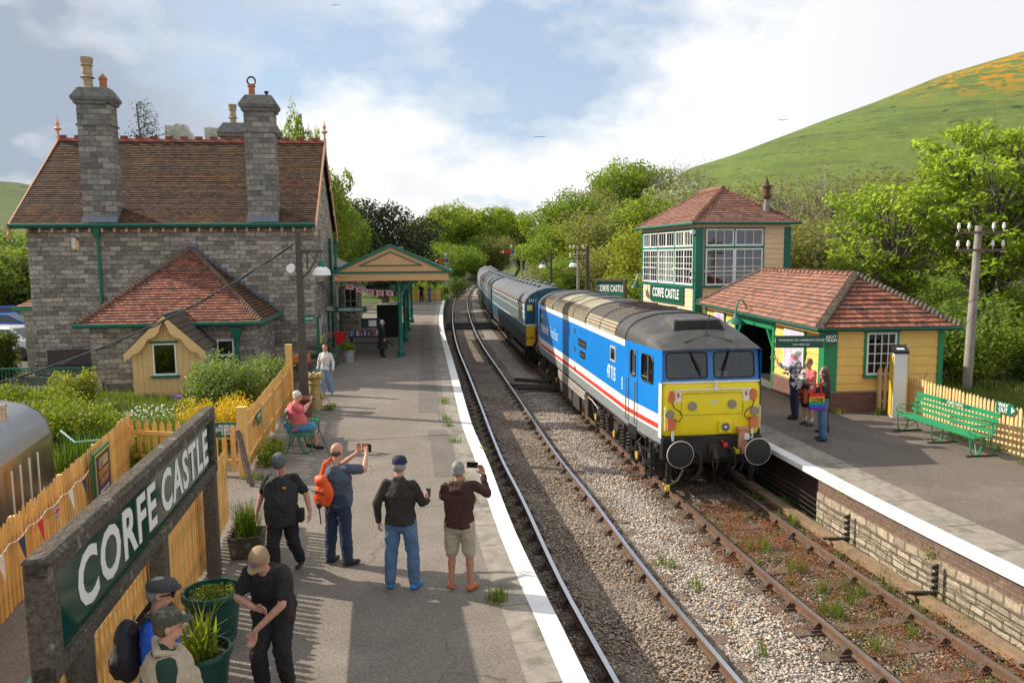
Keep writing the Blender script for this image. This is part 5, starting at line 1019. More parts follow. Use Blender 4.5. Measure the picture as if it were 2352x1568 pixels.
def bogie(parent, yc, wb_=2.13, axles=3, wr=.57, halfw=1.08, spring=True, ycol=True):
    bg_ = MB(); 
    for sg in (-1, 1): bg_.bar((sg*halfw, yc-wb_-.6, .62), (sg*halfw, yc+wb_+.6, .62), .09, .3); bg_.bar((sg*halfw, yc-wb_*.55, .95), (sg*halfw, yc+wb_*.55, .95), .1, .22)
    bg_.box(-halfw, halfw, yc-wb_-.65, yc-wb_-.55, .5, .8); bg_.box(-halfw, halfw, yc+wb_+.55, yc+wb_+.65, .5, .8)
    b = bg_.build('bogie', under, parent)
    ax = [yc+(i-(axles-1)/2)*(2*wb_/(axles-1)) for i in range(axles)]
    for y in ax:
        mb = MB(); mb.tube([(-.9, y, wr), (.9, y, wr)], .08, 8)
        for sg in (-1, 1): mb.lathe([(wr+.03, sg*.70), (wr+.03, sg*.73), (wr, sg*.74), (wr, sg*.83), (wr*.85, sg*.84), (.15, sg*.80), (.12, sg*.9)], 26, (0, y, wr), 'x')
        mb.build('wheelset', under, b, smooth=True)
        for sg in (-1, 1):
            mb = MB(); mb.box(sg*halfw-.12, sg*halfw+.14, y-.2, y+.2, wr-.22, wr+.2); mb.lathe([(.13, sg*(halfw+.14)), (.12, sg*(halfw+.2)), (.05, sg*(halfw+.22))], 12, (0, y, wr-.02), 'x'); q = mb.build('axlebox', under, b)
            if ycol: mb = MB(); mb.lathe([(.10, sg*(halfw+.205)), (.10, sg*(halfw+.225)), (.01, sg*(halfw+.235))], 14, (0, y, wr), 'x'); mb.build('axle_cap', mat('ochre axle cap', (.52, .30, .02), .5, var=.15), q)
    if spring:
        for y in [(ax[i]+ax[i+1])/2+d for i in range(axles-1) for d in (-.22, .35)]:
            for sg in (-1, 1):
                mb = MB(); mb.tube([(sg*(halfw+.12)+.10*math.cos(a), y+.10*math.sin(a), .42+.52*a/(2*math.pi*6)) for a in [k*2*math.pi/10 for k in range(61)]], .022, 5); mb.tube([(sg*(halfw+.12), y, .36), (sg*(halfw+.12), y, 1.0)], .045, 6); mb.build('coil_spring', under, b, smooth=True)
    for sg in (-1, 1):
        mb = MB()
        for q in range(7): y = yc-wb_-.4+q*(2*wb_+.8)/6; mb.bar((sg*(halfw+.08), y, .3), (sg*(halfw+.16), y+.3*(-1)**q, .85), .035); mb.bar((sg*(halfw+.1), y-.2, .42+.1*(q % 2)), (sg*(halfw+.1), y+.35, .5), .05)
        for q in range(4): y = yc-wb_+q*wb_*.66; mb.tube([(sg*(halfw+.1), y, 1.0), (sg*(halfw+.2), y+.05, .85), (sg*(halfw+.18), y+.2, .6), (sg*(halfw+.12), y+.35, .5)], .014, 5)
        mb.build('brake_rigging', under, b)
    return b
bogie(LO, 3.55, 2.2); bogie(LO, 14.75, 2.2)
mb = MB()
for sg in (-1, 1):
    mb.box(sg*1.22-.10, sg*1.22+.10, 6.7, 7.6, .35, 1.02); mb.box(sg*1.2-.15, sg*1.2+.12, 7.9, 9.0, .3, 1.0); mb.box(sg*1.2-.15, sg*1.2+.12, 9.2, 11.6, .38, 1.02)
mb.box(-1.0, 1.0, 6.6, 11.7, .4, 1.1); mb.build('battery_boxes', under, LO, bevel=.02)
mb = MB()
for k in range(4): mb.tube([(-1.33-.0*k, 6.9+.1*k, 1.10-.07*k), (-1.34, 7.1, 1.06-.075*k), (-1.34, 11.8, 1.06-.075*k)], .022, 6)
mb.tube([(-1.3, 6.9, .98), (-1.3, 6.2, .98), (-1.2, 5.8, .8)], .02, 6); mb.build('cooling_pipes', mat('pale pipework', (.42, .38, .32), .5, var=.2), LO, smooth=True)
mb = MB()
for sg in (-1, 1):
    for y in (.55, 1.75): 
        for z in (.35, .62, .9): mb.box(sg*1.16-.02, sg*1.16+.14*sg if sg > 0 else sg*1.16+.02, y-.2, y+.2, z, z+.03) if sg > 0 else mb.box(-1.30, -1.14, y-.2, y+.2, z, z+.03)
        mb.bar((sg*1.24, y-.2, .3), (sg*1.24, y-.2, 1.15), .05); mb.bar((sg*1.24, y+.2, .3), (sg*1.24, y+.2, 1.15), .05)
mb.build('cab_steps', blkb, LO)
mb = MB(); mb.bar((-.95, -.02, .9), (-.95, .05, .25), .1, .1); mb.bar((.95, -.02, .9), (.95, .05, .25), .1, .1); mb.build('guard_irons', blkb, LO)

# --- coaches
cb_ = mat('coach blue', (.008, .085, .135), .35, var=.08, vs=2, c2=(.005, .06, .10), c2s=.8); cbl = mat('grimy coach skirt', (.018, .045, .06), .5, var=.35, vs=3)
croof = mat('coach roof grey', (.098, .108, .122), .65, var=.12, vs=1.2, c2=(.13, .14, .15), c2s=.5, c2t=.5); ccant = mat('orange cantrail line', (.55, .12, .02), .5)
def coach(i, y0, first):
    L_c = 19.6
    a = off(y0, TS); ang = 0; y1 = y0+L_c
    for _ in range(6): b = off(y1, TS); y1 += (L_c-(b-a).length)*.98
    d = (off(y1, TS)-a); yaw = math.atan2(-d.x, d.y)
    lbl = ['dark blue coach with yellow end coupled behind the locomotive', 'second dark blue coach from the locomotive, on the bend', 'third dark blue coach, half hidden round the bend', 'last dark blue coach, farthest round the bend'][i]
    t = thing('railway_coach', lbl, 'coach', (a.x, a.y, -.9), yaw, 'blue coaches of the train')
    mb = MB(); hwc = 1.37
    for sg in (-1, 1):
        mb.m(0); mb.loft([[(sg*1.36, y, 1.62), (sg*hwc, y, 2.0), (sg*hwc, y, 2.95), (sg*1.34, y, 3.10)] for y in (0, L_c)], closed=False); mb.m(1); mb.loft([[(sg*1.31, y, 1.05), (sg*1.36, y, 1.62)] for y in (0, L_c)], closed=False)
    mb.m(0)
    for y in (0, L_c): mb.poly([(-1.31, y, 1.05), (1.31, y, 1.05), (1.37, y, 2.0), (1.37, y, 2.95), (1.30, y, 3.2), (1.1, y, 3.45), (.6, y, 3.68), (0, y, 3.76), (-.6, y, 3.68), (-1.1, y, 3.45), (-1.30, y, 3.2), (-1.37, y, 2.95), (-1.37, y, 2.0)])
    bd = mb.build('body', [cb_, cbl], t)
    def rp(y, e=0): return [(sgx, y, z+e) for sgx, z in ((-1.37, 3.1), (-1.31, 3.24), (-1.12, 3.46), (-.8, 3.62), (-.4, 3.73), (0, 3.77), (.4, 3.73), (.8, 3.62), (1.12, 3.46), (1.31, 3.24), (1.37, 3.1))]
    mb = MB(); mb.loft([rp(y) for y in (.0, .05, 5, 10, 15, L_c)], closed=False); mb.tube([Vector(p)+Vector((0, 0, .01)) for p in rp(.12)], .02, 4)
    if i == 0: mb.v = [(x, y, z) for x, y, z in mb.v]
    rf3 = mb.build('roof', croof, bd, smooth=True)
    mb = MB(); 
    for sg in (-1, 1): mb.box(sg*1.385-.006, sg*1.385+.006, 0, L_c, 3.06, 3.09)
    mb.build('cantrail_line', ccant, bd)
    vm = MB(); vm.lathe([(.05, 0), (.06, .04), (.12, .06), (.13, .12), (.05, .17)], 10)
    k = 0; v0 = None
    for xs, n_ in ((-.42, 10), (.42, 6)):
        for q in range(n_):
            if v0 is None: v0 = v = vm.build('roof_vent', mat('vent grey', (.20, .21, .22), .5), rf3, smooth=True)
            else: v = v0.copy(); col.objects.link(v)
            v.location = (xs, 2.2+q*(L_c-4)/n_+(.6 if xs > 0 else 0), 3.71)
    ww = None; y = .75; q = 0
    while y < L_c-.6:
        wdt = (.42 if q % 3 else .52) if i else (.42 if q > 3 else .56)
        for sg in (-1, 1):
            if ww is None:
                m_ = MB(); pts = [(-.5, 2.02), (.5, 2.02), (.5, 2.98), (-.5, 2.98)]; [m_.box(-.006, .010, a_, b_, c_, d_) for a_, b_, c_, d_ in ((-.5, .5, 2.0, 2.06), (-.5, .5, 2.92, 2.98), (-.5, -.40, 2.06, 2.92), (.40, .5, 2.06, 2.92), (-.40, .40, 2.60, 2.64))]; ww = m_.build('window', wht, bd); wp = MB(); wp.add([(s_*.002, a_, b_) for s_ in (1,) for a_, b_ in ((-.45, 2.03), (.45, 2.03), (.45, 2.95), (-.45, 2.95))], [(0, 1, 2, 3)]); wp = wp.build('pane', dglass, ww); o = ww
            else: o = ww.copy(); col.objects.link(o); p2 = wp.copy(); col.objects.link(p2); p2.parent = o
            o.location = (sg*1.378, y, 0); o.scale = (1, wdt, 1)
        y += .78 if (i == 0 and q > 3) or i else .95; q += 1
    mb = MB(); mb.box(-1.0, 1.0, .3, L_c-.3, .9, 1.06); 
    for sg in (-1, 1): mb.bar((sg*1.30, .5, .98), (sg*1.30, L_c-.5, .98), .05, .1); mb.box(sg*1.0-.2, sg*1.0+.2, 7, 9.2, .35, .95); mb.box(sg*1.0-.2, sg*1.0+.2, 10.2, 12.0, .45, .95); mb.bar((sg*1.42, .4, .72), (sg*1.42, 5.6, .72), .2, .04); mb.bar((sg*1.42, L_c-5.6, .72), (sg*1.42, L_c-.4, .72), .2, .04)
    mb.build('underframe', under, t)
    bogie(t, 2.9, 1.25, 2, .48, 1.02, False); bogie(t, L_c-2.9, 1.25, 2, .48, 1.02, False)
    if i == 0:
        mb = MB(); mb.box(-1.33, 1.33, -.035, -.003, 1.05, 2.02); ye = mb.build('yellow_end', mat('coach end yellow', (.72, .42, .01), .45, var=.06), t); mb = MB(); mb.box(-.95, -.35, -.05, -.035, 1.15, 1.9); mb.build('hose_recess', oran, ye)
        mb = MB(); mb.box(-1.39, 1.39, -.02, .02, 2.02, 2.07); mb.build('white_line', wht, ye); mb = MB(); mb.box(-.9, .9, -.4, -.003, 1.2, 3.1); mb.build('gangway', mat('gangway bellows', (.03, .03, .03), .8), t)
        mb = MB(); mb.box(-1.28, -1.03, -.012, -.003, 2.72, 2.98); pl = mb.build('warning_plate', mat('plate yellow', (.75, .72, .15), .5), t)
        text('4 VEP', .15, blkb, t, (-1.15, -.04, 1.42), FRONT, name='unit_type', bold=.002); text('3417', .2, wht, t, (-1.02, -.008, 3.18), FRONT, name='unit_number', bold=.002)
        for yy in (.35,): mb = MB(); mb.bar((-1.385, yy, 2.0), (-1.385, yy, 3.0), .03, .22); mb.build('cab_door_window', wht, bd)
        for sg in (-1, 1): mb = MB(); mb.lathe([(.12, -.35), (.12, 0), (.22, -.36), (.22, -.4)], 14, (sg*.86, 0, 1.05), 'y'); mb.build('buffer', blkb, t)
    return y1
yy_ = 35.75
for i in range(4): yy_ = coach(i, yy_, i == 0)+.9
# --- platform furniture, fences, signs
W_ = lambda o, rz: Matrix.Translation(o) @ Matrix.Rotation(rz, 4, 'Z')
fyel = mat('fence ochre paint', (.74, .43, .13), .65, var=.16, vs=5, bump=.003, bs=30, c2=(.55, .28, .06), c2s=3, c2t=.58, rob=.22)
fpal = mat('fence cream paint', (.74, .50, .22), .65, var=.12, vs=5, bump=.003, bs=30, rob=.16)
def picket(h, w_, d=.022, m_=None):
    mb = MB(); mb.prism([(-w_/2, 0, .06), (w_/2, 0, .06), (w_/2, 0, h-w_*.8), (0, 0, h), (-w_/2, 0, h-w_*.8)], (0, d, 0)); return mb
def fence(name, label, p, q, h, sp, w_, m_, face=1, group=None, posts=2.0, hb=None, rails=True):
    """picket fence from p to q; face=+1 puts the pickets on the right of the direction p->q"""
    p, q = Vector((*p, 0)), Vector((*q, 0)); L_f = (q-p).length; rz = math.atan2(q.y-p.y, q.x-p.x)
    t = thing(name, label, 'fence', p, rz, group); n = int(L_f/sp); f0 = None
    for i in range(min(n+1, 100)):
        if f0 is None: f0 = o = picket(h, w_).build('picket', m_, t)
        else: o = f0.copy(); col.objects.link(o)
        o.location = (i*sp+w_/2, -.025*face-.011+rnd.uniform(-.003, .003), rnd.uniform(-.018, .018)); o.rotation_euler = (0, rnd.uniform(-.014, .014), 0)
    for z in (.28, h-.30): mb = MB(); mb.box(0, L_f, -.012+.03*face, .03+.03*face, z, z+.08); mb.build('rail', m_, t)
    x = 0; k = 0
    while x <= L_f+.01: mb = MB(); mb.box(x, x+.09, .0+.06*face, .09+.06*face, 0, h-.12); mb.build('post', m_, t); x += posts; k += 1
    return t
fence('picket_fence', 'ochre picket fence behind the big concrete name board', (-2.95, 2.9), (-4.79, 12.35), 1.27, .125, .075, fyel, 1, 'picket fences of the left platform')
fence('picket_fence', 'ochre picket fence with bunting, left of the path beside the silver carriage', (-4.9, 3.9), (-8.05, 15.75), 1.2, .14, .085, fyel, 1, 'picket fences of the left platform')
fence('picket_fence', 'short ochre picket fence across the garden end of the path', (-8.05, 15.75), (-6.2, 15.32), 1.08, .185, .10, fyel, -1, 'picket fences of the left platform', posts=1.8)
fence('picket_fence', 'ochre picket fence rising behind the seated man to the lamp post', (-5.42, 15.2), (-6.78, 22.95), 1.24, .125, .085, fyel, -1, 'picket fences of the left platform')
gt = thing('picket_gate', 'ochre picket gate below the museum sign', 'gate', (-6.15, 15.3, 0), R(-7))
for i in range(4): o = picket(1.0, .10).build('picket', fyel, gt); o.location = (.1+i*.19, -.03, .05)
for z in (.25, .75): mb = MB(); mb.box(0, .75, 0, .04, z, z+.08); mb.build('rail', fyel, gt)
for (x, y, h, lb_) in ((-5.43, 15.1, 1.42, 'square ochre gate post between gate and long fence'), (-6.73, 22.9, 1.78, 'tall ochre post with dark cap at the far fence end')):
    mb = MB(); mb.box(-.08, .08, -.08, .08, 0, h); mb.prism([(-.09, -.09, h), (.09, -.09, h), (.09, .09, h), (-.09, .09, h)], (0, 0, .03)); o = mb.build('fence_post', fyel, None, loc=(x, y, 0)); tag(o, lb_, 'post')
fence('picket_fence', 'cream picket fence behind the long green bench', (10.78, 20.55), (10.95, 12.0), 1.08, .135, .08, fpal, 1, None)
fence('picket_fence', 'short cream picket fence between shelter and white cabinet', (10.05, 20.75), (10.35, 20.7), 1.3, .12, .08, fpal, 1, None, posts=.5)
fence('picket_fence', 'distant ochre picket fence closing the far platform end', (-11.0, 76.4), (-7.2, 76.4), 1.15, .2, .14, fyel, 1, None)
def bench(label, a, rz, L_b, m_, group=None, board=None, feet=None):
    t = thing('platform_bench', label, 'bench', a, rz, group)
    for i, (y, z) in enumerate(((-.42, .43), (-.33, .445), (-.24, .445), (-.15, .44), (-.06, .43))): mb = MB(); mb.box(0, L_b, y-.036, y+.036, z-.012, z+.012); mb.build('seat_slat', m_, t)
    for i, (y, z) in enumerate(((.02, .54), (.055, .66), (.09, .78), (.125, .90))):
        mb = MB(); mb.bar((0, y, z), (L_b, y, z), .02, .075 if i < 3 else .10); s_ = mb.build('back_slat', m_, t)
        if i == 3 and board: mb = MB(); mb.bar((L_b*.33, y-.014, z), (L_b*.68, y-.014, z), .006, .088); q = mb.build('name_strip', grn, s_); text(board, .085, wht, t, (L_b*.5, y-.02, z), FRONT, bold=.001, sx=.9)
    for k, x in enumerate((.12, L_b/2, L_b-.12)):
        mb = MB(); r = .017
        mb.tube([(x, -.45, .40), (x, -.44, .2), (x, -.43, .10), (x, -.36, .03), (x, -.26, .03), (x, -.20, .12), (x, -.16, .30), (x, -.12, .41)], r, 6); mb.tube([(x, -.48, .42), (x, -.2, .41), (x, .0, .43), (x, .06, .62), (x, .15, .96)], r, 6); mb.tube([(x, .02, .43), (x, .06, .2), (x, .12, .03), (x, .2, .02)], r, 6)
        if k != 1:
            mb.tube([(x, .10, .74), (x, -.10, .66), (x, -.30, .68), (x, -.42, .66), (x, -.50, .58), (x, -.46, .49), (x, -.36, .49), (x, -.33, .56), (x, -.38, .60), (x, -.41, .57)], .015, 6)
        mb.tube([(x, -.28, .03), (x+(.35 if k < 2 else -.35), -.1, .38)], .010, 5); mb.build('iron_frame', m_, t, smooth=True)
        if feet: mb = MB(); mb.box(x-.03, x+.03, -.52, .20, .0, .03); mb.build('foot_batten', blkb, t)
    return t
gben = mat('fresh bench green', (.02, .25, .105), .4, var=.08); gold = mat('older bench green', (.01, .17, .08), .4, var=.1)
bench('long bright green slatted bench in front of the cream fence', (9.93, 18.75, 0), R(-82.5), 2.72, gben, None, 'CORFE CASTLE', True)
bench('green slatted bench the man in the pink shirt sits on', (-4.95, 16.75, 0), R(99), 1.9, gold)
bench('green slatted bench by the house gable, beyond the walking woman', (-7.45, 29.3, 0), R(96), 2.3, gold, feet=True)
conc = mat('lichened concrete', (.105, .088, .070), .97, var=.45, vs=22, bump=.03, bs=30, c2=(.30, .28, .24), c2s=7, c2t=.57, spec=.15)
concd = mat('dark weathered concrete post', (.09, .076, .06), .97, var=.4, vs=25, bump=.015, bs=40, c2=(.24, .22, .19), c2s=9, c2t=.66)
ncrz = math.atan2(10.4-5.05, -4.2+3.28); NBL = math.hypot(5.35, .92)
NB = thing('station_name_board', 'huge green CORFE CASTLE name board in a lichened concrete frame', 'sign', (-3.28, 5.05, 0), ncrz)
def nboard(NB, L_n, zb, zt, th=.17, us=(.11, .51, .97)):
    fw = .115
    mb = MB(); mb.box(0, L_n, -th/2, th/2, zt-fw, zt); mb.prism([(-.02, -th/2-.02, zt), (-.02, th/2+.02, zt), (-.02, th/2-.02, zt+.045), (-.02, -th/2+.02, zt+.045)], (L_n+.04, 0, 0)); mb.build('top_beam', conc, NB, bevel=.012)
    mb = MB(); mb.box(0, L_n, -th/2, th/2, zb, zb+fw); mb.build('bottom_beam', conc, NB, bevel=.01)
    for x in (0, L_n-fw-.02): mb = MB(); mb.box(x, x+fw+.02, -th/2-.004, th/2+.004, zb, zt-.004); mb.build('end_post', conc, NB, bevel=.01)
    for u in us: mb = MB(); x = u*L_n; mb.box(x-.10, x+.10, -.085, .075, 0, zb+.02 if u < .9 else zb+.02); mb.build('post', concd, NB, bevel=.012)
    mb = MB(); mb.box(fw, L_n-fw, -.035, .035, zb+fw-.01, zt-fw+.01); return mb.build('panel', mat('enamel green', (.002, .050, .030), .12, var=.05, spec=.7), NB)
nboard(NB, NBL, 1.47, 2.33)
text('CORFE', .62, wht, NB, (1.62, -.040, 1.885), FRONT, bold=.016, sx=1.02, space=1.12); text('CASTLE', .62, wht, NB, (3.98, -.040, 1.885), FRONT, bold=.016, sx=.98, space=1.1)
N2 = thing('station_name_board', 'small distant CORFE CASTLE board showing above the locomotive roof', 'sign', (4.95, 45.0, 0), R(-38))
q = nboard(N2, 2.0, 1.95, 2.95, .2, (.15, .85)); q.data.materials[0] = grn; text('CORFE CASTLE', .5, wht, N2, (1.0, -.04, 2.45), FRONT, bold=.016, sx=.52)
def plate(name, label, M, x0, x1, z0, z1, txt, ts, m_=grn, sxx=1, arrow=0, par=None, bold=.002, lab=True, shift=0):
    t = thing(name, label, 'sign'); t.matrix_world = M; mb = MB()
    if arrow == 2: mb.prism([(x0, 0, z0), (x1-.12, 0, z0), (x1, 0, (z0+z1)/2), (x1-.12, 0, z1), (x0, 0, z1)], (0, .012, 0))
    else: mb.box(x0, x1, 0, .012, z0, z1)
    mb.build('panel', m_, t); text(txt, ts, wht, t, ((x0+x1)/2+shift, -.004, (z0+z1)/2), FRONT, bold=bold, sx=sxx)
    if arrow: mb = MB(); zc_ = (z0+z1)/2; xx = x1-.14 if arrow == 2 else x0+.05; sg = 1 if arrow == 2 else -1; mb.prism([(xx, -.004, zc_-.07), (xx, -.004, zc_+.07), (xx+sg*.10 if arrow == 2 else xx-.035, -.004, zc_)], (0, .003, 0)); mb.build('arrow', wht, t)
    return t
plate('direction_sign', 'green MUSEUM AND EXHIBITION COACH sign on the picket gate', W_((-6.05, 15.24, 0), R(-2)), 0, .52, .80, 1.10, 'MUSEUM &\nEXHIBITION\nCOACH', .088, sxx=.95, arrow=1, shift=.03)
plate('direction_sign', 'green WAY OUT arrow sign on the fence above the bench', W_((10.74, 16.75, 0), R(-86)), 0, .62, .86, 1.10, 'WAY\nOUT', .13, gr2 if False else grn, arrow=2, shift=-.08)
plate('direction_sign', 'small green arrow sign on the fence left of the seated man', W_((-5.50, 16.2, 0), R(100)), 0, .6, .80, 1.08, 'WAY OUT\n<---', .10, sxx=.9)
plate('direction_sign', 'green arrow sign at the far end of the fence behind the name board', W_((-4.70, 12.2, 0), R(-79)) @ Matrix.Rotation(math.pi, 4, 'Z') @ Matrix.Translation((-.1, .05, 0)), 0, .55, .66, .98, 'MUSEUM\n<----', .10, sxx=.9)
plate('lamp_post_sign', 'tiny green number plate strapped to the tall lamp post', W_((-5.80, 21.35, 0), R(40)), 0, .3, 2.62, 2.78, 'CORFE CASTLE', .05, sxx=.7)
nt_ = thing('notice_board', 'green notice board with printed sheet below the name board', 'notice board', (-3.44, 4.75, 0), R(98.5)); mb = MB(); mb.box(0, .95, -.02, .02, .3, 1.38); mb.build('panel', grnd, nt_)
mb = MB(); mb.box(.35, .9, -.026, -.02, .95, 1.34); sh_ = mb.build('sheet', mat('grey sheet', (.42, .42, .42), .6), nt_)
mb = MB(); [mb.box(.39, .86 if k % 4 else .7, -.029, -.026, 1.30-k*.024, 1.31-k*.024) for k in range(14)]; mb.build('printed_lines', blkb, sh_); mb = MB(); mb.lathe([(.16, -.03), (.16, -.022)], 20, (.6, 0, .68), 'y'); mb.build('roundel', mat('navy roundel', (.02, .03, .06), .5), nt_)
pb = thing('poster_board', 'green framed draw poster fixed to the left picket fence', 'poster', (-7.02, 12.45, 0), R(104.5))
mb = MB(); mb.box(0, 1.0, -.05, -.01, .32, 1.18); mb.build('frame', grn, pb); mb = MB(); mb.box(.04, .96, -.055, -.05, .36, 1.14); mb.build('yellow_border', mat('poster yellow', (.62, .42, .03), .5), pb); mb = MB(); mb.box(.08, .92, -.059, -.055, .40, 1.10); mb.build('sheet', mat('poster purple', (.05, .03, .07), .5), pb)
text('£1000', .24, mat('poster gold', (.6, .5, .22), .5), pb, (.5, -.062, .95), FRONT, bold=.006, sx=.95); text('SUMMER\nDRAW', .17, mat('poster orange', (.55, .25, .06), .5), pb, (.5, -.062, .70), FRONT, bold=.004); text('SUNDAY 1ST SEPT', .07, wht, pb, (.5, -.062, .46), FRONT)
bt = thing('bunting', 'string of red, white, blue and union flag pennants along the left fence', 'bunting')
fa, fb = Vector((-5.55, 6.4, .98)), Vector((-7.0, 12.2, .98)); cols = [mat('flag navy', (.03, .04, .12), .8), mat('flag red', (.55, .02, .03), .8), None, mat('flag white', (.7, .7, .7), .8)]
mb = MB(); NF = 9; pts = []
for i in range(NF*6+1): u = i/(NF*6); p = fa.lerp(fb, u); pts.append(p+Vector((.06, .015, -.05*math.sin((u*NF % 1)*math.pi))))
mb.tube(pts, .006, 4); mb.build('string', wht, bt)
def ujack(par, o, ux, s, m_nav=None):
    """small union flag pennant: blue field, white and red crosses, as flat cloth"""
    o, ux = Vector(o), Vector(ux); dz = Vector((0, 0, -1)); P = lambda a, b, e=0: o+ux*a*s+dz*b*s+(ux.cross(dz))*e
    mb = MB(); mb.poly([P(0, 0), P(1, 0), P(1, .7), P(0, .7)]); f = mb.build('flag', cols[0], par)
    for m_, w1, w2, e in ((wht, .16, .22, .002), (cols[1], .07, .12, .004)):
        for sgn in (1, -1):
            mb = MB(); e_ = e*sgn
            mb.poly([P(.5-w2/2, 0, e_), P(.5+w2/2, 0, e_), P(.5+w2/2, .7, e_), P(.5-w2/2, .7, e_)]); mb.poly([P(0, .35-w2/2, e_), P(.5-w2/2, .35-w2/2, e_), P(.5-w2/2, .35+w2/2, e_), P(0, .35+w2/2, e_)]); mb.poly([P(.5+w2/2, .35-w2/2, e_), P(1, .35-w2/2, e_), P(1, .35+w2/2, e_), P(.5+w2/2, .35+w2/2, e_)])
            mb.poly([P(0, 0, e_*.6), P(w1, 0, e_*.6), P(1, .7-w1*.7, e_*.6), P(1, .7, e_*.6), P(1-w1, .7, e_*.6), P(0, w1*.7, e_*.6)]); mb.poly([P(1, 0, e_*.55), P(1, w1*.7, e_*.55), P(w1, .7, e_*.55), P(0, .7, e_*.55), P(0, .7-w1*.7, e_*.55), P(1-w1, 0, e_*.55)]); mb.build('cross', m_, f)
for i in range(NF):
    p = fa.lerp(fb, (i+.5)/NF)+Vector((.075, .02, -.05)); d = (fb-fa).normalized(); c_ = cols[i % 4]
    if c_ is None: ujack(bt, p-d*.12, d, .26)
    else: mb = MB(); mb.poly([p-d*.11, p+d*.11, p+d*.04+Vector((.03, .0, -.33))]); mb.build('pennant', c_, bt)
bu = thing('bunting', 'row of union flags strung under the canopy front', 'bunting')
a0, a1 = Vector((-7.3, 33.25, 3.3)), Vector((-5.2, 33.6, 2.95))
mb = MB(); mb.tube([a0.lerp(a1, i/12)+Vector((0, 0, -.12*math.sin(i/12*math.pi))) for i in range(13)], .008, 4); mb.build('string', wht, bu)
for i in range(5): p = a0.lerp(a1, (i+.3)/5)+Vector((0, 0, -.12*math.sin((i+.3)/5*math.pi))); ujack(bu, p, Vector((1, .1, -.12)).normalized(), .34)
# --- poles, lamps, signals
def lampost(name, label, p, h, arm, rz, s=1.0, m_=None, group=None):
    t = thing(name, label, 'lamp post', p, rz, group); m_ = m_ or concd; mb = MB()
    mb.loft([[(-a, -a, z), (a, -a, z), (a, a, z), (-a, a, z)] for a, z in ((.13*s, 0), (.09*s, h*.55), (.07*s, h))]); mb.build('post', m_, t)
    mb = MB(); zc_ = h-.58; mb.box(.0, arm, -.035, .035, zc_-.04, zc_+.04); mb.tube([(.06, 0, zc_-.75), (.26, 0, zc_-.55), (.42, 0, zc_-.30), (.5, 0, zc_-.04)], .035, 6); mb.bar((.22, 0, zc_-.5), (.22, 0, zc_), .05); mb.build('bracket_arm', m_, t)
    mb = MB(); mb.tube([(arm-.05, 0, zc_), (arm-.05, 0, zc_-.28)], .016, 6); mb.lathe([(.05, zc_-.25), (.09, zc_-.32), (.10, zc_-.42), (.13, zc_-.44)], 12, (arm-.05, 0, 0)); cp = mb.build('lamp_cap', grn, t, smooth=True)
    mb = MB(); mb.lathe([(.12, zc_-.43), (.22, zc_-.52), (.25, zc_-.66), (.24, zc_-.67), (.20, zc_-.54), (.10, zc_-.46)], 8, (arm-.05, 0, 0)); mb.build('lamp_shade', wht, t)
    return t
lampost('lamp_post', 'tall mottled concrete lamp post beside the left fence end', (-5.92, 21.5, 0), 5.15, .66, R(8))
mb = MB(); mb.lathe([(.12, -.1), (.13, .0), (.10, .04)], 14, (0, 0, 0), 'y'); mb.bar((0, 0, 0), (.18, 0, 0), .04); o = mb.build('loudspeaker', wht, None, loc=(-6.14, 21.5, 4.1), smooth=True); tag(o, 'round white loudspeaker on the side of the near lamp post', 'loudspeaker')
lampost('lamp_post', 'thin distant lamp post above the coach roof, lamp to its left', (2.85, 55, 0), 4.75, .68, R(180), .9, mat('brown post', (.09, .07, .055), .9))
lampost('lamp_post', 'leaning wooden lamp post right of the insulator pole', (4.55, 46, 0), 4.95, .9, R(180), 1.2, MATS['brown post'])
greyw = mat('silvered pole timber', (.27, .245, .215), .9, var=.25, vs=3, bump=.006, bs=20, c2=(.22, .18, .14), c2s=1.2)
ins = mat('white insulator', (.72, .71, .66), .35)
def telpole(label, p, h, r, rows, hwid, rz, lean=0, sc_=1):
    t = thing('telegraph_pole', label, 'telegraph pole', p, rz, 'telegraph poles beside the line'); mb = MB(); mb.tube([(0, 0, -.5), (lean*.5, 0, h*.5), (lean, 0, h)], [r*1.25, r*1.1, r*.85], 10); mb.build('pole', greyw, t, smooth=True)
    for k in range(rows):
        z = h-.22-k*.55*sc_; mb = MB(); mb.box(lean-hwid, lean+hwid, -r-.06, -r, z-.04, z+.04); ca = mb.build('crossarm', timber, t)
        for x in (-hwid+.06, -hwid*.5, hwid*.5, hwid-.06):
            mb = MB(); mb.tube([(lean+x, -r-.03, z+.04), (lean+x, -r-.03, z+.16)], .012, 5); mb.lathe([(.04, .12), (.052, .16), (.048, .22), (.034, .26), (.044, .28), (.025, .31)], 10, (lean+x, -r-.03, z)); mb.build('insulator', ins, ca, smooth=True)
    return t
telpole('big silvered telegraph pole with white insulators beyond the right fence', (14.75, 24.56, -.1), 5.3, .12, 2, .75, R(-3), .1)
telpole('distant insulator pole left of the leaning lamp post', (4.35, 50, 0), 4.95, .10, 2, .6, R(0))
telpole('far telegraph pole right of the second signal', (1.3, 96, 0), 5.1, .11, 2, .9, 0); telpole('farthest telegraph pole beside the grey relay box', (1.9, 99, 0), 4.8, .11, 2, .9, 0)
mb = MB(); mb.box(-.55, .55, -.4, .4, 0, 1.7); mb.box(-.6, .6, -.45, .45, 1.7, 1.78); mb.box(-.5, -.02, -.43, -.4, .1, 1.6); mb.box(.02, .5, -.43, -.4, .1, 1.6); o = mb.build('relay_box', mat('grey cabinet', (.35, .40, .45), .5), None, loc=(3.0, 98, 1.4)); tag(o, 'pale grey relay cabinet on the bank beside the far poles', 'cabinet')
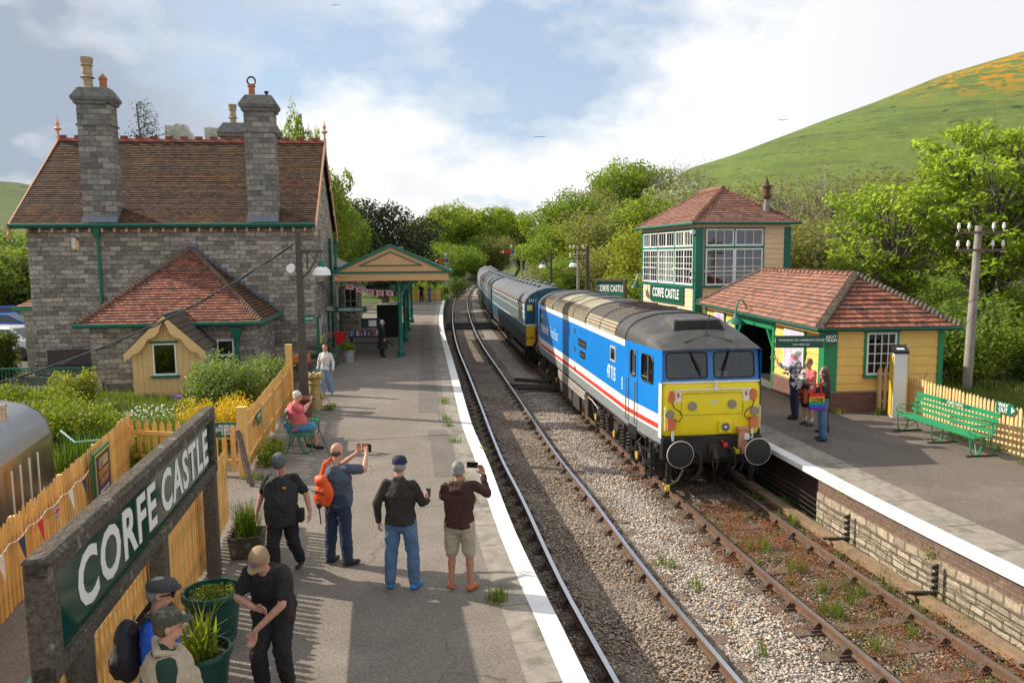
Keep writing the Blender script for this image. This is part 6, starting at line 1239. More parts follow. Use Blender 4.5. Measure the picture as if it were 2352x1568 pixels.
sgr = mat('signal red', (.62, .02, .02), .45); alu = mat('aluminium paint', (.50, .51, .52), .45, metal=.3)
def signal(label, p, h, zdark):
    t = thing('semaphore_signal', label, 'signal', p, 0, 'semaphore signals'); mb = MB()
    for sx_ in (-.12, .12):
        for sy_ in (-.12, .12): mb.bar((sx_, sy_, zdark), (sx_*.8, sy_*.8, h), .05)
    for k in range(int((h-zdark)/.35)): z = zdark+k*.35; s_ = 1 if k % 2 else -1; mb.bar((-.12*s_, -.12, z), (.12*s_, -.12, z+.35), .03); mb.bar((-.12*s_, .12, z), (.12*s_, .12, z+.35), .03)
    mb.lathe([(.2, h), (.2, h+.08), (.12, h+.1), (.12, h+.2), (.02, h+.26)], 10); mb.bar((.30, 0, zdark), (.30, 0, h-.6), .03); mb.bar((.42, .1, zdark), (.42, .1, h-.4), .025); mb.build('lattice_post', alu, t)
    mb = MB()
    for sx_ in (-.13, .13):
        for sy_ in (-.13, .13): mb.bar((sx_, sy_, -.6), (sx_, sy_, zdark), .06)
    for k in range(int((zdark+.6)/.4)): s_ = 1 if k % 2 else -1; mb.bar((-.13*s_, -.13, -.6+k*.4), (.13*s_, -.13, -.2+k*.4), .04)
    mb.build('lower_post', blkb, t)
    mb = MB(); za_ = h-.55; mb.box(-1.45, -.05, -.22, -.18, za_-.14, za_+.14); ar = mb.build('arm', sgr, t); mb = MB(); mb.box(-1.12, -.92, -.235, -.16, za_-.145, za_+.145); mb.build('white_band', wht, ar); mb = MB(); mb.lathe([(.17, -.25), (.17, -.19)], 14, (.1, 0, za_), 'y'); mb.build('spectacle', mat('signal blue lens', (.02, .06, .35), .2), ar)
    mb = MB(); mb.box(-.14, .1, -.1, .15, za_-.55, za_-.25); mb.build('lamp_case', alu, t)
signal('nearer signal with red arm, left of the empty track', (-7.2, 85, -.5), 5.0, 1.5); signal('second signal with red arm, standing behind the coaches', (0.05, 92, .3), 5.1, .2)
wr_ = mat('black cable', (.02, .02, .022), .6)
def wire(label, a, b, sag, r=.008, n=16, twist=False):
    a, b = Vector(a), Vector(b); mb = MB(); mb.tube([a.lerp(b, i/n)+Vector((0, 0, -sag*4*(i/n)*(1-i/n))) for i in range(n+1)], r, 5)
    if twist: mb.tube([a.lerp(b, i/n)+Vector((.02*math.sin(i*1.9), 0, -sag*4*(i/n)*(1-i/n)-.05*(i % 3)*.5)) for i in range(n+1)], r, 5)
    o = mb.build('overhead_cable', wr_, None, smooth=True); tag(o, label, 'cable'); return o
wire('thick twin cable sagging from the lamp post over the garden to the lower left', (-5.95, 21.45, 4.85), (-12.6, 16.5, 1.42), .52, .017, 24, True)
wire('thin black cable from the lamp post top to the canopy corner', (-5.9, 21.55, 4.85), (-7.1, 32.9, 3.5), .25, .012)
wire('grey stay wire slanting down beside the right telegraph pole', (13.6, 22.0, 3.0), (11.4, 21.0, .9), 0, .006)
wire('cable from the shelter gutter up to the big telegraph pole and beyond', (10.4, 20.7, 2.25), (15.5, 22.0, 4.0), .05, .010)
wire('thin wire from the signal box corner to the big telegraph pole', (8.1, 33.0, 5.55), (14.8, 24.5, 4.9), .25, .006)
wire('overhead cable entering the picture behind the house roof on the left', (-24, 38, 6.0), (-19.2, 33.5, 7.4), .1, .015)
# --- pots, luggage, cabinet
gpot = mat('green plastic pot', (.008, .06, .045), .4, var=.1); soil = mat('dark soil', (.04, .028, .018), .95, bump=.02, bs=30)
def pot(name, label, p, prof, m_, n=24, fill=None):
    t = thing(name, label, 'planter', p); mb = MB(); mb.lathe(prof, n, cap=False); mb.build('pot', m_, t, smooth=True); mb = MB(); r, z = fill; mb.lathe([(r, z), (.01, z+.03)], n); mb.build('soil', soil, t); return t
big = [(.0, 0), (.24, 0), (.25, .03), (.31, .50), (.335, .52), (.345, .56), (.33, .60), (.30, .60), (.29, .52), (.29, .5)]
pots = [pot('plant_pot', 'large round green pot with low plants beside the near fence', (-3.50, 8.5, 0), big, gpot, 28, (.29, .52)),
        pot('plant_pot', 'green pot with long strappy leaves nearest the camera', (-3.12, 7.25, 0), [(r*.85, z*.9) for r, z in big], gpot, 28, (.245, .46))]
cpl = thing('stone_planter', 'square concrete planter with a tuft of grass behind the walking man', 'planter', (-3.98, 11.05, 0), R(12)); mb = MB(); mb.loft([[(-a, -a, z), (a, -a, z), (a, a, z), (-a, a, z)] for a, z in ((.20, 0), (.22, .05), (.25, .34), (.21, .34), (.20, .26))], cap=True); mb.build('box', conc, cpl)
mb = MB(); mb.lathe([(.0, 0), (.30, 0), (.3, .012)], 20); o = mb.build('round_slab', lead, None, loc=(-3.78, 9.75, .004)); tag(o, 'dark round slab on the ground beside the green pot', 'slab')
crp = thing('chimney_pot_planter', 'old buff crown-topped chimney pot standing by the lamp post', 'planter', (-5.72, 21.9, 0)); mb = MB(); mb.lathe([(.20, 0), (.19, .3), (.165, .36), (.165, .75), (.20, .78), (.20, .82), (.17, .84), (.17, .92), (.26, .97), (.28, 1.0), (.24, 1.03), (.20, 1.0)], 18); mb.build('pot', mat('ochre glazed pot', (.40, .27, .09), .55, var=.15), crp, smooth=True)
for k in range(7): mb = MB(); a = k*2*math.pi/7; mb.ball((.2*math.cos(a), .2*math.sin(a), 1.05), (.075, .075, .06), 8, 5); mb.build('crown_lobe', MATS['ochre glazed pot'], crp, smooth=True)
for sg in (-1, 1): mb = MB(); mb.ball((sg*.19, 0, .42), (.06, .06, .12), 8, 5); mb.build('lug', MATS['ochre glazed pot'], crp, smooth=True)
tp = thing('terracotta_pot', 'squat brown pot with wide rim in front of the buff chimney pot', 'planter', (-5.75, 20.9, 0)); mb = MB(); mb.lathe([(.17, 0), (.18, .45), (.21, .5), (.29, .52), (.30, .56), (.22, .58), (.18, .55)], 18); mb.build('pot', mat('brown pot', (.16, .055, .03), .6, var=.2), tp, smooth=True)
for k, (m_, z0, z1, w_, lb_) in enumerate(((mat('brown leather', (.09, .035, .03), .6), .62, .86, .62, 'brown suitcase under the orange crate by the lamp post'), (mat('orange crate', (.48, .14, .03), .6), .87, 1.12, .5, 'orange crate on top of the brown suitcase'))):
    mb = MB(); mb.box(-w_/2, w_/2, -.2, .2, 0, z1-z0); mb.box(-w_/2-.01, -w_/2+.05, -.21, .21, .0, z1-z0+.01); mb.box(w_/2-.05, w_/2+.01, -.21, .21, 0, z1-z0+.01); mb.box(-.06, .06, -.24, -.2, (z1-z0)*.6, (z1-z0)*.7); o = mb.build('suitcase' if k == 0 else 'crate', m_, None, loc=(-7.15, 25.8, z0), bevel=.012); tag(o, lb_, 'suitcase' if k == 0 else 'crate')
tr_ = thing('luggage_trolley', 'green framed luggage trolley holding suitcases by the house corner', 'trolley', (-7.15, 25.8, 0)); mb = MB(); mb.box(-.45, .45, -.3, .3, .56, .615)
mb.build('deck', grn, tr_)
for sx_ in (-.4, .4):
    for sy_ in (-.25, .25): mb = MB(); mb.box(sx_-.03, sx_+.03, sy_-.03, sy_+.03, 0, .56); mb.build('leg', grn, tr_)
bx_ = thing('dark_barrow', 'black iron barrow stacked against the house corner', 'barrow', (-7.25, 28.2, 0), R(10)); mb = MB(); mb.box(-.5, .5, -.3, .3, .7, .85); mb.build('tray', blkb, bx_); mb = MB(); [mb.bar((a, b, 0), (a, b, 1.1), .05) for a in (-.45, .45) for b in (-.28, .28)]; mb.bar((-.45, -.28, 1.1), (.45, -.28, 1.1), .05); mb.build('frame', blkb, bx_)
mb = MB(); mb.prism([(-.14, -.14, 0), (.14, -.14, 0), (.26, -.14, .45), (-.26, -.14, .45)], (0, .3, 0)); mb.box(-.28, .28, -.17, .19, .44, .49); o = mb.build('mail_bag', mat('bright red plastic', (.60, .012, .015), .4), None, loc=(-8.0+.35, 36.2-2.3, .62)); tag(o, 'bright red mail sack hanging by the downpipe', 'bag')
mb = MB(); mb.lathe([(.0, 0), (.21, 0), (.25, .5), (.27, .52), (.25, .54), (.22, .5)], 18); o = mb.build('tub', mat('galvanised tub', (.35, .36, .36), .5, metal=.3), None, loc=(-6.9, 32.1, 0), smooth=True); tag(o, 'pale metal tub planted with ferns at the bench end', 'planter'); tubp = o
bs = thing('book_stall', 'old handcart loaded with second-hand books under the canopy', 'stall', (-6.75, 35.2, 0), R(8)); mb = MB(); mb.box(-.75, .75, -.45, .45, .75, .82); [mb.bar((a, b, 0), (a, b, .8), .06) for a in (-.65, .65) for b in (-.35, .35)]; mb.bar((-.7, -.45, .5), (.7, -.45, .5), .05); mb.bar((.75, .3, .6), (1.25, -.3, .35), .04); mb.build('cart', blkb, bs)
for sy_ in (.0,): mb = MB(); mb.tube([(.8, .42*math.cos(a), .42+.42*math.sin(a)) for a in [k*math.pi/10 for k in range(21)]], .03, 6); [mb.bar((.8, 0, .42), (.8, .42*math.cos(a), .42+.42*math.sin(a)), .02) for a in [k*math.pi/5 for k in range(10)]]; mb.build('wheel', blkb, bs)
rb_ = random.Random(5); bcol = [mat('book %s' % n_, c_, .6) for n_, c_ in (('white', (.62, .62, .6)), ('blue', (.08, .14, .4)), ('red', (.4, .05, .05)), ('cream', (.55, .5, .38)), ('black', (.04, .04, .045)))]
mb = MB(); x = -.7; k = 0
while x < .6:
    for row, y in enumerate((-.35, -.1, .15)): mb.m(rb_.randrange(5)); h_ = rb_.uniform(.14, .26); mb.box(x, x+rb_.uniform(.02, .045), y, y+.18, .82, .82+h_)
    x += .05
o = mb.build('books', bcol, bs); o['kind'] = 'stuff'
mb = MB(); mb.box(-.2, .75, -.02, .02, 1.15, 1.6); mb.build('price_board', blkb, bs); mb = MB(); mb.box(.15, .5, -.035, -.02, 1.22, 1.5); mb.build('price_sheet', wht, bs)
mb = MB(); mb.box(-.62, .62, -.06, .06, .1, 1.85); mb.box(-.5, .5, -.075, -.06, .25, 1.75); o = mb.build('chalkboard', mat('chalkboard black', (.015, .017, .018), .7), None, loc=(-6.6, 41.0, 0)); tag(o, 'tall black board standing against the offices under the canopy', 'board')
o = thing('hanging_sign', 'dark WAY OUT board hanging under the canopy', 'sign', (-7.35, 37, 0)); mb = MB(); mb.box(.35, 1.55, -.03, .03, 2.62, 3.05); mb.build('board', blkb, o); text('WAY OUT', .2, mat('dim white', (.4, .4, .38), .6), o, (.95, -.034, 2.85), FRONT)
o = thing('train_indicator', 'green NORDEN ONLY finger board on the house downpipe', 'sign', (-7.85, 33.7, 0), R(3)); mb = MB(); mb.box(-.35, .05, -.04, .0, 2.0, 2.3); mb.build('header', grnd, o); mb = MB(); mb.box(.1, 1.45, -.04, .0, 1.98, 2.24); mb.build('finger', grnd, o); text('NEXT\nTRAIN', .12, wht, o, (-.15, -.044, 2.16), FRONT, bold=.002); text('NORDEN ONLY', .15, wht, o, (.78, -.044, 2.11), FRONT, bold=.002)
cab = thing('help_point', 'tall white and yellow cabinet with black top at the fence end', 'cabinet', (10.32, 20.25, 0), R(-8)); mb = MB(); mb.box(-.16, .16, -.14, .14, 0, 1.72); mb.build('white_case', mat('white cabinet', (.66, .67, .66), .45, var=.05), cab)
mb = MB(); mb.box(-.19, -.162, -.10, .14, .05, 1.66); mb.box(.162, .2, -.12, .16, .05, 1.7); mb.build('yellow_side', mat('cabinet yellow', (.70, .42, .02), .5), cab); mb = MB(); mb.prism([(-.19, -.16, 1.72), (.2, -.16, 1.72), (.2, .16, 1.86), (-.19, .16, 1.86)], (0, 0, .07)); cp_ = mb.build('black_top', blkb, cab); mb = MB(); mb.prism([(-.09, -.09, 1.824), (.10, -.09, 1.824), (.10, -.02, 1.855), (-.09, -.02, 1.855)], (0, 0, .006)); mb.build('screen', wht, cp_)
mb = MB(); mb.box(-.05, .05, -.05, .05, 0, 1.95); o = mb.build('timber_post', fpal, None, loc=(10.66, 20.5, 0)); tag(o, 'plain cream post right behind the white cabinet', 'post')
mus = thing('silver_carriage', 'silver museum carriage with two roof vents beyond the left fence', 'carriage', (-8.95, 14.7, .03), R(105.5-180))
sil = mat('brushed aluminium', (.34, .34, .30), .30, metal=.85, var=.15, vs=2, c2=(.55, .34, .18), c2s=.7, c2t=.52); silr = mat('painted grey roof', (.30, .33, .36), .4, metal=.4, var=.06)  # coppery patches are a reflection painted into the metal colour
mb = MB(); MW = 2.3; ML = 9.0
def msec(x, k): return [(x, -MW*yy-(1-k)*.0, z*k) for yy, z in ((0, -.5), (0, 1.02), (.01, 1.06))]
prof = [(0.0, -.3), (0.0, .95), (.0, 1.08), (-.05, 1.3), (-.18, 1.5), (-.42, 1.66), (-.8, 1.75), (-1.15, 1.78), (-1.5, 1.75), (-1.9, 1.66), (-2.12, 1.5), (-2.25, 1.3), (-2.3, 1.0), (-2.3, -.3)]
def ms(x, s): return [(x, -1.15+(y+1.15)*s, -.3+(z+.3)*(.5+.5*s)) for y, z in prof]
mb.loft([ms(-.25, .6), ms(-.2, .78), ms(-.08, .92), ms(.15, .99), ms(.4, 1), ms(ML, 1)], closed=True); bdm = mb.build('body', sil, mus, smooth=True)
mb = MB(); mb.loft([[(x, y, z+.012) for y, z in prof[2:-1]] for x in (.3, ML)], closed=False); mb.build('roof', silr, bdm, smooth=True)
for x, y in ((1.25, -.62), (1.55, -.45), (1.95, -.62)): mb = MB(); mb.lathe([(.15, 1.6), (.15, 1.82), (.17, 1.83), (.17, 1.89), (.14, 1.91), (.0, 1.92)], 18, (x, y, 0)); mb.build('roof_vent', mat('shiny vent', (.6, .55, .48), .25, metal=.8), bdm, smooth=True)
for x in (1.3, 1.75, 2.2, 2.6): mb = MB(); mb.tube([(x, .06, .1), (x, .06, .95)], .016, 6); mb.build('grab_rail', wht, bdm)
rl = thing('green_railing', 'green tubular railing with mesh between carriage and garden', 'railing'); lgr = mat('pale green rail', (.20, .45, .34), .5)
for i in range(44):
    pass
mb = MB(); mb.tube([(-9.2, 15.3, .95), (-8.75, 15.0, .78), (-7.9, 15.9, .68)], .022, 6); mb.build('top_rail', lgr, rl, smooth=True)
mb = MB(); [mb.bar(Vector((-9.3, 15.4, 0)).lerp(Vector((-8.0, 15.95, 0)), i/26), Vector((-9.3, 15.4, .85)).lerp(Vector((-8.0, 15.95, .68)), i/26), .014) for i in range(27)]; o = mb.build('bars', grnd, rl); o['kind'] = 'stuff'
rl2 = thing('green_railing', 'green railing at the far left behind the carriage roof', 'railing'); mb = MB(); [mb.bar((-17.2+.12*i, 24.5, 0), (-17.2+.12*i, 24.5, .95), .02) for i in range(30)]; o = mb.build('bars', grn, rl2); o['kind'] = 'stuff'; mb = MB(); mb.bar((-17.3, 24.5, .93), (-13.6, 24.5, .93), .05); mb.build('top_rail', grn, rl2)
for sx_, lb_ in ((0, 'dark plank leaning on the fence, left one of two'), (.22, 'dark plank leaning on the fence, right one of two')):
    mb = MB(); mb.bar((-5.2+sx_*.6, 14.7-sx_, 0), (-5.48+sx_*.5, 14.95-sx_, 1.0), .10, .03); o = mb.build('leaning_plank', timber, None); tag(o, lb_, 'plank')
pq = thing('stone_gatepost', 'pale stone pier with tiled cap left of the house', 'pier', (-19.35, 31.0, 0), R(5)); mb = MB(); mb.box(-.25, .6, -.3, .3, 0, 2.2); mb.box(-.32, .65, -.37, .37, 2.2, 2.42); mb.build('pier', stonep, pq)
mb = MB(); mb.box(-.6, .7, -.5, .5, 2.42, 2.55); mb.build('gutter', gr2, pq); mb = MB(); tiles(mb, (-.5, -.45, 2.55), (.9, -.45, 2.55), (.9, .3, 3.0), (.2, .3, 3.0), .2); mb.build('roof', tilep, pq)
def car(name, label, p, rz, c_, van=False, suv=False):
    t = thing(name, label, 'car', p, rz, 'cars in the car park'); H_ = 1.9 if van else (1.62 if suv else 1.45); w_ = .87; g_ = dglass
    m_ = mat('car paint '+name+str(c_), c_, .25, var=.02, spec=.7)
    secs = [(-2.05, .45, .75, .80), (-2.0, .3, .92, .92), (-1.2, .25, 1.0, 1.0), (0, .25, 1.02, 1.0), (1.3, .25, 1.0, 1.0), (1.95, .3, .92, .92), (2.05, .45, .8, .8)]
    mb = MB(); mb.loft([[(x, -w_*k, z0), (x, w_*k, z0), (x, w_*k, z1-.1), (x, w_*k*.9, z1), (x, -w_*k*.9, z1), (x, -w_*k, z1-.1)] for x, z0, z1, k in secs]); b = mb.build('body', m_, t, smooth=True, bevel=.02)
    mb = MB(); f0, f1, r0, r1 = (-1.35, -.55, 1.3, 1.85) if not van else (-1.7, -1.2, 1.9, 2.0); mb.loft([[(f0, -.80, 1.0), (f0, .80, 1.0), (r1, .80, 1.0), (r1, -.80, 1.0)], [(f1-.0, -.66, H_-.06), (f1, .66, H_-.06), (r0, .66, H_-.06), (r0, -.66, H_-.06)]]); mb.build('windows', g_, t)
    mb = MB(); mb.loft([[(f1-.04, -.68, H_-.07), (f1-.04, .68, H_-.07), (r0+.1, .68, H_-.07), (r0+.1, -.68, H_-.07)], [(f1+.1, -.6, H_), (f1+.1, .6, H_), (r0, .6, H_), (r0, -.6, H_)]]); 
    for sg in (-1, 1): mb.bar((f0, sg*.8, 1.0), (f1, sg*.66, H_-.05), .06); mb.bar((r1, sg*.8, 1.0), (r0, sg*.66, H_-.05), .10); mb.bar((.2, sg*.81, 1.0), (.2, sg*.67, H_-.05), .06)
    mb.build('roof', m_, t)
    for x in (-1.3, 1.25):
        for sg in (-1, 1): mb = MB(); mb.lathe([(.32, -.1), (.32, .1), (.2, .11), (.02, .11)], 18, (x, 0, 0), 'y'); o = mb.build('wheel', blkb, t, smooth=True); o.location = (0, sg*.82, .32); o.rotation_euler = (0, 0, 0 if sg > 0 else math.pi); o.location.x = 0 if sg > 0 else 2*x
    for sg in (-1, 1): mb = MB(); mb.ball((-1.98, sg*.62, .72), (.08, .16, .09)); mb.build('headlight', lens, t, smooth=True); mb = MB(); mb.box(2.0, 2.03, sg*.62-.12, sg*.62+.12, .75, .92); mb.build('tail_light', sgr, t)
    for x in (-2.07, 2.05): mb = MB(); mb.box(x-.005, x+.01, -.26, .26, .52, .64); mb.build('number_plate', wht if x < 0 else lyel, t)
car('parked_car', 'taller blue car behind the small blue one', (-30.6, 47.5, 0), R(205), (.01, .06, .30), suv=True)
car('parked_car', 'small blue car facing the house', (-28.8, 43.2, 0), R(188), (.012, .09, .40))
car('parked_car', 'white hatchback half hidden by the hedge and pier', (-22.6, 34.6, 0), R(165), (.62, .63, .66))
car('parked_van', 'white van at the left picture edge', (-30.8, 41.6, 0), R(150), (.55, .56, .56), van=True)
mb = MB(); mb.add([(-60, 26, .004), (-19, 30.5, .004), (-14, 62, .004), (-60, 62, .004)], [(0, 1, 2, 3)]); struct(mb.build('car_park', asphalt('car park asphalt', (.12, .11, .10), (.15, .14, .13), crk=.2)))
mb = MB(); mb.box(-.9, .9, -.55, .55, 0, .1); 
for k, (p, rz, l_) in enumerate((((0.95, 31.0, -1.0), R(-20), 2.2), ((1.15, 30.5, -1.0), R(-8), 1.9), ((.85, 31.6, -.86), R(-26), 1.6))):
    mb = MB(); mb.box(-l_/2, l_/2, -.12, .12, 0, .14); o = mb.build('old_sleeper', mat('tarred timber', (.03, .026, .022), .8, var=.3), None, loc=p, bevel=.01); o.rotation_euler = (0, 0, rz); tag(o, ['lower left tarred timber dumped beside the near track', 'lower right tarred timber dumped beside the near track', 'upper tarred timber lying across the other two'][k], 'timber')
ct_ = thing('cottage', 'small stone cottage with grey slate roof beyond the bend', 'cottage', (-8.3, 178, -2.9), R(6)); mb = MB(); mb.box(-3.4, 3.4, -2.4, 2.4, -1, 2.2); mb.build('wall', stonep, ct_); mb = MB(); tiles(mb, (-3.7, -2.8, 2.1), (3.7, -2.8, 2.1), (3.4, 0, 4.6), (-3.4, 0, 4.6), .35); tiles(mb, (3.7, 2.8, 2.1), (-3.7, 2.8, 2.1), (-3.4, 0, 4.6), (3.4, 0, 4.6), .6); r_f = mb.build('roof', brickmat('pale stone slates', (.36, .34, .31), (.26, .25, .23), (.1, .1, .09), .6, .35, .02, .02), ct_); mb = MB(); mb.box(-3.3, -2.5, -.4, .4, 4.0, 5.3); mb.build('chimney', redbk, r_f); mb = MB(); mb.lathe([(.2, 5.3), (.17, 5.9), (.2, 5.95)], 8, (-2.9, 0, 0)); mb.build('chimney_pot', terra, r_f)
ps = thing('white_parasol', 'white garden parasol beside the cottage', 'parasol', (-11.9, 172, -1.2)); mb = MB(); mb.lathe([(1.3, 2.1), (.7, 2.45), (.02, 2.6)], 10); mb.build('canvas', wht, ps); mb = MB(); mb.tube([(0, 0, 0), (0, 0, 2.5)], .04, 6); mb.build('pole', wht, ps)
cst = mat('castle ruin stone', (.42, .40, .36), .95, var=.3, vs=.6, bump=.15, bs=1.0, c2=(.22, .22, .20), c2s=.3)
for k, (px0, px1, pyt, seed) in enumerate(((380, 441, 284, 3), (471, 505, 290, 8))):
    Y = 420; b0, b1 = A(px0, 330, Y), A(px1, 330, Y); zt_ = A(px0, pyt, Y).z; rr = random.Random(seed); n = 12; top = [(b0.x+(b1.x-b0.x)*i/n, zt_-rr.uniform(0, 2.0)-(5 if k == 0 and i > 9 else 0)*(i-9)/3*1.0) for i in range(n+1)]
    mb = MB(); mb.prism([(b0.x, Y, 20)]+[(x, Y, z) for x, z in top]+[(b1.x, Y, 20)], (0, 5, 0)); mb.prism([(b0.x+2, Y-2, 20), (b0.x+2, Y-2, top[2][1]-3), (b0.x+4, Y-2, top[3][1]-2), (b0.x+4.5, Y-2, 20)], (0, 3, 0)); o = mb.build('castle_ruin', cst, None); tag(o, ['larger broken castle tower above the house ridge', 'smaller broken castle wall right of the tower'][k], 'ruin')
mb = MB()
for k, (px, py, Y) in enumerate(((1240, 315, 60), (1798, 276, 70), (770, 12, 80))):
    p = A(px, py, Y); mb = MB(); mb.prism([(0, 0, 0), (-.25, .02, .06), (-.48, .04, .0), (-.24, .0, .015)], (0, .06, 0)); mb.prism([(0, 0, 0), (.25, .02, .06), (.48, .04, .02), (.24, .0, .015)], (0, .06, 0)); mb.ball((0, .0, 0), (.05, .14, .04)); o = mb.build('bird', blkb, None, loc=p); tag(o, ['dark bird gliding above the middle of the trees', 'dark bird gliding left of the hill', 'tiny dark bird high at the top left'][k], 'bird')
# --- people
skin = mat('skin', (.52, .27, .19), .55, var=.08, vs=12, spec=.35); skin2 = mat('tanned skin', (.40, .19, .12), .55, var=.08, vs=12)
wrk = bpy.data.textures.new('cloth folds', 'CLOUDS'); wrk.noise_scale = .16; wrk.noise_depth = 2; wr2 = bpy.data.textures.new('fine folds', 'CLOUDS'); wr2.noise_scale = .05; wr2.noise_depth = 1
def bake(o, vox, disp=0, sm=3):
    r = o.modifiers.new('r', 'REMESH'); r.mode = 'VOXEL'; r.voxel_size = vox; r.use_smooth_shade = True
    s_ = o.modifiers.new('s', 'SMOOTH'); s_.factor = .5; s_.iterations = sm
    if disp: d = o.modifiers.new('d', 'DISPLACE'); d.texture = wrk; d.strength = disp*1.4; d.mid_level = .5; d = o.modifiers.new('e', 'DISPLACE'); d.texture = wr2; d.strength = disp*.6; d.mid_level = .5
    dg = bpy.context.evaluated_depsgraph_get(); me = bpy.data.meshes.new_from_object(o.evaluated_get(dg)); old = o.data; o.modifiers.clear(); o.data = me; bpy.data.meshes.remove(old); return o
def caps(mb, a, b, r0, r1, n=12):
    a, b = Vector(a), Vector(b); d = (b-a); d = d.normalized() if d.length > 1e-5 else Vector((0, 0, 1)); mb.tube([a-d*r0*.92, a-d*r0*.6, a, b, b+d*r1*.6, b+d*r1*.92], [r0*.35, r0*.8, r0, r1, r1*.8, r1*.35], n)
def limb(mb, pts, rs):
    for i in range(len(pts)-1): caps(mb, pts[i], pts[i+1], rs[i], rs[i+1])
def ringloft(mb, P, S, F, n=20):
    secs = []
    for i, (p, (wx, wy)) in enumerate(P):
        secs.append([Vector(p)+S*wx*math.cos(a)+F[i]*wy*math.sin(a) for a in [2*math.pi*k/n for k in range(n)]])
    mb.loft(secs)
def hand(mb, w_, d, pn, side, grip=.35, s=1.0):
    """palm and five unequal bent fingers; d = direction of the fingers, pn = palm normal, side = thumb side"""
    w_, d, pn, side = Vector(w_), Vector(d).normalized(), Vector(pn).normalized(), Vector(side).normalized()
    side = (side-d*side.dot(d)).normalized(); pn = d.cross(side) if d.cross(side).dot(pn) > 0 else -d.cross(side)
    for k in (-.5, 0, .5): caps(mb, w_+d*.01*s+side*.034*k*s, w_+d*.085*s+side*.044*k*s*1.5, .016*s, .014*s, 8)
    for k, ln in enumerate((.070, .080, .074, .058)):
        o = w_+d*.088*s+side*(.033-.022*k)*s; b1 = o+(d*math.cos(grip)+pn*math.sin(grip))*ln*.5*s; b2 = b1+(d*math.cos(grip*2.4)+pn*math.sin(grip*2.4))*ln*.5*s; caps(mb, o, b1, .0105*s, .0098*s, 8); caps(mb, b1, b2, .0098*s, .008*s, 8)
    o = w_+d*.03*s+side*.034*s; b1 = o+(side*.7+d*.7+pn*.25).normalized()*.042*s; caps(mb, o, b1, .014*s, .012*s, 8); caps(mb, b1, b1+(d+pn*.35+side*.1).normalized()*.032*s, .012*s, .009*s, 8)
def person(label, loc, rz, h=1.75, top=None, bottom=None, shoes=None, pose=None, sleeve='short', legs='long', build_=0.0, hair=None, bald=False, hat=None, skinm=None, vox=.011, group=None, coat=None, belly=0, female=False, hoodie=False, vest=None, wide=1.0, longhair=None, name='person'):
    J = dict(hip=(0, 0, .93), chest=(0, .0, 1.27), neck=(0, -.01, 1.46), head=(0, .025, 1.615), look=(0, 1, 0), shR=(.18, -.01, 1.385), shL=(-.18, -.01, 1.385), elR=(.25, -.03, 1.14), elL=(-.25, -.03, 1.14), wrR=(.27, .05, .90), wrL=(-.27, .05, .90), knR=(.105, .02, .50), knL=(-.105, .02, .50), anR=(.11, -.02, .09), anL=(-.11, -.02, .09), toeR=(.03, 1, 0), toeL=(-.03, 1, 0), fgR=(0, .1, -1), fgL=(0, .1, -1), thR=(0, 1, 0), thL=(0, 1, 0), side=(1, 0, 0), grip=.35)
    if female: J['shR'] = (.158, -.01, 1.375); J['shL'] = (-.158, -.01, 1.375); J['elR'] = (.225, -.03, 1.13); J['elL'] = (-.225, -.03, 1.13)
    J.update(pose or {}); V = {k: Vector(v) if isinstance(v, tuple) else v for k, v in J.items()}; k_ = h/1.75
    t = thing(name, label, 'person', loc, rz, group); t.scale = (k_, k_, k_); sk = skinm or skin
    S = V['side'].normalized(); b = build_
    look = V['look'].normalized(); up = Vector((0, 0, 1)); hs = look.cross(up).normalized(); hu = hs.cross(look).normalized(); hd = V['head']
    Hp = lambda x, y, z: hd+hs*x+look*y+hu*z
    mb = MB()
    def ell(c, rx, ry, rz_, n=14, m=10):
        secs = []
        for i in range(m+1): q = math.pi*i/m; s_ = max(math.sin(q), .05); secs.append([Hp(c[0]+rx*s_*math.cos(a), c[1]+ry*s_*math.sin(a), c[2]-rz_*math.cos(q)) for a in [2*math.pi*j/n for j in range(n)]])
        mb.loft(secs)
    ell((0, -.005, .03), .077, .097, .095); ell((0, .025, -.055), .054, .062, .065); ell((0, .098, -.012), .014, .022, .026, 8, 6); ell((0, .083, .012), .05, .02, .014, 10, 6); ell((0, .088, -.058), .024, .012, .010, 8, 5)
    for sg in (-1, 1): ell((sg*.080, -.005, -.005), .012, .022, .034, 8, 6)
    caps(mb, V['neck']-Vector((0, 0, .04)), hd-hu*.05, .058+b*.1, .056)
    hipR, hipL = V['hip']+S*.09, V['hip']-S*.09
    limb(mb, [V['hip'], V['chest']], [.12, .12]); caps(mb, V['chest'], V['neck'], .11, .05)
    for s_, nm in ((1, 'R'), (-1, 'L')):
        caps(mb, V['chest'], V['sh'+nm], .08, .055); limb(mb, [V['sh'+nm], V['el'+nm], V['wr'+nm]], [.052+b*.1, .041+b*.08, .028]); caps(mb, V['el'+nm].lerp(V['wr'+nm], .25), V['el'+nm].lerp(V['wr'+nm], .3), .043, .041)
        hand(mb, V['wr'+nm], V['fg'+nm], -S*s_ if abs(V['fg'+nm].normalized().dot(S)) < .8 else Vector((0, 1, 0)), V['th'+nm], V['grip'] if isinstance(V['grip'], float) else .35)
        hp = hipR if s_ > 0 else hipL; caps(mb, V['hip'], hp, .11, .085); limb(mb, [hp, V['kn'+nm], V['an'+nm]], [.085+b*.15, .058+b*.05, .040]); kc = V['kn'+nm].lerp(V['an'+nm], .3); caps(mb, kc, kc.lerp(V['an'+nm], .25), .058, .05)
        tv = V['toe'+nm].normalized(); an = V['an'+nm]; caps(mb, an-Vector((0, 0, .035)), an+tv*.13-Vector((0, 0, .05)), .04, .032)
    body = bake(mb.build('body', sk, t, uv=False), vox, 0, 2)
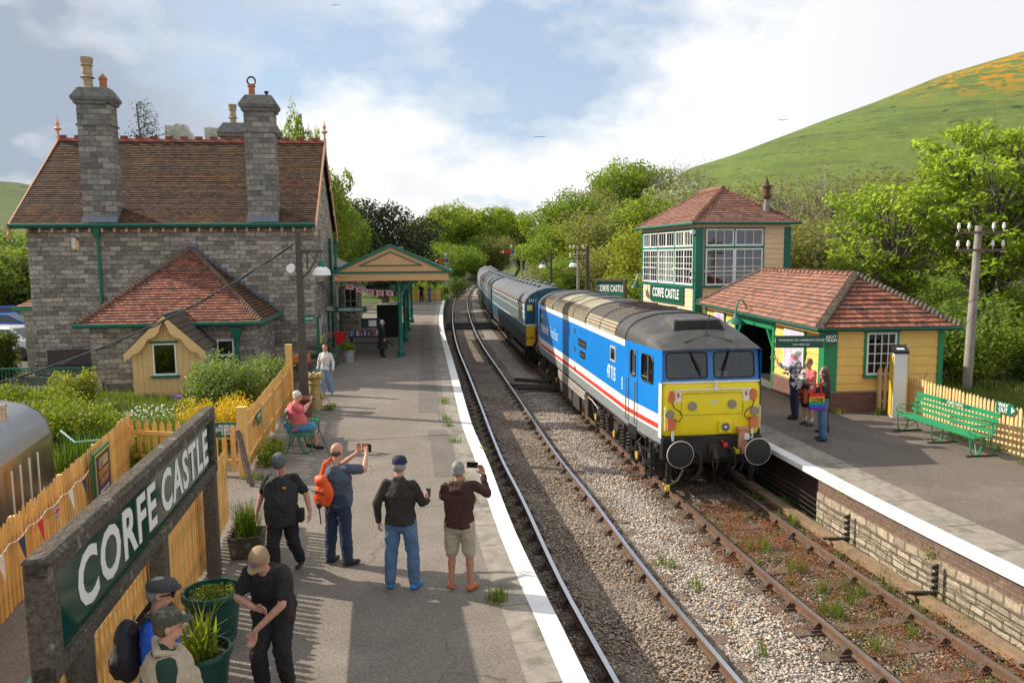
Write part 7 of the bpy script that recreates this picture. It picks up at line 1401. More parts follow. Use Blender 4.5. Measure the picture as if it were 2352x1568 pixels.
    if vox < .013:
        for sg in (-1, 1): e = MB(); e.ball(Hp(sg*.030, .083, .002), (.011, .008, .007), 8, 5); e.build('eye', mat('dark eye', (.04, .025, .02), .3), body, smooth='all', uv=False)
    def torso(infl=.02, z0=0.0, zt=.0, mbx=None, bel=0):
        m_ = mbx or MB(); hip, ch, nk = V['hip'], V['chest'], V['neck']; ax = [hip-(ch-hip).normalized()*(.06+z0), hip+(ch-hip)*.12, hip.lerp(ch, .45), hip.lerp(ch, .8), ch, ch.lerp(nk, .45), ch.lerp(nk, .85)]; F_ = []
        for i in range(7): d = (ax[min(i+1, 6)]-ax[max(i-1, 0)]).normalized(); F_.append(S.cross(d).normalized()*-1 if S.cross(d).y < 0 else S.cross(d).normalized())
        Fv = [S.cross((ax[min(i+1, 6)]-ax[max(i-1, 0)]).normalized())*-1 for i in range(7)]
        W = [(.172, .125), (.170, .125), (.158, .115), (.178, .125), (.192, .128), (.150, .10), (.075, .068)] if not female else [(.180, .125), (.165, .118), (.138, .105), (.15, .13), (.158, .125), (.135, .09), (.07, .064)]
        P = [(ax[i]+(Fv[i]*(-1 if Fv[i].dot(Vector((0, 1, 0))) < 0 else 1))*(bel*(.035, .06, .07, .04, .0, 0, 0)[i]), (W[i][0]+b+infl, W[i][1]+b*.9+infl+bel*(.04, .06, .06, .03, 0, 0, 0)[i])) for i in range(7)]
        ringloft(m_, P, S, Fv); return m_
    m_ = torso(.012, mbx=None, bel=belly)
    for s_, nm in ((1, 'R'), (-1, 'L')):
        sh, el, wr = V['sh'+nm], V['el'+nm], V['wr'+nm]; caps(m_, V['neck'].lerp(sh, .35)-Vector((0, 0, .045)), sh-(sh-V['neck'])*.04, .062, .062+b*.3); caps(m_, V['chest'].lerp(sh, .45), sh.lerp(V['chest'], .12), .10, .058+b*.2)
        if sleeve == 'short': caps(m_, sh, sh.lerp(el, .72), .064+b*.3, .066+b*.2)
        elif sleeve == 'long': limb(m_, [sh, el, el.lerp(wr, .93)], [.063+b*.3, .056+b*.1, .042])
        else: caps(m_, sh, sh.lerp(el, .12), .066, .06)
    if hoodie: caps(m_, V['neck']+Vector((-.07, -.06, -.01)), V['neck']+Vector((.07, -.06, -.01)), .055, .055); caps(m_, V['neck']+Vector((-.06, -.10, -.07)), V['neck']+Vector((.06, -.10, -.07)), .05, .05)
    elif coat or sleeve == 'long': caps(m_, V['neck']+Vector((-.03, -.02, -.01)), V['neck']+Vector((.03, -.02, -.01)), .06, .06)
    if coat:
        c0 = V['hip']+Vector((0, 0, .1)); m_.loft([[c0+Vector((wx*math.cos(a), wy*math.sin(a), z)) for a in [2*math.pi*k/18 for k in range(18)]] for z, wx, wy in ((.12, .17, .13), (0, .19, .15), (-.25, .23, .19), (-.62, .29, .24))])
    gar = bake(m_.build({'short': 'shirt', 'long': 'jacket', 'none': 'top'}[sleeve] if not coat else 'coat', top, t, uv=False), max(vox, .012), .03, 3)
    if vest:
        m_ = torso(.034, z0=.10, bel=belly); [caps(m_, V['neck'].lerp(V['sh'+nm], .35)-Vector((0, 0, .05)), V['sh'+nm]-(V['sh'+nm]-V['neck'])*.1, .07, .068) for nm in ('R', 'L')]; bake(m_.build('waistcoat', vest, t, uv=False), .013, .03, 3)
    if bottom:
        m_ = MB(); hip = V['hip']; up_ = (V['chest']-hip).normalized(); ringloft(m_, [(hip-up_*.13, (.15+b, .10+b)), (hip-up_*.05, (.182+b, .132+b)), (hip+up_*.05, (.176+b, .128+b+belly*.03)), (hip+up_*.13, (.160+b, .118+b+belly*.03))], S, [S.cross(up_)*-1]*4)
        for s_, nm in ((1, 'R'), (-1, 'L')):
            hp = (hipR if s_ > 0 else hipL); kn, an = V['kn'+nm], V['an'+nm]; r0 = .104+b*.5
            if legs == 'long': limb(m_, [hp, kn, an+Vector((0, 0, .02))], [r0, .083*wide+b*.3, .070*wide*wide+b*.1])
            else: limb(m_, [hp, hp.lerp(kn, .95)], [r0+.004, .088+b*.2])
        bake(m_.build('trousers' if legs == 'long' else 'shorts', bottom, t, uv=False), max(vox, .012), .028, 2)
    if shoes:
        for nm in ('R', 'L'):
            an = V['an'+nm]; tv = V['toe'+nm]; tv = Vector((tv.x, tv.y, min(0, tv.z*.3))).normalized(); m_ = MB(); caps(m_, an-Vector((0, 0, .035))-tv*.03, an+tv*.05-Vector((0, 0, .035)), .048, .045); caps(m_, an+tv*.05-Vector((0, 0, .045)), an+tv*.155-Vector((0, 0, .052)), .044, .034); sh_ = bake(m_.build('shoe', shoes, t, uv=False), .012, 0, 1)
    if hair:
        m_ = MB(); mbs, mb2 = mb, m_
        def cap_(c, rx, ry, rz_, cut=-.02, fcut=None):
            secs = []
            for i in range(9): q = math.pi*(.12+.88*i/8)*.62 if False else math.pi*i/8; z = c[2]+rz_*math.cos(q); s_ = max(math.sin(q), .06); secs.append([Hp(c[0]+rx*s_*math.cos(a), c[1]+ry*s_*math.sin(a), z) for a in [2*math.pi*j/16 for j in range(16)]])
            m_.loft(secs)
        if bald: cap_((0, -.032, -.005), .083, .080, .048)
        else: cap_((0, -.018, .048), .086, .098, .088); cap_((0, -.035, -.005), .083, .075, .07)
        if longhair: [caps(m_, Hp(sx, -.07, 0), Hp(sx*1.3, -.10, -longhair), .05, .045) for sx in (-.055, 0, .055)]; [caps(m_, Hp(sx, -.0, .0), Hp(sx*1.05, -.03, -longhair*.8), .035, .03) for sx in (-.08, .08)]
        bake(m_.build('hair', hair, t, uv=False), .011, .012, 1)
    if hat:
        kind, hm = hat; m_ = MB()
        def dome(rx, ry, z0, z1, y0=0): m_.loft([[Hp(rx*s*math.cos(a), y0+ry*s*math.sin(a), z0+(z1-z0)*f) for a in [2*math.pi*j/20 for j in range(20)]] for s, f in ((1, 0), (1.02, .25), (.97, .55), (.8, .82), (.5, .96), (.1, 1.0))])
        if kind == 'cap': dome(.092, .108, .035, .145, -.01); m_.loft([[Hp(.075*math.cos(a), .06+w_*math.sin(a), z) for a in [math.pi*j/10 for j in range(11)]] for w_, z in ((.12, .040), (.12, .052))])
        elif kind == 'beanie': dome(.094, .112, .0, .16, -.012)
        elif kind == 'flat': dome(.10, .125, .04, .125, .01); m_.loft([[Hp(.08*math.cos(a), .07+.09*math.sin(a), z) for a in [math.pi*j/10 for j in range(11)]] for z in (.042, .056)])
        elif kind == 'peaked': dome(.115, .125, .07, .13, 0); dome(.092, .105, .03, .10, 0); m_.loft([[Hp(.075*math.cos(a), .05+.11*math.sin(a), z) for a in [math.pi*j/10 for j in range(11)]] for z in (.03, .042)])
        m_.build({'cap': 'cap', 'beanie': 'beanie', 'flat': 'flat_cap', 'peaked': 'peaked_cap'}[kind], hm, t, smooth=True)
    return t, V, Hp
def W2(t, v): return (Matrix.Translation(t.location) @ Matrix.Rotation(t.rotation_euler.z, 4, 'Z') @ Matrix.Scale(t.scale.x, 4)) @ Vector(v)
blackc = mat('black cotton', (.012, .012, .013), .85, var=.2); jeans = mat('blue denim', (.075, .145, .26), .85, var=.18, vs=7, c2=(.14, .22, .34), c2s=3, c2t=.55); djean = mat('dark denim', (.022, .036, .075), .85, var=.25, vs=6, c2=(.05, .07, .12), c2s=4, c2t=.6)
slateT = mat('slate blue tee', (.075, .09, .125), .85, var=.1); brownj = mat('dark brown fleece', (.030, .022, .018), .9, var=.15); hood = mat('brown hoodie', (.045, .016, .012), .9, var=.15); khaki = mat('khaki cotton', (.36, .31, .23), .85, var=.08)
greyhair = mat('grey hair', (.22, .21, .20), .7, var=.4, vs=40); whhair = mat('white hair', (.62, .60, .55), .7, var=.2, vs=40); brhair = mat('brown hair', (.09, .05, .03), .7, var=.3, vs=40); redhair = mat('auburn hair', (.25, .06, .02), .6, var=.3, vs=30); dkred = mat('dark red hair', (.035, .010, .010), .5, var=.4, vs=30)
navyc = mat('navy cap cloth', (.012, .015, .05), .8, c2=(.25, .25, .35), c2s=26, c2t=.66); tanc = mat('tan cap cloth', (.30, .20, .115), .85, var=.1); gbean = mat('grey knitted wool', (.10, .115, .105), .95, var=.2, vs=30, bump=.004, bs=90)
orang = mat('orange rucksack nylon', (.75, .09, .008), .55, var=.08); whs = mat('white shoe', (.62, .62, .6), .6); blus = mat('blue trainer', (.02, .22, .50), .6, var=.2); oshoe = mat('orange trainer', (.42, .12, .04), .6, var=.2); bshoe = mat('black shoe', (.015, .014, .013), .6)
phone = mat('black phone', (.01, .01, .012), .25)
GP = 'people watching on the left platform'
t, V1, H1 = person('man in black with grey beanie walking toward the camera, head down', (-3.18, 10.25, 0), R(176), 1.76, blackc, blackc, bshoe, dict(look=(.05, 1, -.75), head=(0, .05, 1.60), elR=(.30, -.02, 1.15), wrR=(.34, .08, .93), elL=(-.31, -.06, 1.15), wrL=(-.37, -.02, .92), knR=(.10, .16, .50), anR=(.10, .10, .09), knL=(-.11, -.02, .50), anL=(-.12, -.26, .13)), 'short', belly=.9, build_=.025, hat=('beanie', gbean), vest=mat('black waistcoat', (.018, .018, .020), .8, var=.3), group=GP)
mb = MB(); mb.ball((-.09, .165, 1.30), (.03, .012, .022), 10, 6); mb.ball((.03-.15+.2, .0, 0), (.001, .001, .001)) if False else None; mb.build('shirt_print', mat('gold print', (.45, .25, .02), .7), t); mb = MB(); mb.box(-.30, -.20, -.02, .10, .80, .98); mb.build('hip_pouch', blackc, t, bevel=.015)
t, V2, H2 = person('man with bright orange rucksack photographing with raised arms', (-2.51, 10.62, 0), R(-30), 1.80, slateT, djean, bshoe, dict(shR=(.19, .03, 1.40), elR=(.28, .25, 1.34), wrR=(.16, .45, 1.52), fgR=(-.2, .1, 1), thR=(-1, .2, 0), elL=(-.22, .24, 1.30), wrL=(-.02, .46, 1.50), fgL=(.2, .1, 1), thL=(1, .2, 0), knL=(-.13, .0, .5), anL=(-.15, -.03, .09), anR=(.13, .02, .09), toeR=(.5, 1, 0)), 'short', build_=.022, belly=.4, hair=brhair, bald=True, group=GP)
mb = MB(); mb.box(-.0, .16, .54, .553, 1.50, 1.62); o = mb.build('camera_phone', phone, None, bevel=.004); o.matrix_world = Matrix.Translation((-2.51, 10.62, 0)) @ Matrix.Rotation(R(-30), 4, 'Z') @ Matrix.Scale(1.03, 4); tag(o, 'black phone held up by the orange rucksack man', 'phone')
rk = thing('rucksack', 'orange rucksack with black trim on the back of the photographing man', 'bag', (-2.51, 10.62, 0), R(-30)); mb = MB(); mb.ball((-.02, -.23, 1.13), (.15, .085, .20), 14, 10); mb.ball((-.06, -.29, 1.05), (.11, .06, .12), 12, 8); mb.ball((-.06, -.25, 1.30), (.12, .07, .09), 12, 8); rb1 = bake(mb.build('pack', orang, rk, uv=False), .012, .02, 2)
mb = MB(); mb.tube([(-.10, -.20, 1.36), (-.06, -.17, 1.52), (-.06, -.03, 1.56), (-.08, .13, 1.45)], [.03, .032, .03, .03], 6); mb.build('strap', orang, rk, smooth=True); mb = MB(); mb.tube([(-.17, -.33, 1.16), (-.06, -.36, 1.18), (.05, -.33, 1.14)], .012, 5); mb.ball((-.02, -.355, .98), (.05, .012, .05)); mb.tube([(-.18, -.2, 1.0), (-.2, -.16, .8), (-.19, -.15, .62)], .010, 5); mb.build('black_trim', blkb, rk)
t, V3, H3 = person('man in navy cap, dark brown jacket and blue jeans seen from behind', (-1.50, 9.82, 0), R(-6), 1.80, brownj, jeans, blus, dict(elR=(.28, .06, 1.13), wrR=(.30, .27, 1.10), fgR=(-.1, .8, .5), thR=(-.2, 0, 1), elL=(-.28, -.07, 1.16), wrL=(-.29, .0, .90), knR=(.15, .02, .5), anR=(.17, -.02, .09), knL=(-.13, .02, .5), anL=(-.15, -.02, .09), toeR=(.35, 1, 0), toeL=(-.1, 1, 0), look=(.12, 1, -.15)), 'long', build_=.018, hair=greyhair, hat=('cap', navyc), group=GP)
mb = MB(); mb.box(-.035, .035, -.006, .006, -.07, .07); o = mb.build('mobile_phone', phone, None, bevel=.004, loc=(-1.50+.336, 9.82+.345, 1.20)); o.rotation_euler = (R(-50), 0, 0); tag(o, 'phone in the right hand of the man in the navy cap', 'phone')
t, V4, H4 = person('grey-haired man in brown hoodie and khaki shorts filming with a phone', (-.72, 9.76, 0), R(-8), 1.75, hood, khaki, oshoe, dict(shR=(.20, .02, 1.43), elR=(.36, .14, 1.28), wrR=(.29, .25, 1.50), fgR=(-.35, .1, 1), thR=(-1, .2, 0), elL=(-.24, .12, 1.22), wrL=(-.10, .30, 1.30), fgL=(.6, .3, .8), thL=(1, .2, 0), knR=(.13, .02, .5), anR=(.15, -.03, .09), knL=(-.11, .03, .5), anL=(-.12, -.01, .09), toeR=(.45, 1, 0), toeL=(-.15, 1, 0), look=(.15, 1, .05)), 'long', 'short', build_=.018, hair=greyhair, hoodie=True, skinm=skin2, group=GP)
mb = MB(); mb.box(-.08, .08, -.006, .006, -.04, .04); o = mb.build('camera_phone', phone, None, bevel=.004, loc=(-.72+.17, 9.76+.34, 1.60)); o.rotation_euler = (0, 0, R(-12)); tag(o, 'black phone held sideways by the man in khaki shorts', 'phone')
t, V5, H5 = person('man in tan cap and black jacket bending forward, arms crossed low', (-2.44, 7.32, 0), R(172), 1.74, blackc, blackc, bshoe, dict(hip=(0, -.12, .93), chest=(0, .00, 1.21), neck=(0, .09, 1.38), head=(0, .17, 1.49), look=(.05, 1, -.7), shR=(.17, .05, 1.33), shL=(-.17, .05, 1.33), elR=(.27, .14, 1.09), wrR=(.02, .28, 1.06), fgR=(-1, .1, -.05), thR=(0, .2, 1), elL=(-.21, .18, 1.06), wrL=(.02, .30, .84), fgL=(.25, .1, -1), thL=(1, 0, 0), knR=(.11, .08, .50), anR=(.12, .0, .09), knL=(-.11, .02, .50), anL=(-.12, -.08, .09)), 'short', build_=.03, hair=greyhair, hat=('cap', tanc), group=GP)
mb = MB(); mb.lathe([(.024, -.002), (.022, .004)], 14); o = mb.build('cap_badge', mat('blue badge', (.05, .06, .35), .6), t); p = H5(0, .095, .095); o.location = p; o.rotation_euler = (R(-50), 0, 0); mb = MB(); mb.lathe([(.014, .004), (.013, .007)], 12); o2 = mb.build('badge_centre', MATS['flag red'], o)
m_ = MB(); caps(m_, (-.13, -.02, 1.30), (-.16, -.06, .80), .07, .065); caps(m_, (.13, -.02, 1.30), (.17, -.06, .80), .07, .065); caps(m_, (-.08, -.10, 1.25), (-.10, -.17, .80), .11, .09); caps(m_, (.08, -.10, 1.25), (.10, -.17, .80), .11, .09); bake(m_.build('open_jacket', brownj, t, uv=False), .013, .03, 3)
camo = mat('camouflage cloth', (.055, .06, .04), .9, var=.1, c2=(.16, .15, .10), c2s=14, c2t=.50); beige = mat('beige waistcoat', (.40, .33, .23), .85, var=.08); dgreen = mat('dark green shirt', (.012, .035, .022), .85)
t, V6, H6 = person('man in camouflage cap and beige waistcoat at the bottom edge', (-2.66, 5.55, 0), R(-62), 1.76, dgreen, mat('olive trousers', (.06, .06, .04), .9), bshoe, dict(look=(.1, 1, -.05)), 'long', build_=.03, belly=.5, hair=brhair, hat=('cap', camo), vest=beige, vox=.009, group=GP)
m_ = MB(); caps(m_, (-.13, -.03, 1.47), (-.06, .10, 1.40), .028, .02); caps(m_, (.13, -.03, 1.47), (.06, .10, 1.40), .028, .02); caps(m_, (-.12, -.07, 1.48), (.12, -.07, 1.48), .03, .03); bake(m_.build('collar', beige, t, uv=False), .01, 0, 1)
rblue = mat('royal blue polo', (.02, .11, .62), .8, var=.06)
t, V7, H7 = person('man in grey flat cap, sunglasses and royal blue shirt with a backpack', (-2.98, 6.12, 0), R(-75), 1.77, rblue, mat('grey trousers', (.05, .05, .055), .9), bshoe, dict(look=(0, 1, -.12)), 'short', build_=.02, hair=greyhair, hat=('flat', mat('charcoal tweed', (.055, .052, .052), .95, var=.3, vs=60)), vox=.009, group=GP)
mb = MB(); mb.box(-.07, -.01, .0, .02, -.016, .02); mb.box(.01, .07, 0, .02, -.016, .02); mb.bar((-.07, .01, .01), (-.085, -.09, .012), .008); mb.bar((.07, .01, .01), (.085, -.09, .012), .008); mb.bar((-.01, .01, .01), (.01, .01, .01), .008); o = mb.build('sunglasses', phone, t); o.location = H7(0, .095, .004)
bp = thing('backpack', 'dark backpack with tan strap edge on the flat-capped man', 'bag', (-2.98, 6.12, 0), R(-75)); mb = MB(); mb.ball((0, -.25, 1.17), (.17, .11, .27), 14, 10); mb.ball((0, -.33, 1.08), (.13, .07, .15), 12, 8); bake(mb.build('pack', mat('charcoal nylon', (.025, .024, .03), .7, var=.2), bp, uv=False), .012, .02, 2)
for sg in (-1, 1): mb = MB(); mb.tube([(sg*.12, -.19, 1.36), (sg*.13, -.07, 1.50), (sg*.13, .07, 1.46), (sg*.14, .14, 1.30), (sg*.17, .06, 1.08)], [.02, .032, .034, .03, .015], 6); mb.build('strap', MATS['charcoal nylon'], bp, smooth=True)
mb = MB(); mb.tube([(-.17, -.22, 1.40), (-.18, -.26, 1.2), (-.17, -.25, .98)], .008, 5); mb.build('piping', beige, bp)
t, V8, H8 = person('seated white-haired man in pink shirt and blue shorts holding up a phone', (-5.02, 17.35, 0), R(-76), 1.74, mat('coral pink polo', (.66, .12, .13), .8, var=.08), mat('blue shorts', (.10, .20, .42), .85, var=.1), bshoe, dict(hip=(0, -.06, .53), chest=(0, -.04, .90), neck=(0, .03, 1.09), head=(0, .08, 1.24), look=(.1, 1, -.05), shR=(.19, 0, 1.04), shL=(-.19, 0, 1.04), elR=(.22, .22, .92), wrR=(.09, .36, 1.10), fgR=(-.2, .2, 1), thR=(-1, 0, 0), elL=(-.22, .20, .90), wrL=(-.04, .37, 1.08), fgL=(.2, .2, 1), thL=(1, 0, 0), knR=(.13, .42, .50), anR=(.13, .46, .09), knL=(-.12, .40, .50), anL=(-.08, .30, .09), toeR=(.1, 1, 0), toeL=(-.1, 1, 0)), 'short', 'short', build_=.035, belly=1.3, hair=whhair, group=GP)
mb = MB(); mb.box(-.03, .05, .43, .445, 1.17, 1.26); o = mb.build('compact_camera', phone, None, bevel=.004); o.matrix_world = Matrix.Translation((-5.02, 17.35, 0)) @ Matrix.Rotation(R(-76), 4, 'Z'); tag(o, 'small camera in the hands of the seated man in pink', 'camera')
mb = MB(); mb.tube([(-4.45, 17.0, .72), (-4.1, 16.75, .02)], .009, 6); o = mb.build('walking_stick', blkb, None); tag(o, 'thin black walking stick leaning in front of the seated man', 'stick')
t, V9, H9 = person('auburn-haired woman in white jumper and wide pale jeans walking', (-5.97, 24.3, 0), R(172), 1.67, mat('white knit', (.66, .62, .56), .9, var=.08), mat('pale denim', (.19, .28, .40), .85, var=.12), whs, dict(knR=(.10, .10, .50), anR=(.11, .12, .09), knL=(-.10, .0, .50), anL=(-.10, -.12, .11), look=(-.35, 1, -.1), elR=(.25, -.04, 1.12), wrR=(.28, .02, .88), elL=(-.25, -.02, 1.12), wrL=(-.27, .06, .88)), 'long', female=True, hair=redhair, wide=1.25, vox=.012, group=GP)
mb = MB(); mb.bar((-.06, .05, 0), (.06, .05, 0), .03, .02); o = mb.build('sunglasses', phone, t); o.location = H9(0, .0, .13)-Vector((0, .05, 0))
person('white-haired person in a long black coat under the canopy', (-5.72, 33.6, 0), R(-72), 1.66, blackc, blackc, bshoe, dict(look=(0, 1, 0)), 'long', hair=whhair, coat=True, vox=.014, group=GP)
person('distant person in black holding a camera at the far fence', (-8.72, 74.3, 0), R(170), 1.78, blackc, blackc, bshoe, dict(elR=(.26, .2, 1.3), wrR=(.08, .26, 1.52), fgR=(-.3, .1, 1), elL=(-.24, .15, 1.25), wrL=(-.05, .26, 1.5), fgL=(.3, .1, 1)), 'long', hair=brhair, vox=.018, group=GP)
person('distant person in lilac top and jeans leaning by the far fence', (-8.02, 74.8, 0), R(-60), 1.74, mat('lilac fleece', (.20, .14, .25), .9), jeans, bshoe, dict(elR=(.26, .12, 1.15), wrR=(.2, .33, 1.15), fgR=(0, 1, 0)), 'long', hair=brhair, build_=.03, vox=.018, group=GP)
GR = 'women on the right platform'
check = mat('checked shirt', (.62, .62, .62), .85, var=.05)
n_ = check.node_tree; N = n_.nodes; K = n_.links; tcn = N.new('ShaderNodeTexCoord'); p_ = N['Principled BSDF']; srcs = p_.inputs['Base Color'].links[0].from_socket; cur = srcs
for ax_, sc_ in (('X', 9), ('Z', 9), ('Y', 9)):
    sx = N.new('ShaderNodeSeparateXYZ'); K.new(tcn.outputs['Object'], sx.inputs[0]); m1_ = N.new('ShaderNodeMath'); m1_.operation = 'MULTIPLY'; K.new(sx.outputs[ax_], m1_.inputs[0]); m1_.inputs[1].default_value = sc_; f_ = N.new('ShaderNodeMath'); f_.operation = 'FRACT'; K.new(m1_.outputs[0], f_.inputs[0]); g_ = N.new('ShaderNodeMath'); g_.operation = 'GREATER_THAN'; K.new(f_.outputs[0], g_.inputs[0]); g_.inputs[1].default_value = .6
    h_ = N.new('ShaderNodeMath'); h_.operation = 'MULTIPLY'; K.new(g_.outputs[0], h_.inputs[0]); h_.inputs[1].default_value = .62; x = N.new('ShaderNodeMixRGB'); K.new(h_.outputs[0], x.inputs[0]); K.new(cur, x.inputs[1]); x.inputs[2].default_value = (.02, .02, .05, 1); cur = x.outputs[0]
K.new(cur, p_.inputs['Base Color'])
t, V13, H13 = person('white-haired woman in black and white checked shirt raising a phone', (7.52, 20.1, 0), R(62), 1.86, check, mat('navy trousers', (.015, .02, .05), .9), bshoe, dict(elL=(-.24, .2, 1.28), wrL=(-.16, .42, 1.42), fgL=(.1, .2, 1), thL=(1, 0, 0), elR=(.24, .02, 1.12), wrR=(.16, .22, 1.12), fgR=(-.4, .8, .2), look=(0, 1, -.1)), 'long', female=True, build_=.03, hair=whhair, vox=.012, group=GR)
m_ = MB(); m_.ball(H13(0, -.11, .04), .045); m_.build('hair_bun', whhair, t, smooth=True)
mb = MB(); mb.box(-.04, .04, -.006, .006, -.075, .075); o = mb.build('mobile_phone', phone, None, bevel=.004, loc=W2(t, (-.13, .47, 1.56))); o.rotation_euler = (0, 0, R(62)); tag(o, 'phone raised by the woman in the checked shirt', 'phone')
t, V14, H14 = person('smiling woman in coral shirt and dark shorts cradling a dog', (7.58, 19.35, 0), R(112), 1.74, mat('coral shirt', (.62, .13, .12), .8), mat('dark olive shorts', (.022, .022, .016), .9), mat('dark trainer', (.05, .05, .045), .6), dict(elR=(.24, .10, 1.12), wrR=(.02, .27, 1.10), fgR=(-1, .2, .1), thR=(0, 0, 1), elL=(-.23, .10, 1.13), wrL=(.02, .28, 1.16), fgL=(1, .1, .2), thL=(0, 0, 1), look=(.1, 1, -.1)), 'short', 'short', female=True, build_=.035, hair=mat('sandy hair', (.22, .13, .07), .7, var=.3), vox=.012, group=GR)
m_ = MB(); ringloft(m_, [((0, 0, .84), (.21, .17)), ((0, 0, .90), (.205, .16)), ((0, 0, 1.0), (.195, .155))], Vector((1, 0, 0)), [Vector((0, 1, 0))]*3); caps(m_, (-.05, .16, .92), (-.10, .17, .62), .06, .05); caps(m_, (.16, .1, .92), (.2, .1, .66), .06, .04); bake(m_.build('tied_shirt', mat('orange and black check', (.55, .10, .02), .85, c2=(.03, .02, .02), c2s=9, c2t=.5), t, uv=False), .013, .03, 2)
for nm in ('R', 'L'): m_ = MB(); caps(m_, V14['an'+nm]+Vector((0, 0, .02)), V14['an'+nm]+Vector((0, 0, .10)), .048, .05); m_.build('sock', whs, t, smooth=True)
dg_ = thing('dog', 'small black and white dog held in the coral-shirted woman\'s arms', 'dog', W2(t, (.0, .24, 1.17)), R(112)); m_ = MB(); caps(m_, (.10, .02, .0), (-.10, .03, .08), .085, .075); caps(m_, (-.10, .03, .08), (-.13, .05, .20), .055, .05); m_.ball((-.14, .07, .25), (.06, .07, .055), 12, 8); caps(m_, (-.145, .12, .235), (-.15, .17, .22), .028, .018)
for a, b_ in (((-.08, .06, .0), (-.10, .13, -.14)), ((-.02, .07, -.02), (-.02, .14, -.18)), ((.12, .05, -.04), (.10, .13, -.16)), ((.16, .0, -.04), (.18, .08, -.14))): k_ = Vector(a).lerp(Vector(b_), .5)+Vector((0, -.02, 0)); limb(m_, [a, k_, b_], [.04, .026, .02]); caps(m_, b_, Vector(b_)+Vector((0, .03, -.01)), .022, .018)
caps(m_, (.17, -.02, .02), (.26, -.05, .0), .03, .012)
for sg in (-1, 1): caps(m_, (-.14+sg*.045, .05, .28), (-.14+sg*.075, .06, .22), .022, .016)
bake(m_.build('body', mat('black and white fur', (.62, .60, .56), .9, c2=(.02, .018, .018), c2s=4.5, c2t=.47), dg_, uv=False), .009, .006, 2)
mb = MB(); mb.ball((-.15, .188, .225), (.012, .01, .01)); mb.ball((-.12, .13, .265), .008); mb.ball((-.17, .13, .265), .008); mb.build('nose_and_eyes', phone, dg_)
t, V15, H15 = person('woman with glasses half hidden behind the long-haired girl', (7.62, 18.45, 0), R(95), 1.66, mat('dark plum top', (.03, .015, .025), .85), blackc, bshoe, dict(look=(0, 1, 0), elL=(-.2, .15, 1.15), wrL=(-.05, .28, 1.2), fgL=(.8, .2, .4)), 'long', female=True, hair=mat('mousy hair', (.15, .09, .05), .7, var=.3), vox=.012, group=GR)
mb = MB(); [mb.tube([(sg*.032+.024*math.cos(a), 0, .02*math.sin(a)) for a in [k*math.pi/6 for k in range(13)]], .004, 4) for sg in (-1, 1)]; o = mb.build('glasses', phone, t); o.location = H15(0, .105, .002)
t, V16, H16 = person('girl with very long dark red hair, dark top and blue jeans', (7.30, 17.70, 0), R(78), 1.70, mat('dark brown top', (.025, .018, .012), .85), jeans, bshoe, dict(look=(-.1, 1, -.05), elR=(.23, .03, 1.12), wrR=(.12, .24, 1.22), fgR=(-.5, .5, .6), elL=(-.23, .05, 1.12), wrL=(-.1, .24, 1.25), fgL=(.5, .5, .6)), 'long', female=True, hair=dkred, longhair=.52, wide=1.1, vox=.012, group=GR)
tb = thing('tote_bag', 'rainbow striped LOVE tote bag on the long-haired girl\'s shoulder', 'bag', (7.02, 17.42, 0), R(4)); z0 = .80; cs = [(.15, .02, .30), (.02, .12, .55), (.02, .32, .12), (.70, .55, .02), (.70, .25, .02), (.60, .02, .02)]
for k, c_ in enumerate(cs): mb = MB(); mb.box(-.17, .17, -.035, .035, z0+k*.063, z0+(k+1)*.063-.0); mb.build('stripe', mat('tote stripe %s' % 'violet blue green yellow orange red'.split()[k], c_, .8), tb)
text('LOVE', .115, blkb, tb, (0, -.04, z0+.22), FRONT, bold=.004); 
for y_ in (-.025, .025): mb = MB(); mb.tube([(-.09, y_, z0+.37), (-.03, y_*1.2, z0+.58), (.05, y_*1.2, z0+.62), (.11, y_, z0+.37)], .016, 5); mb.build('handle', MATS['tote stripe red'], tb, smooth=True)
person('railwayman in dark uniform and peaked cap inside the shelter opening', (9.05, 25.8, 0), R(115), 1.76, blackc, blackc, bshoe, None, 'long', hair=greyhair, hat=('peaked', phone), vox=.014)
_l = Matrix.Translation((4.37, 16.58, -.9)) @ Matrix.Rotation(R(6.45), 4, 'Z')
sit = dict(hip=(0, -.1, .53), chest=(0, -.06, .90), neck=(0, -.02, 1.09), head=(0, .02, 1.25), shR=(.19, 0, 1.04), shL=(-.19, 0, 1.04), elR=(.23, .08, .80), wrR=(.1, .30, .84), fgR=(-.3, 1, 0), elL=(-.23, .08, .80), wrL=(-.1, .30, .84), fgL=(.3, 1, 0), knR=(.13, .36, .50), anR=(.13, .38, .12), knL=(-.12, .36, .50), anL=(-.1, .38, .12))
person('driver in orange and navy behind the left windscreen of the locomotive', _l @ Vector((-.62, 1.05, 1.52)), R(186.45), 1.7, mat('orange hi-vis', (.65, .10, .02), .8, c2=(.02, .03, .06), c2s=5, c2t=.5), blackc, bshoe, sit, 'long', hair=brhair, vox=.014)
person('crew member in purple shirt behind the right windscreen of the locomotive', _l @ Vector((.55, 1.15, 1.52)), R(186.45), 1.7, mat('purple shirt', (.10, .06, .16), .8), blackc, bshoe, sit, 'long', hair=greyhair, vox=.014)
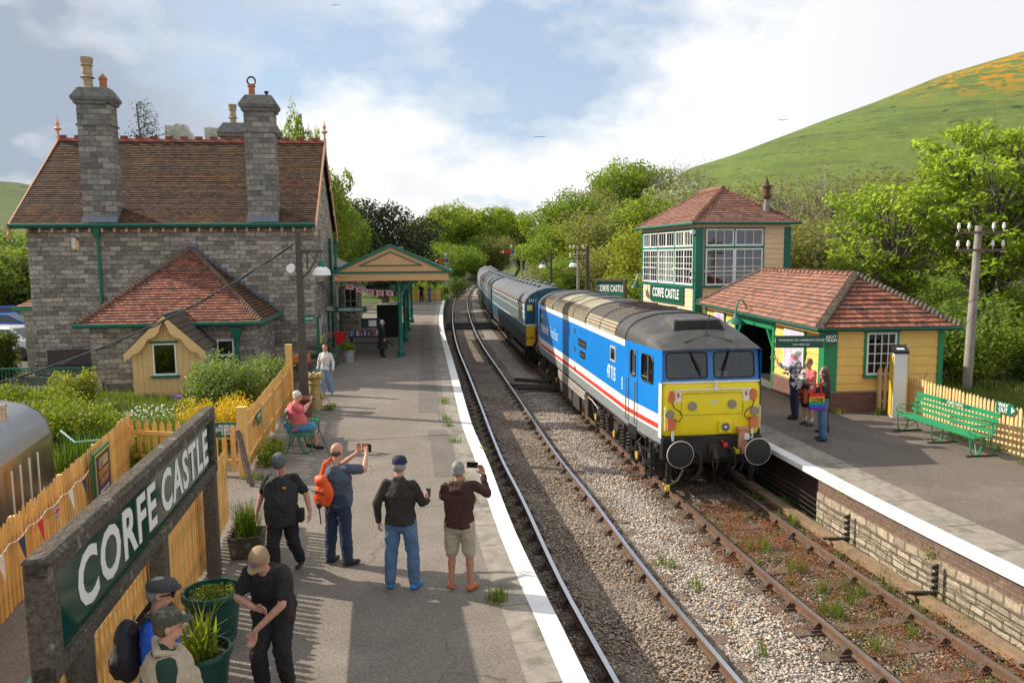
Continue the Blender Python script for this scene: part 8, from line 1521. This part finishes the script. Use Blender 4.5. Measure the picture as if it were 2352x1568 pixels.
# --- vegetation
RG = np.random.default_rng(11)
bark = mat('grey bark', (.14, .12, .10), .95, var=.35, vs=8, bump=.02, bs=12, c2=(.07, .065, .05), c2s=2)
barkp = mat('pale twig bark', (.24, .21, .165), .95, var=.3, vs=8)
LM = {'light': leafmat('light spring leaves', (.27, .32, .06), (.15, .20, .035), .58), 'mid': leafmat('mid green leaves', (.20, .27, .05), (.10, .16, .03), .5),
      'dark': leafmat('dark yew leaves', (.022, .036, .014), (.045, .06, .02), .12), 'olive': leafmat('olive scrub leaves', (.26, .25, .10), (.16, .165, .07), .45), 'yellow': leafmat('yellow green leaves', (.32, .32, .05), (.20, .225, .035), .45),
      'syc': leafmat('sycamore leaves', (.33, .40, .08), (.18, .25, .045), .62, vs=.6), 'white': leafmat('white blossom', (.55, .55, .45), (.12, .17, .05), .2), 'gold': leafmat('gold spiraea leaves', (.70, .42, .02), (.50, .42, .03), .35),
      'hedge': leafmat('hedge leaves', (.12, .16, .02), (.05, .08, .012), .3), 'shrub': leafmat('lime shrub leaves', (.24, .27, .025), (.12, .17, .02), .4), 'grass': leafmat('grass blades', (.17, .22, .03), (.09, .14, .025), .4), 'rose': leafmat('rose bush leaves', (.24, .31, .09), (.11, .16, .045), .35)}
def clumps(rg, R_, H_, z0, n, flat=1.0):
    sm = 1 if n < 30 else (.82 if n < 50 else .50)
    """uneven crown: overlapping clumps filling an egg shape"""
    out_ = []
    for i in range(n):
        u = (i+.5)/n; z = z0+(H_-z0)*(.12+.80*u); prof_ = math.sin(math.pi*min(1, .22+.78*(1-u)*1.05))**.7; a = i*2.399+rg.random(); rr_ = R_*prof_*(.25+(.55 if sm == 1 else .72)*rg.random()); q = sm*R_*(.26+.22*rg.random())*(.75+.4*prof_)
        out_.append((rr_*math.cos(a), rr_*math.sin(a), z, q, q*.8*flat))
    return out_
def crownpts(rg, cl, n, shell=.55):
    w_ = np.array([c[3]**2 for c in cl]); k = rg.choice(len(cl), n, p=w_/w_.sum()); c = np.array(cl)[k]; d = rg.normal(size=(n, 3)); d /= np.linalg.norm(d, axis=1)[:, None]
    r_ = shell+(1-shell)*rg.random(n)**.6+.12*rg.normal(size=n); lump = 1+.22*np.sin(d[:, 0]*5+c[:, 2])*np.cos(d[:, 2]*6+c[:, 0]); r_ *= lump
    return c[:, :3]+d*np.stack([c[:, 3], c[:, 3], c[:, 4]], 1)*r_[:, None]
def tree_tpl(name, R_, H_, z0, ncl, nleaf, ls, lm, trunk_r=.22, limbs=8, rg=RG, shell=.5, bk=None, twig=0, up=.35, flat=1.0):
    """template: returns an Empty with trunk and crown children (first use is the real one)"""
    t = thing(name, '', 'tree'); cl = clumps(rg, R_, H_, z0, ncl, flat); mb = MB(); top = max(c[2] for c in cl)*.9
    n_ = 7; mb.tube([(.12*math.sin(i*1.3)*i/n_, .12*math.cos(i)*i/n_, top*i/n_-.3) for i in range(n_+1)], [trunk_r*(1.25-.95*i/n_) for i in range(n_+1)], 8)
    for i in range(limbs):
        c = cl[int(i*len(cl)/limbs)]; s = max(.25*H_*.5, c[2]*.55-.2); a = Vector((0, 0, s)); b = Vector(c[:3]); m_ = a.lerp(b, .5)+Vector((rg.normal()*.2, rg.normal()*.2, .3)); mb.tube([a, m_, b], [trunk_r*.45, trunk_r*.3, trunk_r*.1], 6)
        for k in range(2+twig): e = b+Vector(rg.normal(size=3))*c[3]*.8; mb.tube([m_.lerp(b, .3+.2*k % 1), m_.lerp(e, .6), e], [trunk_r*.18, trunk_r*.1, trunk_r*.03], 4)
    mb.build('trunk', bk or bark, t, smooth=True, uv=False)
    P = crownpts(rg, cl, nleaf, shell); V, F = leafquads(P, ls, rg, up=up); npmesh('crown', V, F, lm, parent=t); t['h'] = float(np.percentile(P[:, 2], 99.7)); return t
TPL = {}
def T_(key, label, p, s=1.0, rz=0, sxy=1.0, cat='tree', group=None, name=None):
    src, used = TPL[key]; o = src if not used else copy_tree(src); TPL[key][1] = True
    o.location = p; o.rotation_euler = (0, 0, rz); o.scale = (s*sxy, s*sxy, s); o['label'] = label; o['category'] = cat
    if group: o['group'] = group
    return o
TPL['light'] = [tree_tpl('broadleaf_tree', 4.2, 10, 1.2, 38, 9500, .32, LM['light']), False]
TPL['light2'] = [tree_tpl('broadleaf_tree', 3.6, 10, .8, 34, 8500, .32, LM['light'], rg=np.random.default_rng(5)), False]
TPL['mid'] = [tree_tpl('broadleaf_tree', 4.4, 9, .6, 36, 9500, .30, LM['mid']), False]
TPL['olive'] = [tree_tpl('scrub_tree', 3.8, 7, .2, 22, 7500, .24, LM['olive'], .12, 14, bk=barkp, twig=2), False]
TPL['yellow'] = [tree_tpl('scrub_tree', 3.4, 6, .1, 20, 8000, .24, LM['yellow'], .12, 8), False]
TPL['yew'] = [tree_tpl('yew_tree', 4.6, 9.5, .2, 34, 16000, .26, LM['dark'], .3, 6, up=.1), False]
TPL['bush'] = [tree_tpl('bush', 1.9, 2.6, .05, 16, 5000, .17, LM['mid'], .07, 6), False]
TPL['lbush'] = [tree_tpl('bush', 1.9, 2.6, .05, 16, 5000, .17, LM['light'], .07, 6), False]
TPL['bare'] = [tree_tpl('bare_tree', 3.4, 7.5, .8, 34, 2200, .15, LM['olive'], .13, 34, bk=barkp, twig=8), False]
TPL['blossom'] = [tree_tpl('hawthorn', 2.4, 4.6, .2, 16, 4500, .2, LM['white'], .12, 6), False]
TPLH = {}
for k_, v_ in TPL.items(): TPLH[k_] = v_[0]['h']; del v_[0]['h']
def at_(px, pyb, Y, z=None):
    p = A(px, pyb, Y); return Vector((p.x, Y, p.z if z is None else z))
def put(key, label, px, ptop, Y, zb, h0, rz=0, wide=1.0, cat='tree', group=None):
    top = A(px, ptop, Y).z; h0 = TPLH[key]; s = (top-zb)/h0; return T_(key, label, (A(px, ptop, Y).x, Y, zb), s, rz, wide, cat, group)
BK = 'trees beyond the bend'; BR = 'trees and scrub on the right bank'; BL = 'trees behind the station'
L = [('light', 'pale green tree just right of the dark yew', 985, 492, 128, -1, 10, .3, 1.0, BK), ('light2', 'rounded pale tree above the first signal arm', 1022, 474, 136, -1, 10, 1.1, 1.1, BK), ('light', 'tall bright tree left of the middle of the far row', 1068, 470, 142, -1, 10, 2.2, 1.0, BK),
     ('light2', 'bright tree at the middle of the far row over the coach end', 1108, 476, 138, -1, 10, 3.1, 1.15, BK), ('light', 'pale tree right of the middle of the far row', 1150, 482, 146, -1, 10, 4.0, .95, BK), ('light2', 'last pale tree at the right end of the far row', 1192, 486, 150, -1, 10, 5.0, .9, BK),
     ('mid', 'dark green shrub under the first signal', 1045, 560, 112, -1, 9, .6, 1.6, BK), ('mid', 'dark shrub right behind the cottage', 1095, 545, 130, -1, 9, 1.6, 1.4, BK), ('olive', 'olive thicket left of the second signal', 1140, 540, 128, 0, 7, 2.6, 1.2, BK), ('olive', 'olive thicket on the cutting edge at the far right', 1232, 540, 150, 2, 7, 2, 1.3, BK),
     ('light', 'fresh green shrub between signal and cottage', 1008, 570, 100, -1, 10, 3.6, 1.1, BK), ('mid', 'dark mass behind the canopy roof edge', 970, 560, 96, -1, 9, 3.0, 1.2, BK),
     ('yew', 'big dark yew behind the canopy', 878, 464, 74, -.3, 9.5, 0, 1.05, BL), ('light', 'bright green tree between the house gable and the yew', 798, 450, 86, -.5, 10, 1.4, .6, BL), ('light2', 'tall tree rising behind the house gable', 757, 372, 62, -.5, 10, .4, .42, BL), ('mid', 'dark green tree low behind the house gable', 780, 470, 66, -.5, 9, 1.9, .5, BL), ('light', 'treetop showing above the ridge right of the second chimney', 676, 252, 66, -.5, 10, .9, .20, BL), ('light2', 'small treetop just left of the right roof finial', 712, 298, 70, -.5, 10, 2.9, .16, BL), ('mid', 'green tree left of the yew top', 838, 500, 92, -.5, 9, .3, .9, BL),
     ('mid', 'dark green tree high on the left bank', 20, 520, 58, -.5, 9, 1.2, 1.5, BL), ('olive', 'brownish thicket on the left bank above the cars', 48, 560, 54, -.5, 7, 2.2, 1.4, BL), ('mid', 'dark thicket at the left edge above the hedge', -20, 560, 52, -.5, 9, .2, 1.3, BL)]
for key, lb_, px, pt, Y, zb, h0, rz, wd, g_ in L: put(key, lb_, px, pt, Y+(38 if g_ == BK and px > 975 else 0), zb, h0, rz, wd, 'tree', g_)
L = [('light', 'bushy tree at the left end of the right bank', 1268, 470, 118, 2, 10, .3, 1.1), ('mid', 'green tree second along the right bank skyline', 1312, 446, 116, 2, 9, 1.2, 1.0), ('olive', 'olive tree on the right bank skyline', 1352, 432, 122, 3, 7, 2.0, 1.0), ('light', 'big round fresh green tree below the hill slope', 1440, 368, 150, 4, 10, .9, .95), ('mid', 'dark green tree left of the big round one', 1400, 396, 146, 4, 9, 2.9, .9), ('mid', 'dark green tree right of the big round one', 1492, 380, 150, 4, 9, 1.1, .9), ('bare', 'leafless tree on the slope behind the signal box', 1545, 372, 140, 6, 7.5, .4, .9), ('bare', 'thin leafless tree nearer the signal box roof', 1598, 368, 138, 6, 7.5, 1.8, .7), ('blossom', 'white flowering hawthorn left of the signal box roof', 1555, 412, 128, 5, 4.6, 0, 1.1), ('blossom', 'white flowering hawthorn behind the flue of the signal box', 1722, 436, 90, 1, 4.6, 1.0, .9),
     ('light2', 'pale tree low on the bank behind the lamp posts', 1262, 536, 88, .5, 10, 1.5, 1.6), ('mid', 'green tree behind the insulator pole', 1312, 505, 84, .5, 9, 2.5, 1.4), ('yellow', 'yellow green tree between pole and name board', 1372, 500, 80, .3, 6, .2, 1.2), ('olive', 'olive tree left of the signal box', 1432, 468, 74, .2, 7, .8, 1.3), ('light', 'green tree close behind the signal box left side', 1490, 452, 70, .2, 10, 3.3, .9), ('yellow', 'bright yellow shrub beside the signal box wall', 1470, 520, 58, .2, 6, 1.9, 1.1), ('mid', 'dark shrub over the loco roof, left of the name board', 1335, 590, 66, .2, 9, .7, 2.0), ('olive', 'olive shrub just above the name board', 1410, 570, 62, .2, 7, 1.4, 1.6), ('lbush', 'small bright shrub beside the swan-neck lamp', 1465, 630, 50, 0, 2.6, .5, 1.2), ('olive', 'olive shrub over the coach roofs', 1285, 600, 74, .2, 7, 2.4, 2.0),
     ('olive', 'olive tree behind the signal box flue', 1660, 430, 84, 0, 7, 1.9, 1.5), ('bare', 'grey twiggy tree right of the signal box roof', 1790, 420, 76, 0, 7, 2.8, 1.5), ('bare', 'large bare-limbed tree above the shelter ridge', 1850, 376, 66, 0, 7.5, .6, 1.3), ('bare', 'second bare-limbed tree right of the large one', 1925, 400, 60, 0, 7.5, 2.0, 1.3), ('olive', 'low olive scrub behind the shelter ridge', 1850, 500, 48, -.2, 6, 1.1, 1.4), ('olive', 'olive scrub behind the shelter hip', 1930, 500, 50, -.2, 7, 2.1, 1.4), ('olive', 'low olive scrub between shelter and sycamores', 1990, 560, 46, -.2, 6, .1, 1.5), ('bare', 'bare-limbed tree behind the left sycamore', 2010, 400, 58, -.2, 9, 1.3, 1.2), ('bare', 'twiggy leafless tree between the scrub and the hill', 1740, 480, 62, -.2, 7, .9, 1.5), ('olive', 'olive tree high behind the sycamores', 2120, 400, 70, -.2, 7, 2.6, 1.7), ('olive', 'olive tree at the right edge behind the sycamores', 2280, 380, 68, -.2, 7, .5, 1.8), ('mid', 'dark scrub right behind the shelter wall', 2200, 620, 38, -.2, 9, 1.0, 1.3), ('mid', 'dark scrub at the right edge low behind the fence', 2340, 640, 34, -.2, 9, 2.2, 1.2)]
for key, lb_, px, pt, Y, zb, h0, rz, wd in L: put(key, lb_, px, pt, Y, zb, h0, rz, wd, 'tree', BR)
def sycamore(label, p, R_, H_, z0, n, seed, ls=.20, tr=.2):
    rg = np.random.default_rng(seed); t = tree_tpl('sycamore_tree', R_, H_, z0, 120, n, ls, LM['syc'], tr, 60, rg=rg, shell=.45, twig=1, up=.7, flat=.5); t.location = p; t['label'] = label; t['group'] = 'sycamores beyond the right fence'; return t
sycamore('tall sycamore behind the telegraph pole, filling the upper right', (18.9, 30.5, -.1), 3.6, 10.0, 1.8, 9800, 21, .25)
sycamore('sycamore cut by the right picture edge', (22.2, 29.0, -.1), 3.3, 9.9, 1.4, 8000, 22, .25)
sycamore('smaller sycamore left of the telegraph pole', (16.6, 33.5, -.1), 3.1, 7.8, 1.2, 6800, 23, .23, .16)
for key, lb_, p, s, wd in (('bush', 'dark green bush right of the shelter end wall', (14.6, 26.6, -.1), .85, 1.0), ('lbush', 'bright green bush at the foot of the telegraph pole', (15.6, 25.9, -.1), .6, 1.2), ('bush', 'dark bush low behind the cream fence', (17.8, 26.0, -.1), .7, 1.4), ('bush', 'bush in the gap between pole and nearest sycamore', (17.0, 28.8, -.1), 1.0, 1.2), ('lbush', 'bush at the right edge beyond the cream fence', (19.0, 24.5, -.1), .7, 1.4)): T_(key, lb_, p, s, rnd.random()*6, wd, 'bush', 'bushes beyond the right fence')
pn = thing('pine_tree', 'sparse wind-blown pine showing above the roof ridge', 'tree', (A(330, 300, 95).x, 95, 6)); mb = MB(); top = A(318, 236, 95).z-6; mb.tube([(0, 0, 0), (-.3, 0, top*.6), (-.7, 0, top)], [.3, .2, .05], 7); P = []
for k, (dx, dz, ln) in enumerate(((1.8, .35, 2.6), (1.2, .62, 2.2), (.8, .82, 1.6), (-1.6, .5, 2.2), (-2.4, .3, 2.8), (2.6, .2, 3.2), (2.9, .45, 2.2), (.4, .95, 1.0), (-.2, 1.0, .6))):
    z = top-7*(1-dz); a = Vector((-.4-.3*dz, 0, z-.5)); b = Vector((dx, rnd.uniform(-1, 1), z+.4)); mb.tube([a, a.lerp(b, .5)+Vector((0, 0, -.1)), b], [.09, .06, .02], 5)
    c = RG.normal(size=(420, 3))*np.array([.55, .5, .28])+np.array(b)*(.5+.5*RG.random((420, 1)))+np.array(a)*0; P.append(c*1.0)
mb.build('trunk', bark, pn, smooth=True); V, F = leafquads(np.concatenate(P), .22, RG, up=.1); npmesh('crown', V, F, leafmat('pine needles', (.05, .06, .03), (.03, .04, .02), .1), parent=pn)
def hedge(label, x0, x1, y0, y1, z1, n, lm, rz=0, o=(0, 0, 0), ls=.085, name='hedge'):
    rg = RG; t = thing(name, label, 'hedge', o, rz); P = np.stack([x0+(x1-x0)*rg.random(n), y0+(y1-y0)*rg.random(n), z1*rg.random(n)], 1); f = rg.integers(0, 4, n); j = rg.normal(size=n)*.06
    P[:, 1] = np.where(f == 0, y0+j, P[:, 1]); P[:, 2] = np.where(f == 1, z1+j*1.2+.05*np.sin(P[:, 0]*3), P[:, 2]); P[:, 2] = np.where(f == 2, z1*.9+j*1.3, P[:, 2]); P[:, 0] = np.where((f == 3) & (rg.random(n) < .5), x1+j, P[:, 0])
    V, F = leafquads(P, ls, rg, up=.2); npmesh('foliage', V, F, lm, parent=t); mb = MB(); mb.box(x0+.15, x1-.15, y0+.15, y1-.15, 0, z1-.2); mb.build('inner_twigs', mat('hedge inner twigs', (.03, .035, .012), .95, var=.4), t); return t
hedge('clipped hedge left of the house in front of the white car', -6, 0, -1.2, .2, 1.75, 12000, LM['hedge'], R(8), (-18.9, 29.0, -.1), .10)
hedge('trimmed hedge behind the parked cars', -16, 3, 0, 1.2, 3.0, 9000, LM['hedge'], R(3), (-30, 56, -.2), .2)
def shrub(name, label, p, rx, ry, h, n, lm, ls, cl=12, cat='shrub', flowers=None, grp=None):
    rg = RG; t = thing(name, label, cat, p, 0, grp); C_ = [(rx*.7*math.cos(i*2.4)*rg.random()**.5, ry*.7*math.sin(i*2.4)*rg.random()**.5, h*(.25+.4*rg.random()), .34*min(rx, ry)+.1, h*.36) for i in range(cl)]
    P = crownpts(rg, C_, n, .6); P[:, 2] = np.abs(P[:, 2])*np.clip(h/np.maximum(np.abs(P[:, 2]), .01), 0, 1) if False else np.abs(P[:, 2]); V, F = leafquads(P, ls, rg, up=.4); npmesh('foliage', V, F, lm, parent=t)
    mb = MB(); [mb.tube([(C_[i][0]*.2, C_[i][1]*.2, -.02), (C_[i][0]*.8, C_[i][1]*.8, C_[i][2])], [.018, .007], 4) for i in range(cl)]; mb.build('stems', bark, t, uv=False)
    if flowers: k = flowers[1]; Q = P[rg.choice(n, k)]+np.array([0, 0, .06]); V, F = leafquads(Q, flowers[2], rg, up=1.5, asp=.9); npmesh('flowers', V, F, flowers[0], parent=t)['kind'] = 'stuff'
    return t
pink = mat('pink flowers', (.50, .18, .17), .7, var=.2); wfl = mat('white petals', (.75, .75, .70), .7, var=.1)
shrub('lime_shrub', 'broad lime-green shrub with pink flowers beside the silver carriage', (-10.9, 17.5, -.05), 2.4, 1.5, 1.25, 19000, LM['shrub'], .085, 26, flowers=(pink, 60, .07)); shrub('lime_shrub', 'lime-green shrub farther back toward the hedge', (-13.6, 20.4, -.05), 2.1, 1.3, 1.2, 10000, LM['shrub'], .09, 16, flowers=(pink, 20, .07))
shrub('euphorbia', 'upright yellow-green euphorbia against the stone wing', (-12.9, 22.3, -.05), .8, .5, 1.35, 4500, LM['yellow'], .075, 10); shrub('rose_bush', 'large loose rose bush between the hut and the fence', (-8.25, 21.9, -.05), 1.15, 1.2, 1.75, 11000, LM['rose'], .09, 26, flowers=(wfl, 130, .055)); shrub('rose_bush', 'darker shrub behind the fence end', (-7.9, 24.2, -.05), .8, .8, 1.5, 5000, LM['rose'], .085, 14)
shrub('golden_spiraea', 'golden yellow shrub behind the museum gate', (-7.15, 18.2, -.05), 1.0, 1.1, 1.15, 10500, LM['gold'], .05, 18); shrub('garden_shrub', 'round green shrub in front of the hut', (-8.4, 18.6, -.05), .8, .6, .55, 5000, LM['light'], .05, 14); shrub('garden_shrub', 'bright green weeds at the fence foot beside the bench', (-5.25, 16.2, 0), .22, .7, .5, 1500, LM['shrub'], .06, 8); shrub('fern', 'fern in the galvanised tub', (-6.9, 32.1, .5), .35, .35, .35, 500, LM['shrub'], .12, 6, 'fern'); shrub('pot_plant', 'small green plants filling the large pot', (-3.50, 8.5, .52), .2, .2, .12, 420, LM['light'], .045, 8, 'plant'); shrub('pot_plant', 'tuft of weeds beside the buff chimney pot', (-5.35, 21.9, 0), .15, .2, .25, 220, LM['light'], .06, 4, 'plant')
shrub('climber', 'green climber over the far platform end', (-8.8, 78.5, -.3), 1.8, 1.0, 2.2, 3500, LM['light'], .14, 12); shrub('climber', 'dark shrub left behind the far platform fence', (-12.0, 79.5, -.3), 2.0, 1.2, 3.2, 3500, LM['mid'], .16, 12)
shrub('rounded_bush', 'rounded dark bush right of the first signal', (-7.4, 103, -1), 2.2, 2.0, 2.9, 4500, LM['hedge'], .14, 14)
def grasspatch(name, label_, pts, n, h, wd, lm, extra=None):
    rg = RG; (x0, y0), (x1, y1), (x2, y2), (x3, y3) = pts; u, v = rg.random(n), rg.random(n); X = (x0*(1-u)+x1*u)*(1-v)+(x3*(1-u)+x2*u)*v; Y = (y0*(1-u)+y1*u)*(1-v)+(y3*(1-u)+y2*u)*v
    den = .5+.5*np.sin(X*3.1+np.cos(Y*2.3)*2)*np.sin(Y*2.7); k = rg.random(n) < (.35+.65*den); P = np.stack([X, Y, np.full(n, -.03)], 1)[k]; V, F = bladequads(P, h, wd, rg); o = npmesh(name, V, F, lm); o['kind'] = 'stuff'; return o
grasspatch('long_grass', '', [(-9.5, 15.2), (-6.4, 15.8), (-6.9, 18.8), (-9.8, 18.3)], 16000, .62, .008, LM['grass'])
grasspatch('garden_grass', '', [(-15.5, 16), (-6.8, 16.5), (-7.1, 24.0), (-16.5, 25.5)], 26000, .22, .010, LM['grass'])
grasspatch('verge_grass', '', [(-12.6, 76.8), (-7.2, 76.8), (-8.6, 108), (-15, 108)], 12000, .35, .05, LM['grass'])
grasspatch('bank_grass', '', [(11.2, 10.5), (19, 10.5), (20, 29), (12.6, 25)], 14000, .25, .012, LM['grass'])
P = np.stack([-10.9+3.4*RG.random(900), 18.3+2.6*RG.random(900), .25+.2*RG.random(900)], 1); P = P[(np.sin(P[:, 0]*2.4)+np.sin(P[:, 1]*3)) > -.6]; V, F = leafquads(P, .055, RG, up=2, asp=.95); o = npmesh('oxeye_daisies', V, F, wfl); o['kind'] = 'stuff'
P = np.stack([-9.3+.25*RG.random(14), 20.6+.2*RG.random(14), .62+.1*RG.random(14)], 1); V, F = leafquads(P, .12, RG, up=.5, asp=.9); o = npmesh('iris_flower', V, F, mat('lilac petals', (.35, .22, .55), .7)); tag(o, 'lilac iris flower in front of the hut', 'flower')
mb = MB(); mb.add([(-12.2, 18.6, .0), (-10.4, 18.3, .0), (-10.3, 20.0, .0), (-11.9, 20.4, .0)], [(0, 1, 2, 3)]); struct(mb.build('garden_paving', cope))
def scatter_s(n, s0, s1, y0, y1, zc_=-1.07, pw=1.0):
    y = y0+(y1-y0)*RG.random(n)**pw; s = s0+(s1-s0)*RG.random(n); P = np.array([tuple(off(a, b)) for a, b in zip(y, s)]); P[:, 2] = zc_; return P
def tufts(cent, k, sp, h): 
    P = np.repeat(cent, k, axis=0); r_ = RG.normal(size=P.shape)*sp; r_[:, 2] = np.abs(RG.normal(size=len(P)))*h; return P+r_
redw = leafmat('red stonecrop weeds', (.34, .07, .04), (.22, .13, .04), .25); grw = leafmat('green track weeds', (.14, .18, .03), (.20, .16, .04), .3)
c = np.concatenate([scatter_s(330, TS-.66, TS+.68, 6.5, 15.8), scatter_s(120, TS+.8, TS+1.4, 6.5, 15.5), scatter_s(40, TS-1.3, TS-.8, 6.5, 19), scatter_s(16, 1.6, 2.4, 8, 20)]); V, F = leafquads(tufts(c, 50, .07, .07), .028, RG, up=.4); o = npmesh('red_weeds', V, F, redw); o['kind'] = 'stuff'
c = np.concatenate([scatter_s(110, TS-.6, TS+.7, 6.5, 16), scatter_s(90, TS+.8, TS+1.5, 6.5, 17), scatter_s(14, -1.4, -.9, 8, 30), scatter_s(25, .9, 2.4, 8, 34)]); V, F = leafquads(tufts(c, 36, .06, .06), .034, RG, up=.4); o = npmesh('green_weeds', V, F, grw); o['kind'] = 'stuff'
c = np.concatenate([scatter_s(20, TS-.5, TS+.6, 7, 15), scatter_s(16, TS+.8, TS+1.5, 7, 17), scatter_s(4, 1.2, 1.6, 9, 13)]); V, F = bladequads(tufts(c, 34, .05, .0), .26, .005, RG, .9); o = npmesh('track_grass_tufts', V, F, LM['grass']); o['kind'] = 'stuff'
c = np.concatenate([scatter_s(10, -2.2, -2.1, 9, 24, .0), np.stack([10.6+.2*RG.random(22), 12+8*RG.random(22), np.zeros(22)], 1), np.stack([-4.55+.2*RG.random(10)-.0, 8.5+3*RG.random(10), np.zeros(10)], 1), np.array([[9.9, 20.5, 0], [10.1, 20.6, 0], [8.95, 20.7, 0], [-5.3, 15, 0], [-5.1, 14.9, 0]])]); V, F = bladequads(tufts(c, 45, .07, .0), .16, .006, RG, .9); o = npmesh('edge_grass_tufts', V, F, LM['grass']); o['kind'] = 'stuff'
c = np.array([[*off(10.9, TS+1.56)[:2], -.45], [*off(13.4, TS+1.56)[:2], -.14], [*off(8.6, TS+1.56)[:2], -.2], [*off(17.5, -1.52)[:2], -.06], [*off(12.5, -1.52)[:2], -.5]]); V, F = leafquads(tufts(c, 70, .06, .07), .045, RG, up=.3); o = npmesh('wall_ferns', V, F, LM['light']); o['kind'] = 'stuff'
pass
def tuftplant(name, label, p, n, h, wd, lm, sp, lean=.9, cat='plant'):
    t = thing(name, label, cat, p); P = RG.normal(size=(n, 3))*sp; P[:, 2] = 0; V, F = bladequads(P, h, wd, RG, lean); npmesh('leaves', V, F, lm, parent=t); return t
tuftplant('grass_tuft', 'tuft of fresh grass growing in the square planter', (-3.98, 11.05, .28), 420, .46, .006, LM['grass'], .07)
tuftplant('strappy_plant', 'bright strap-leaved plant in the nearest pot', (-3.12, 7.25, .42), 70, .42, .022, LM['shrub'], .08, 1.1)
lt = RG.random((2600, 3)); P = np.stack([-4.35+.55*lt[:, 0]-.18*(lt[:, 1]*7-1.5), 6.5+7*lt[:, 1]*.8, .006+.01*lt[:, 2]], 1); V, F = leafquads(P, .035, RG, up=3); o = npmesh('leaf_litter', V, F, mat('dead leaves', (.16, .085, .04), .9, var=.4)); o['kind'] = 'stuff'
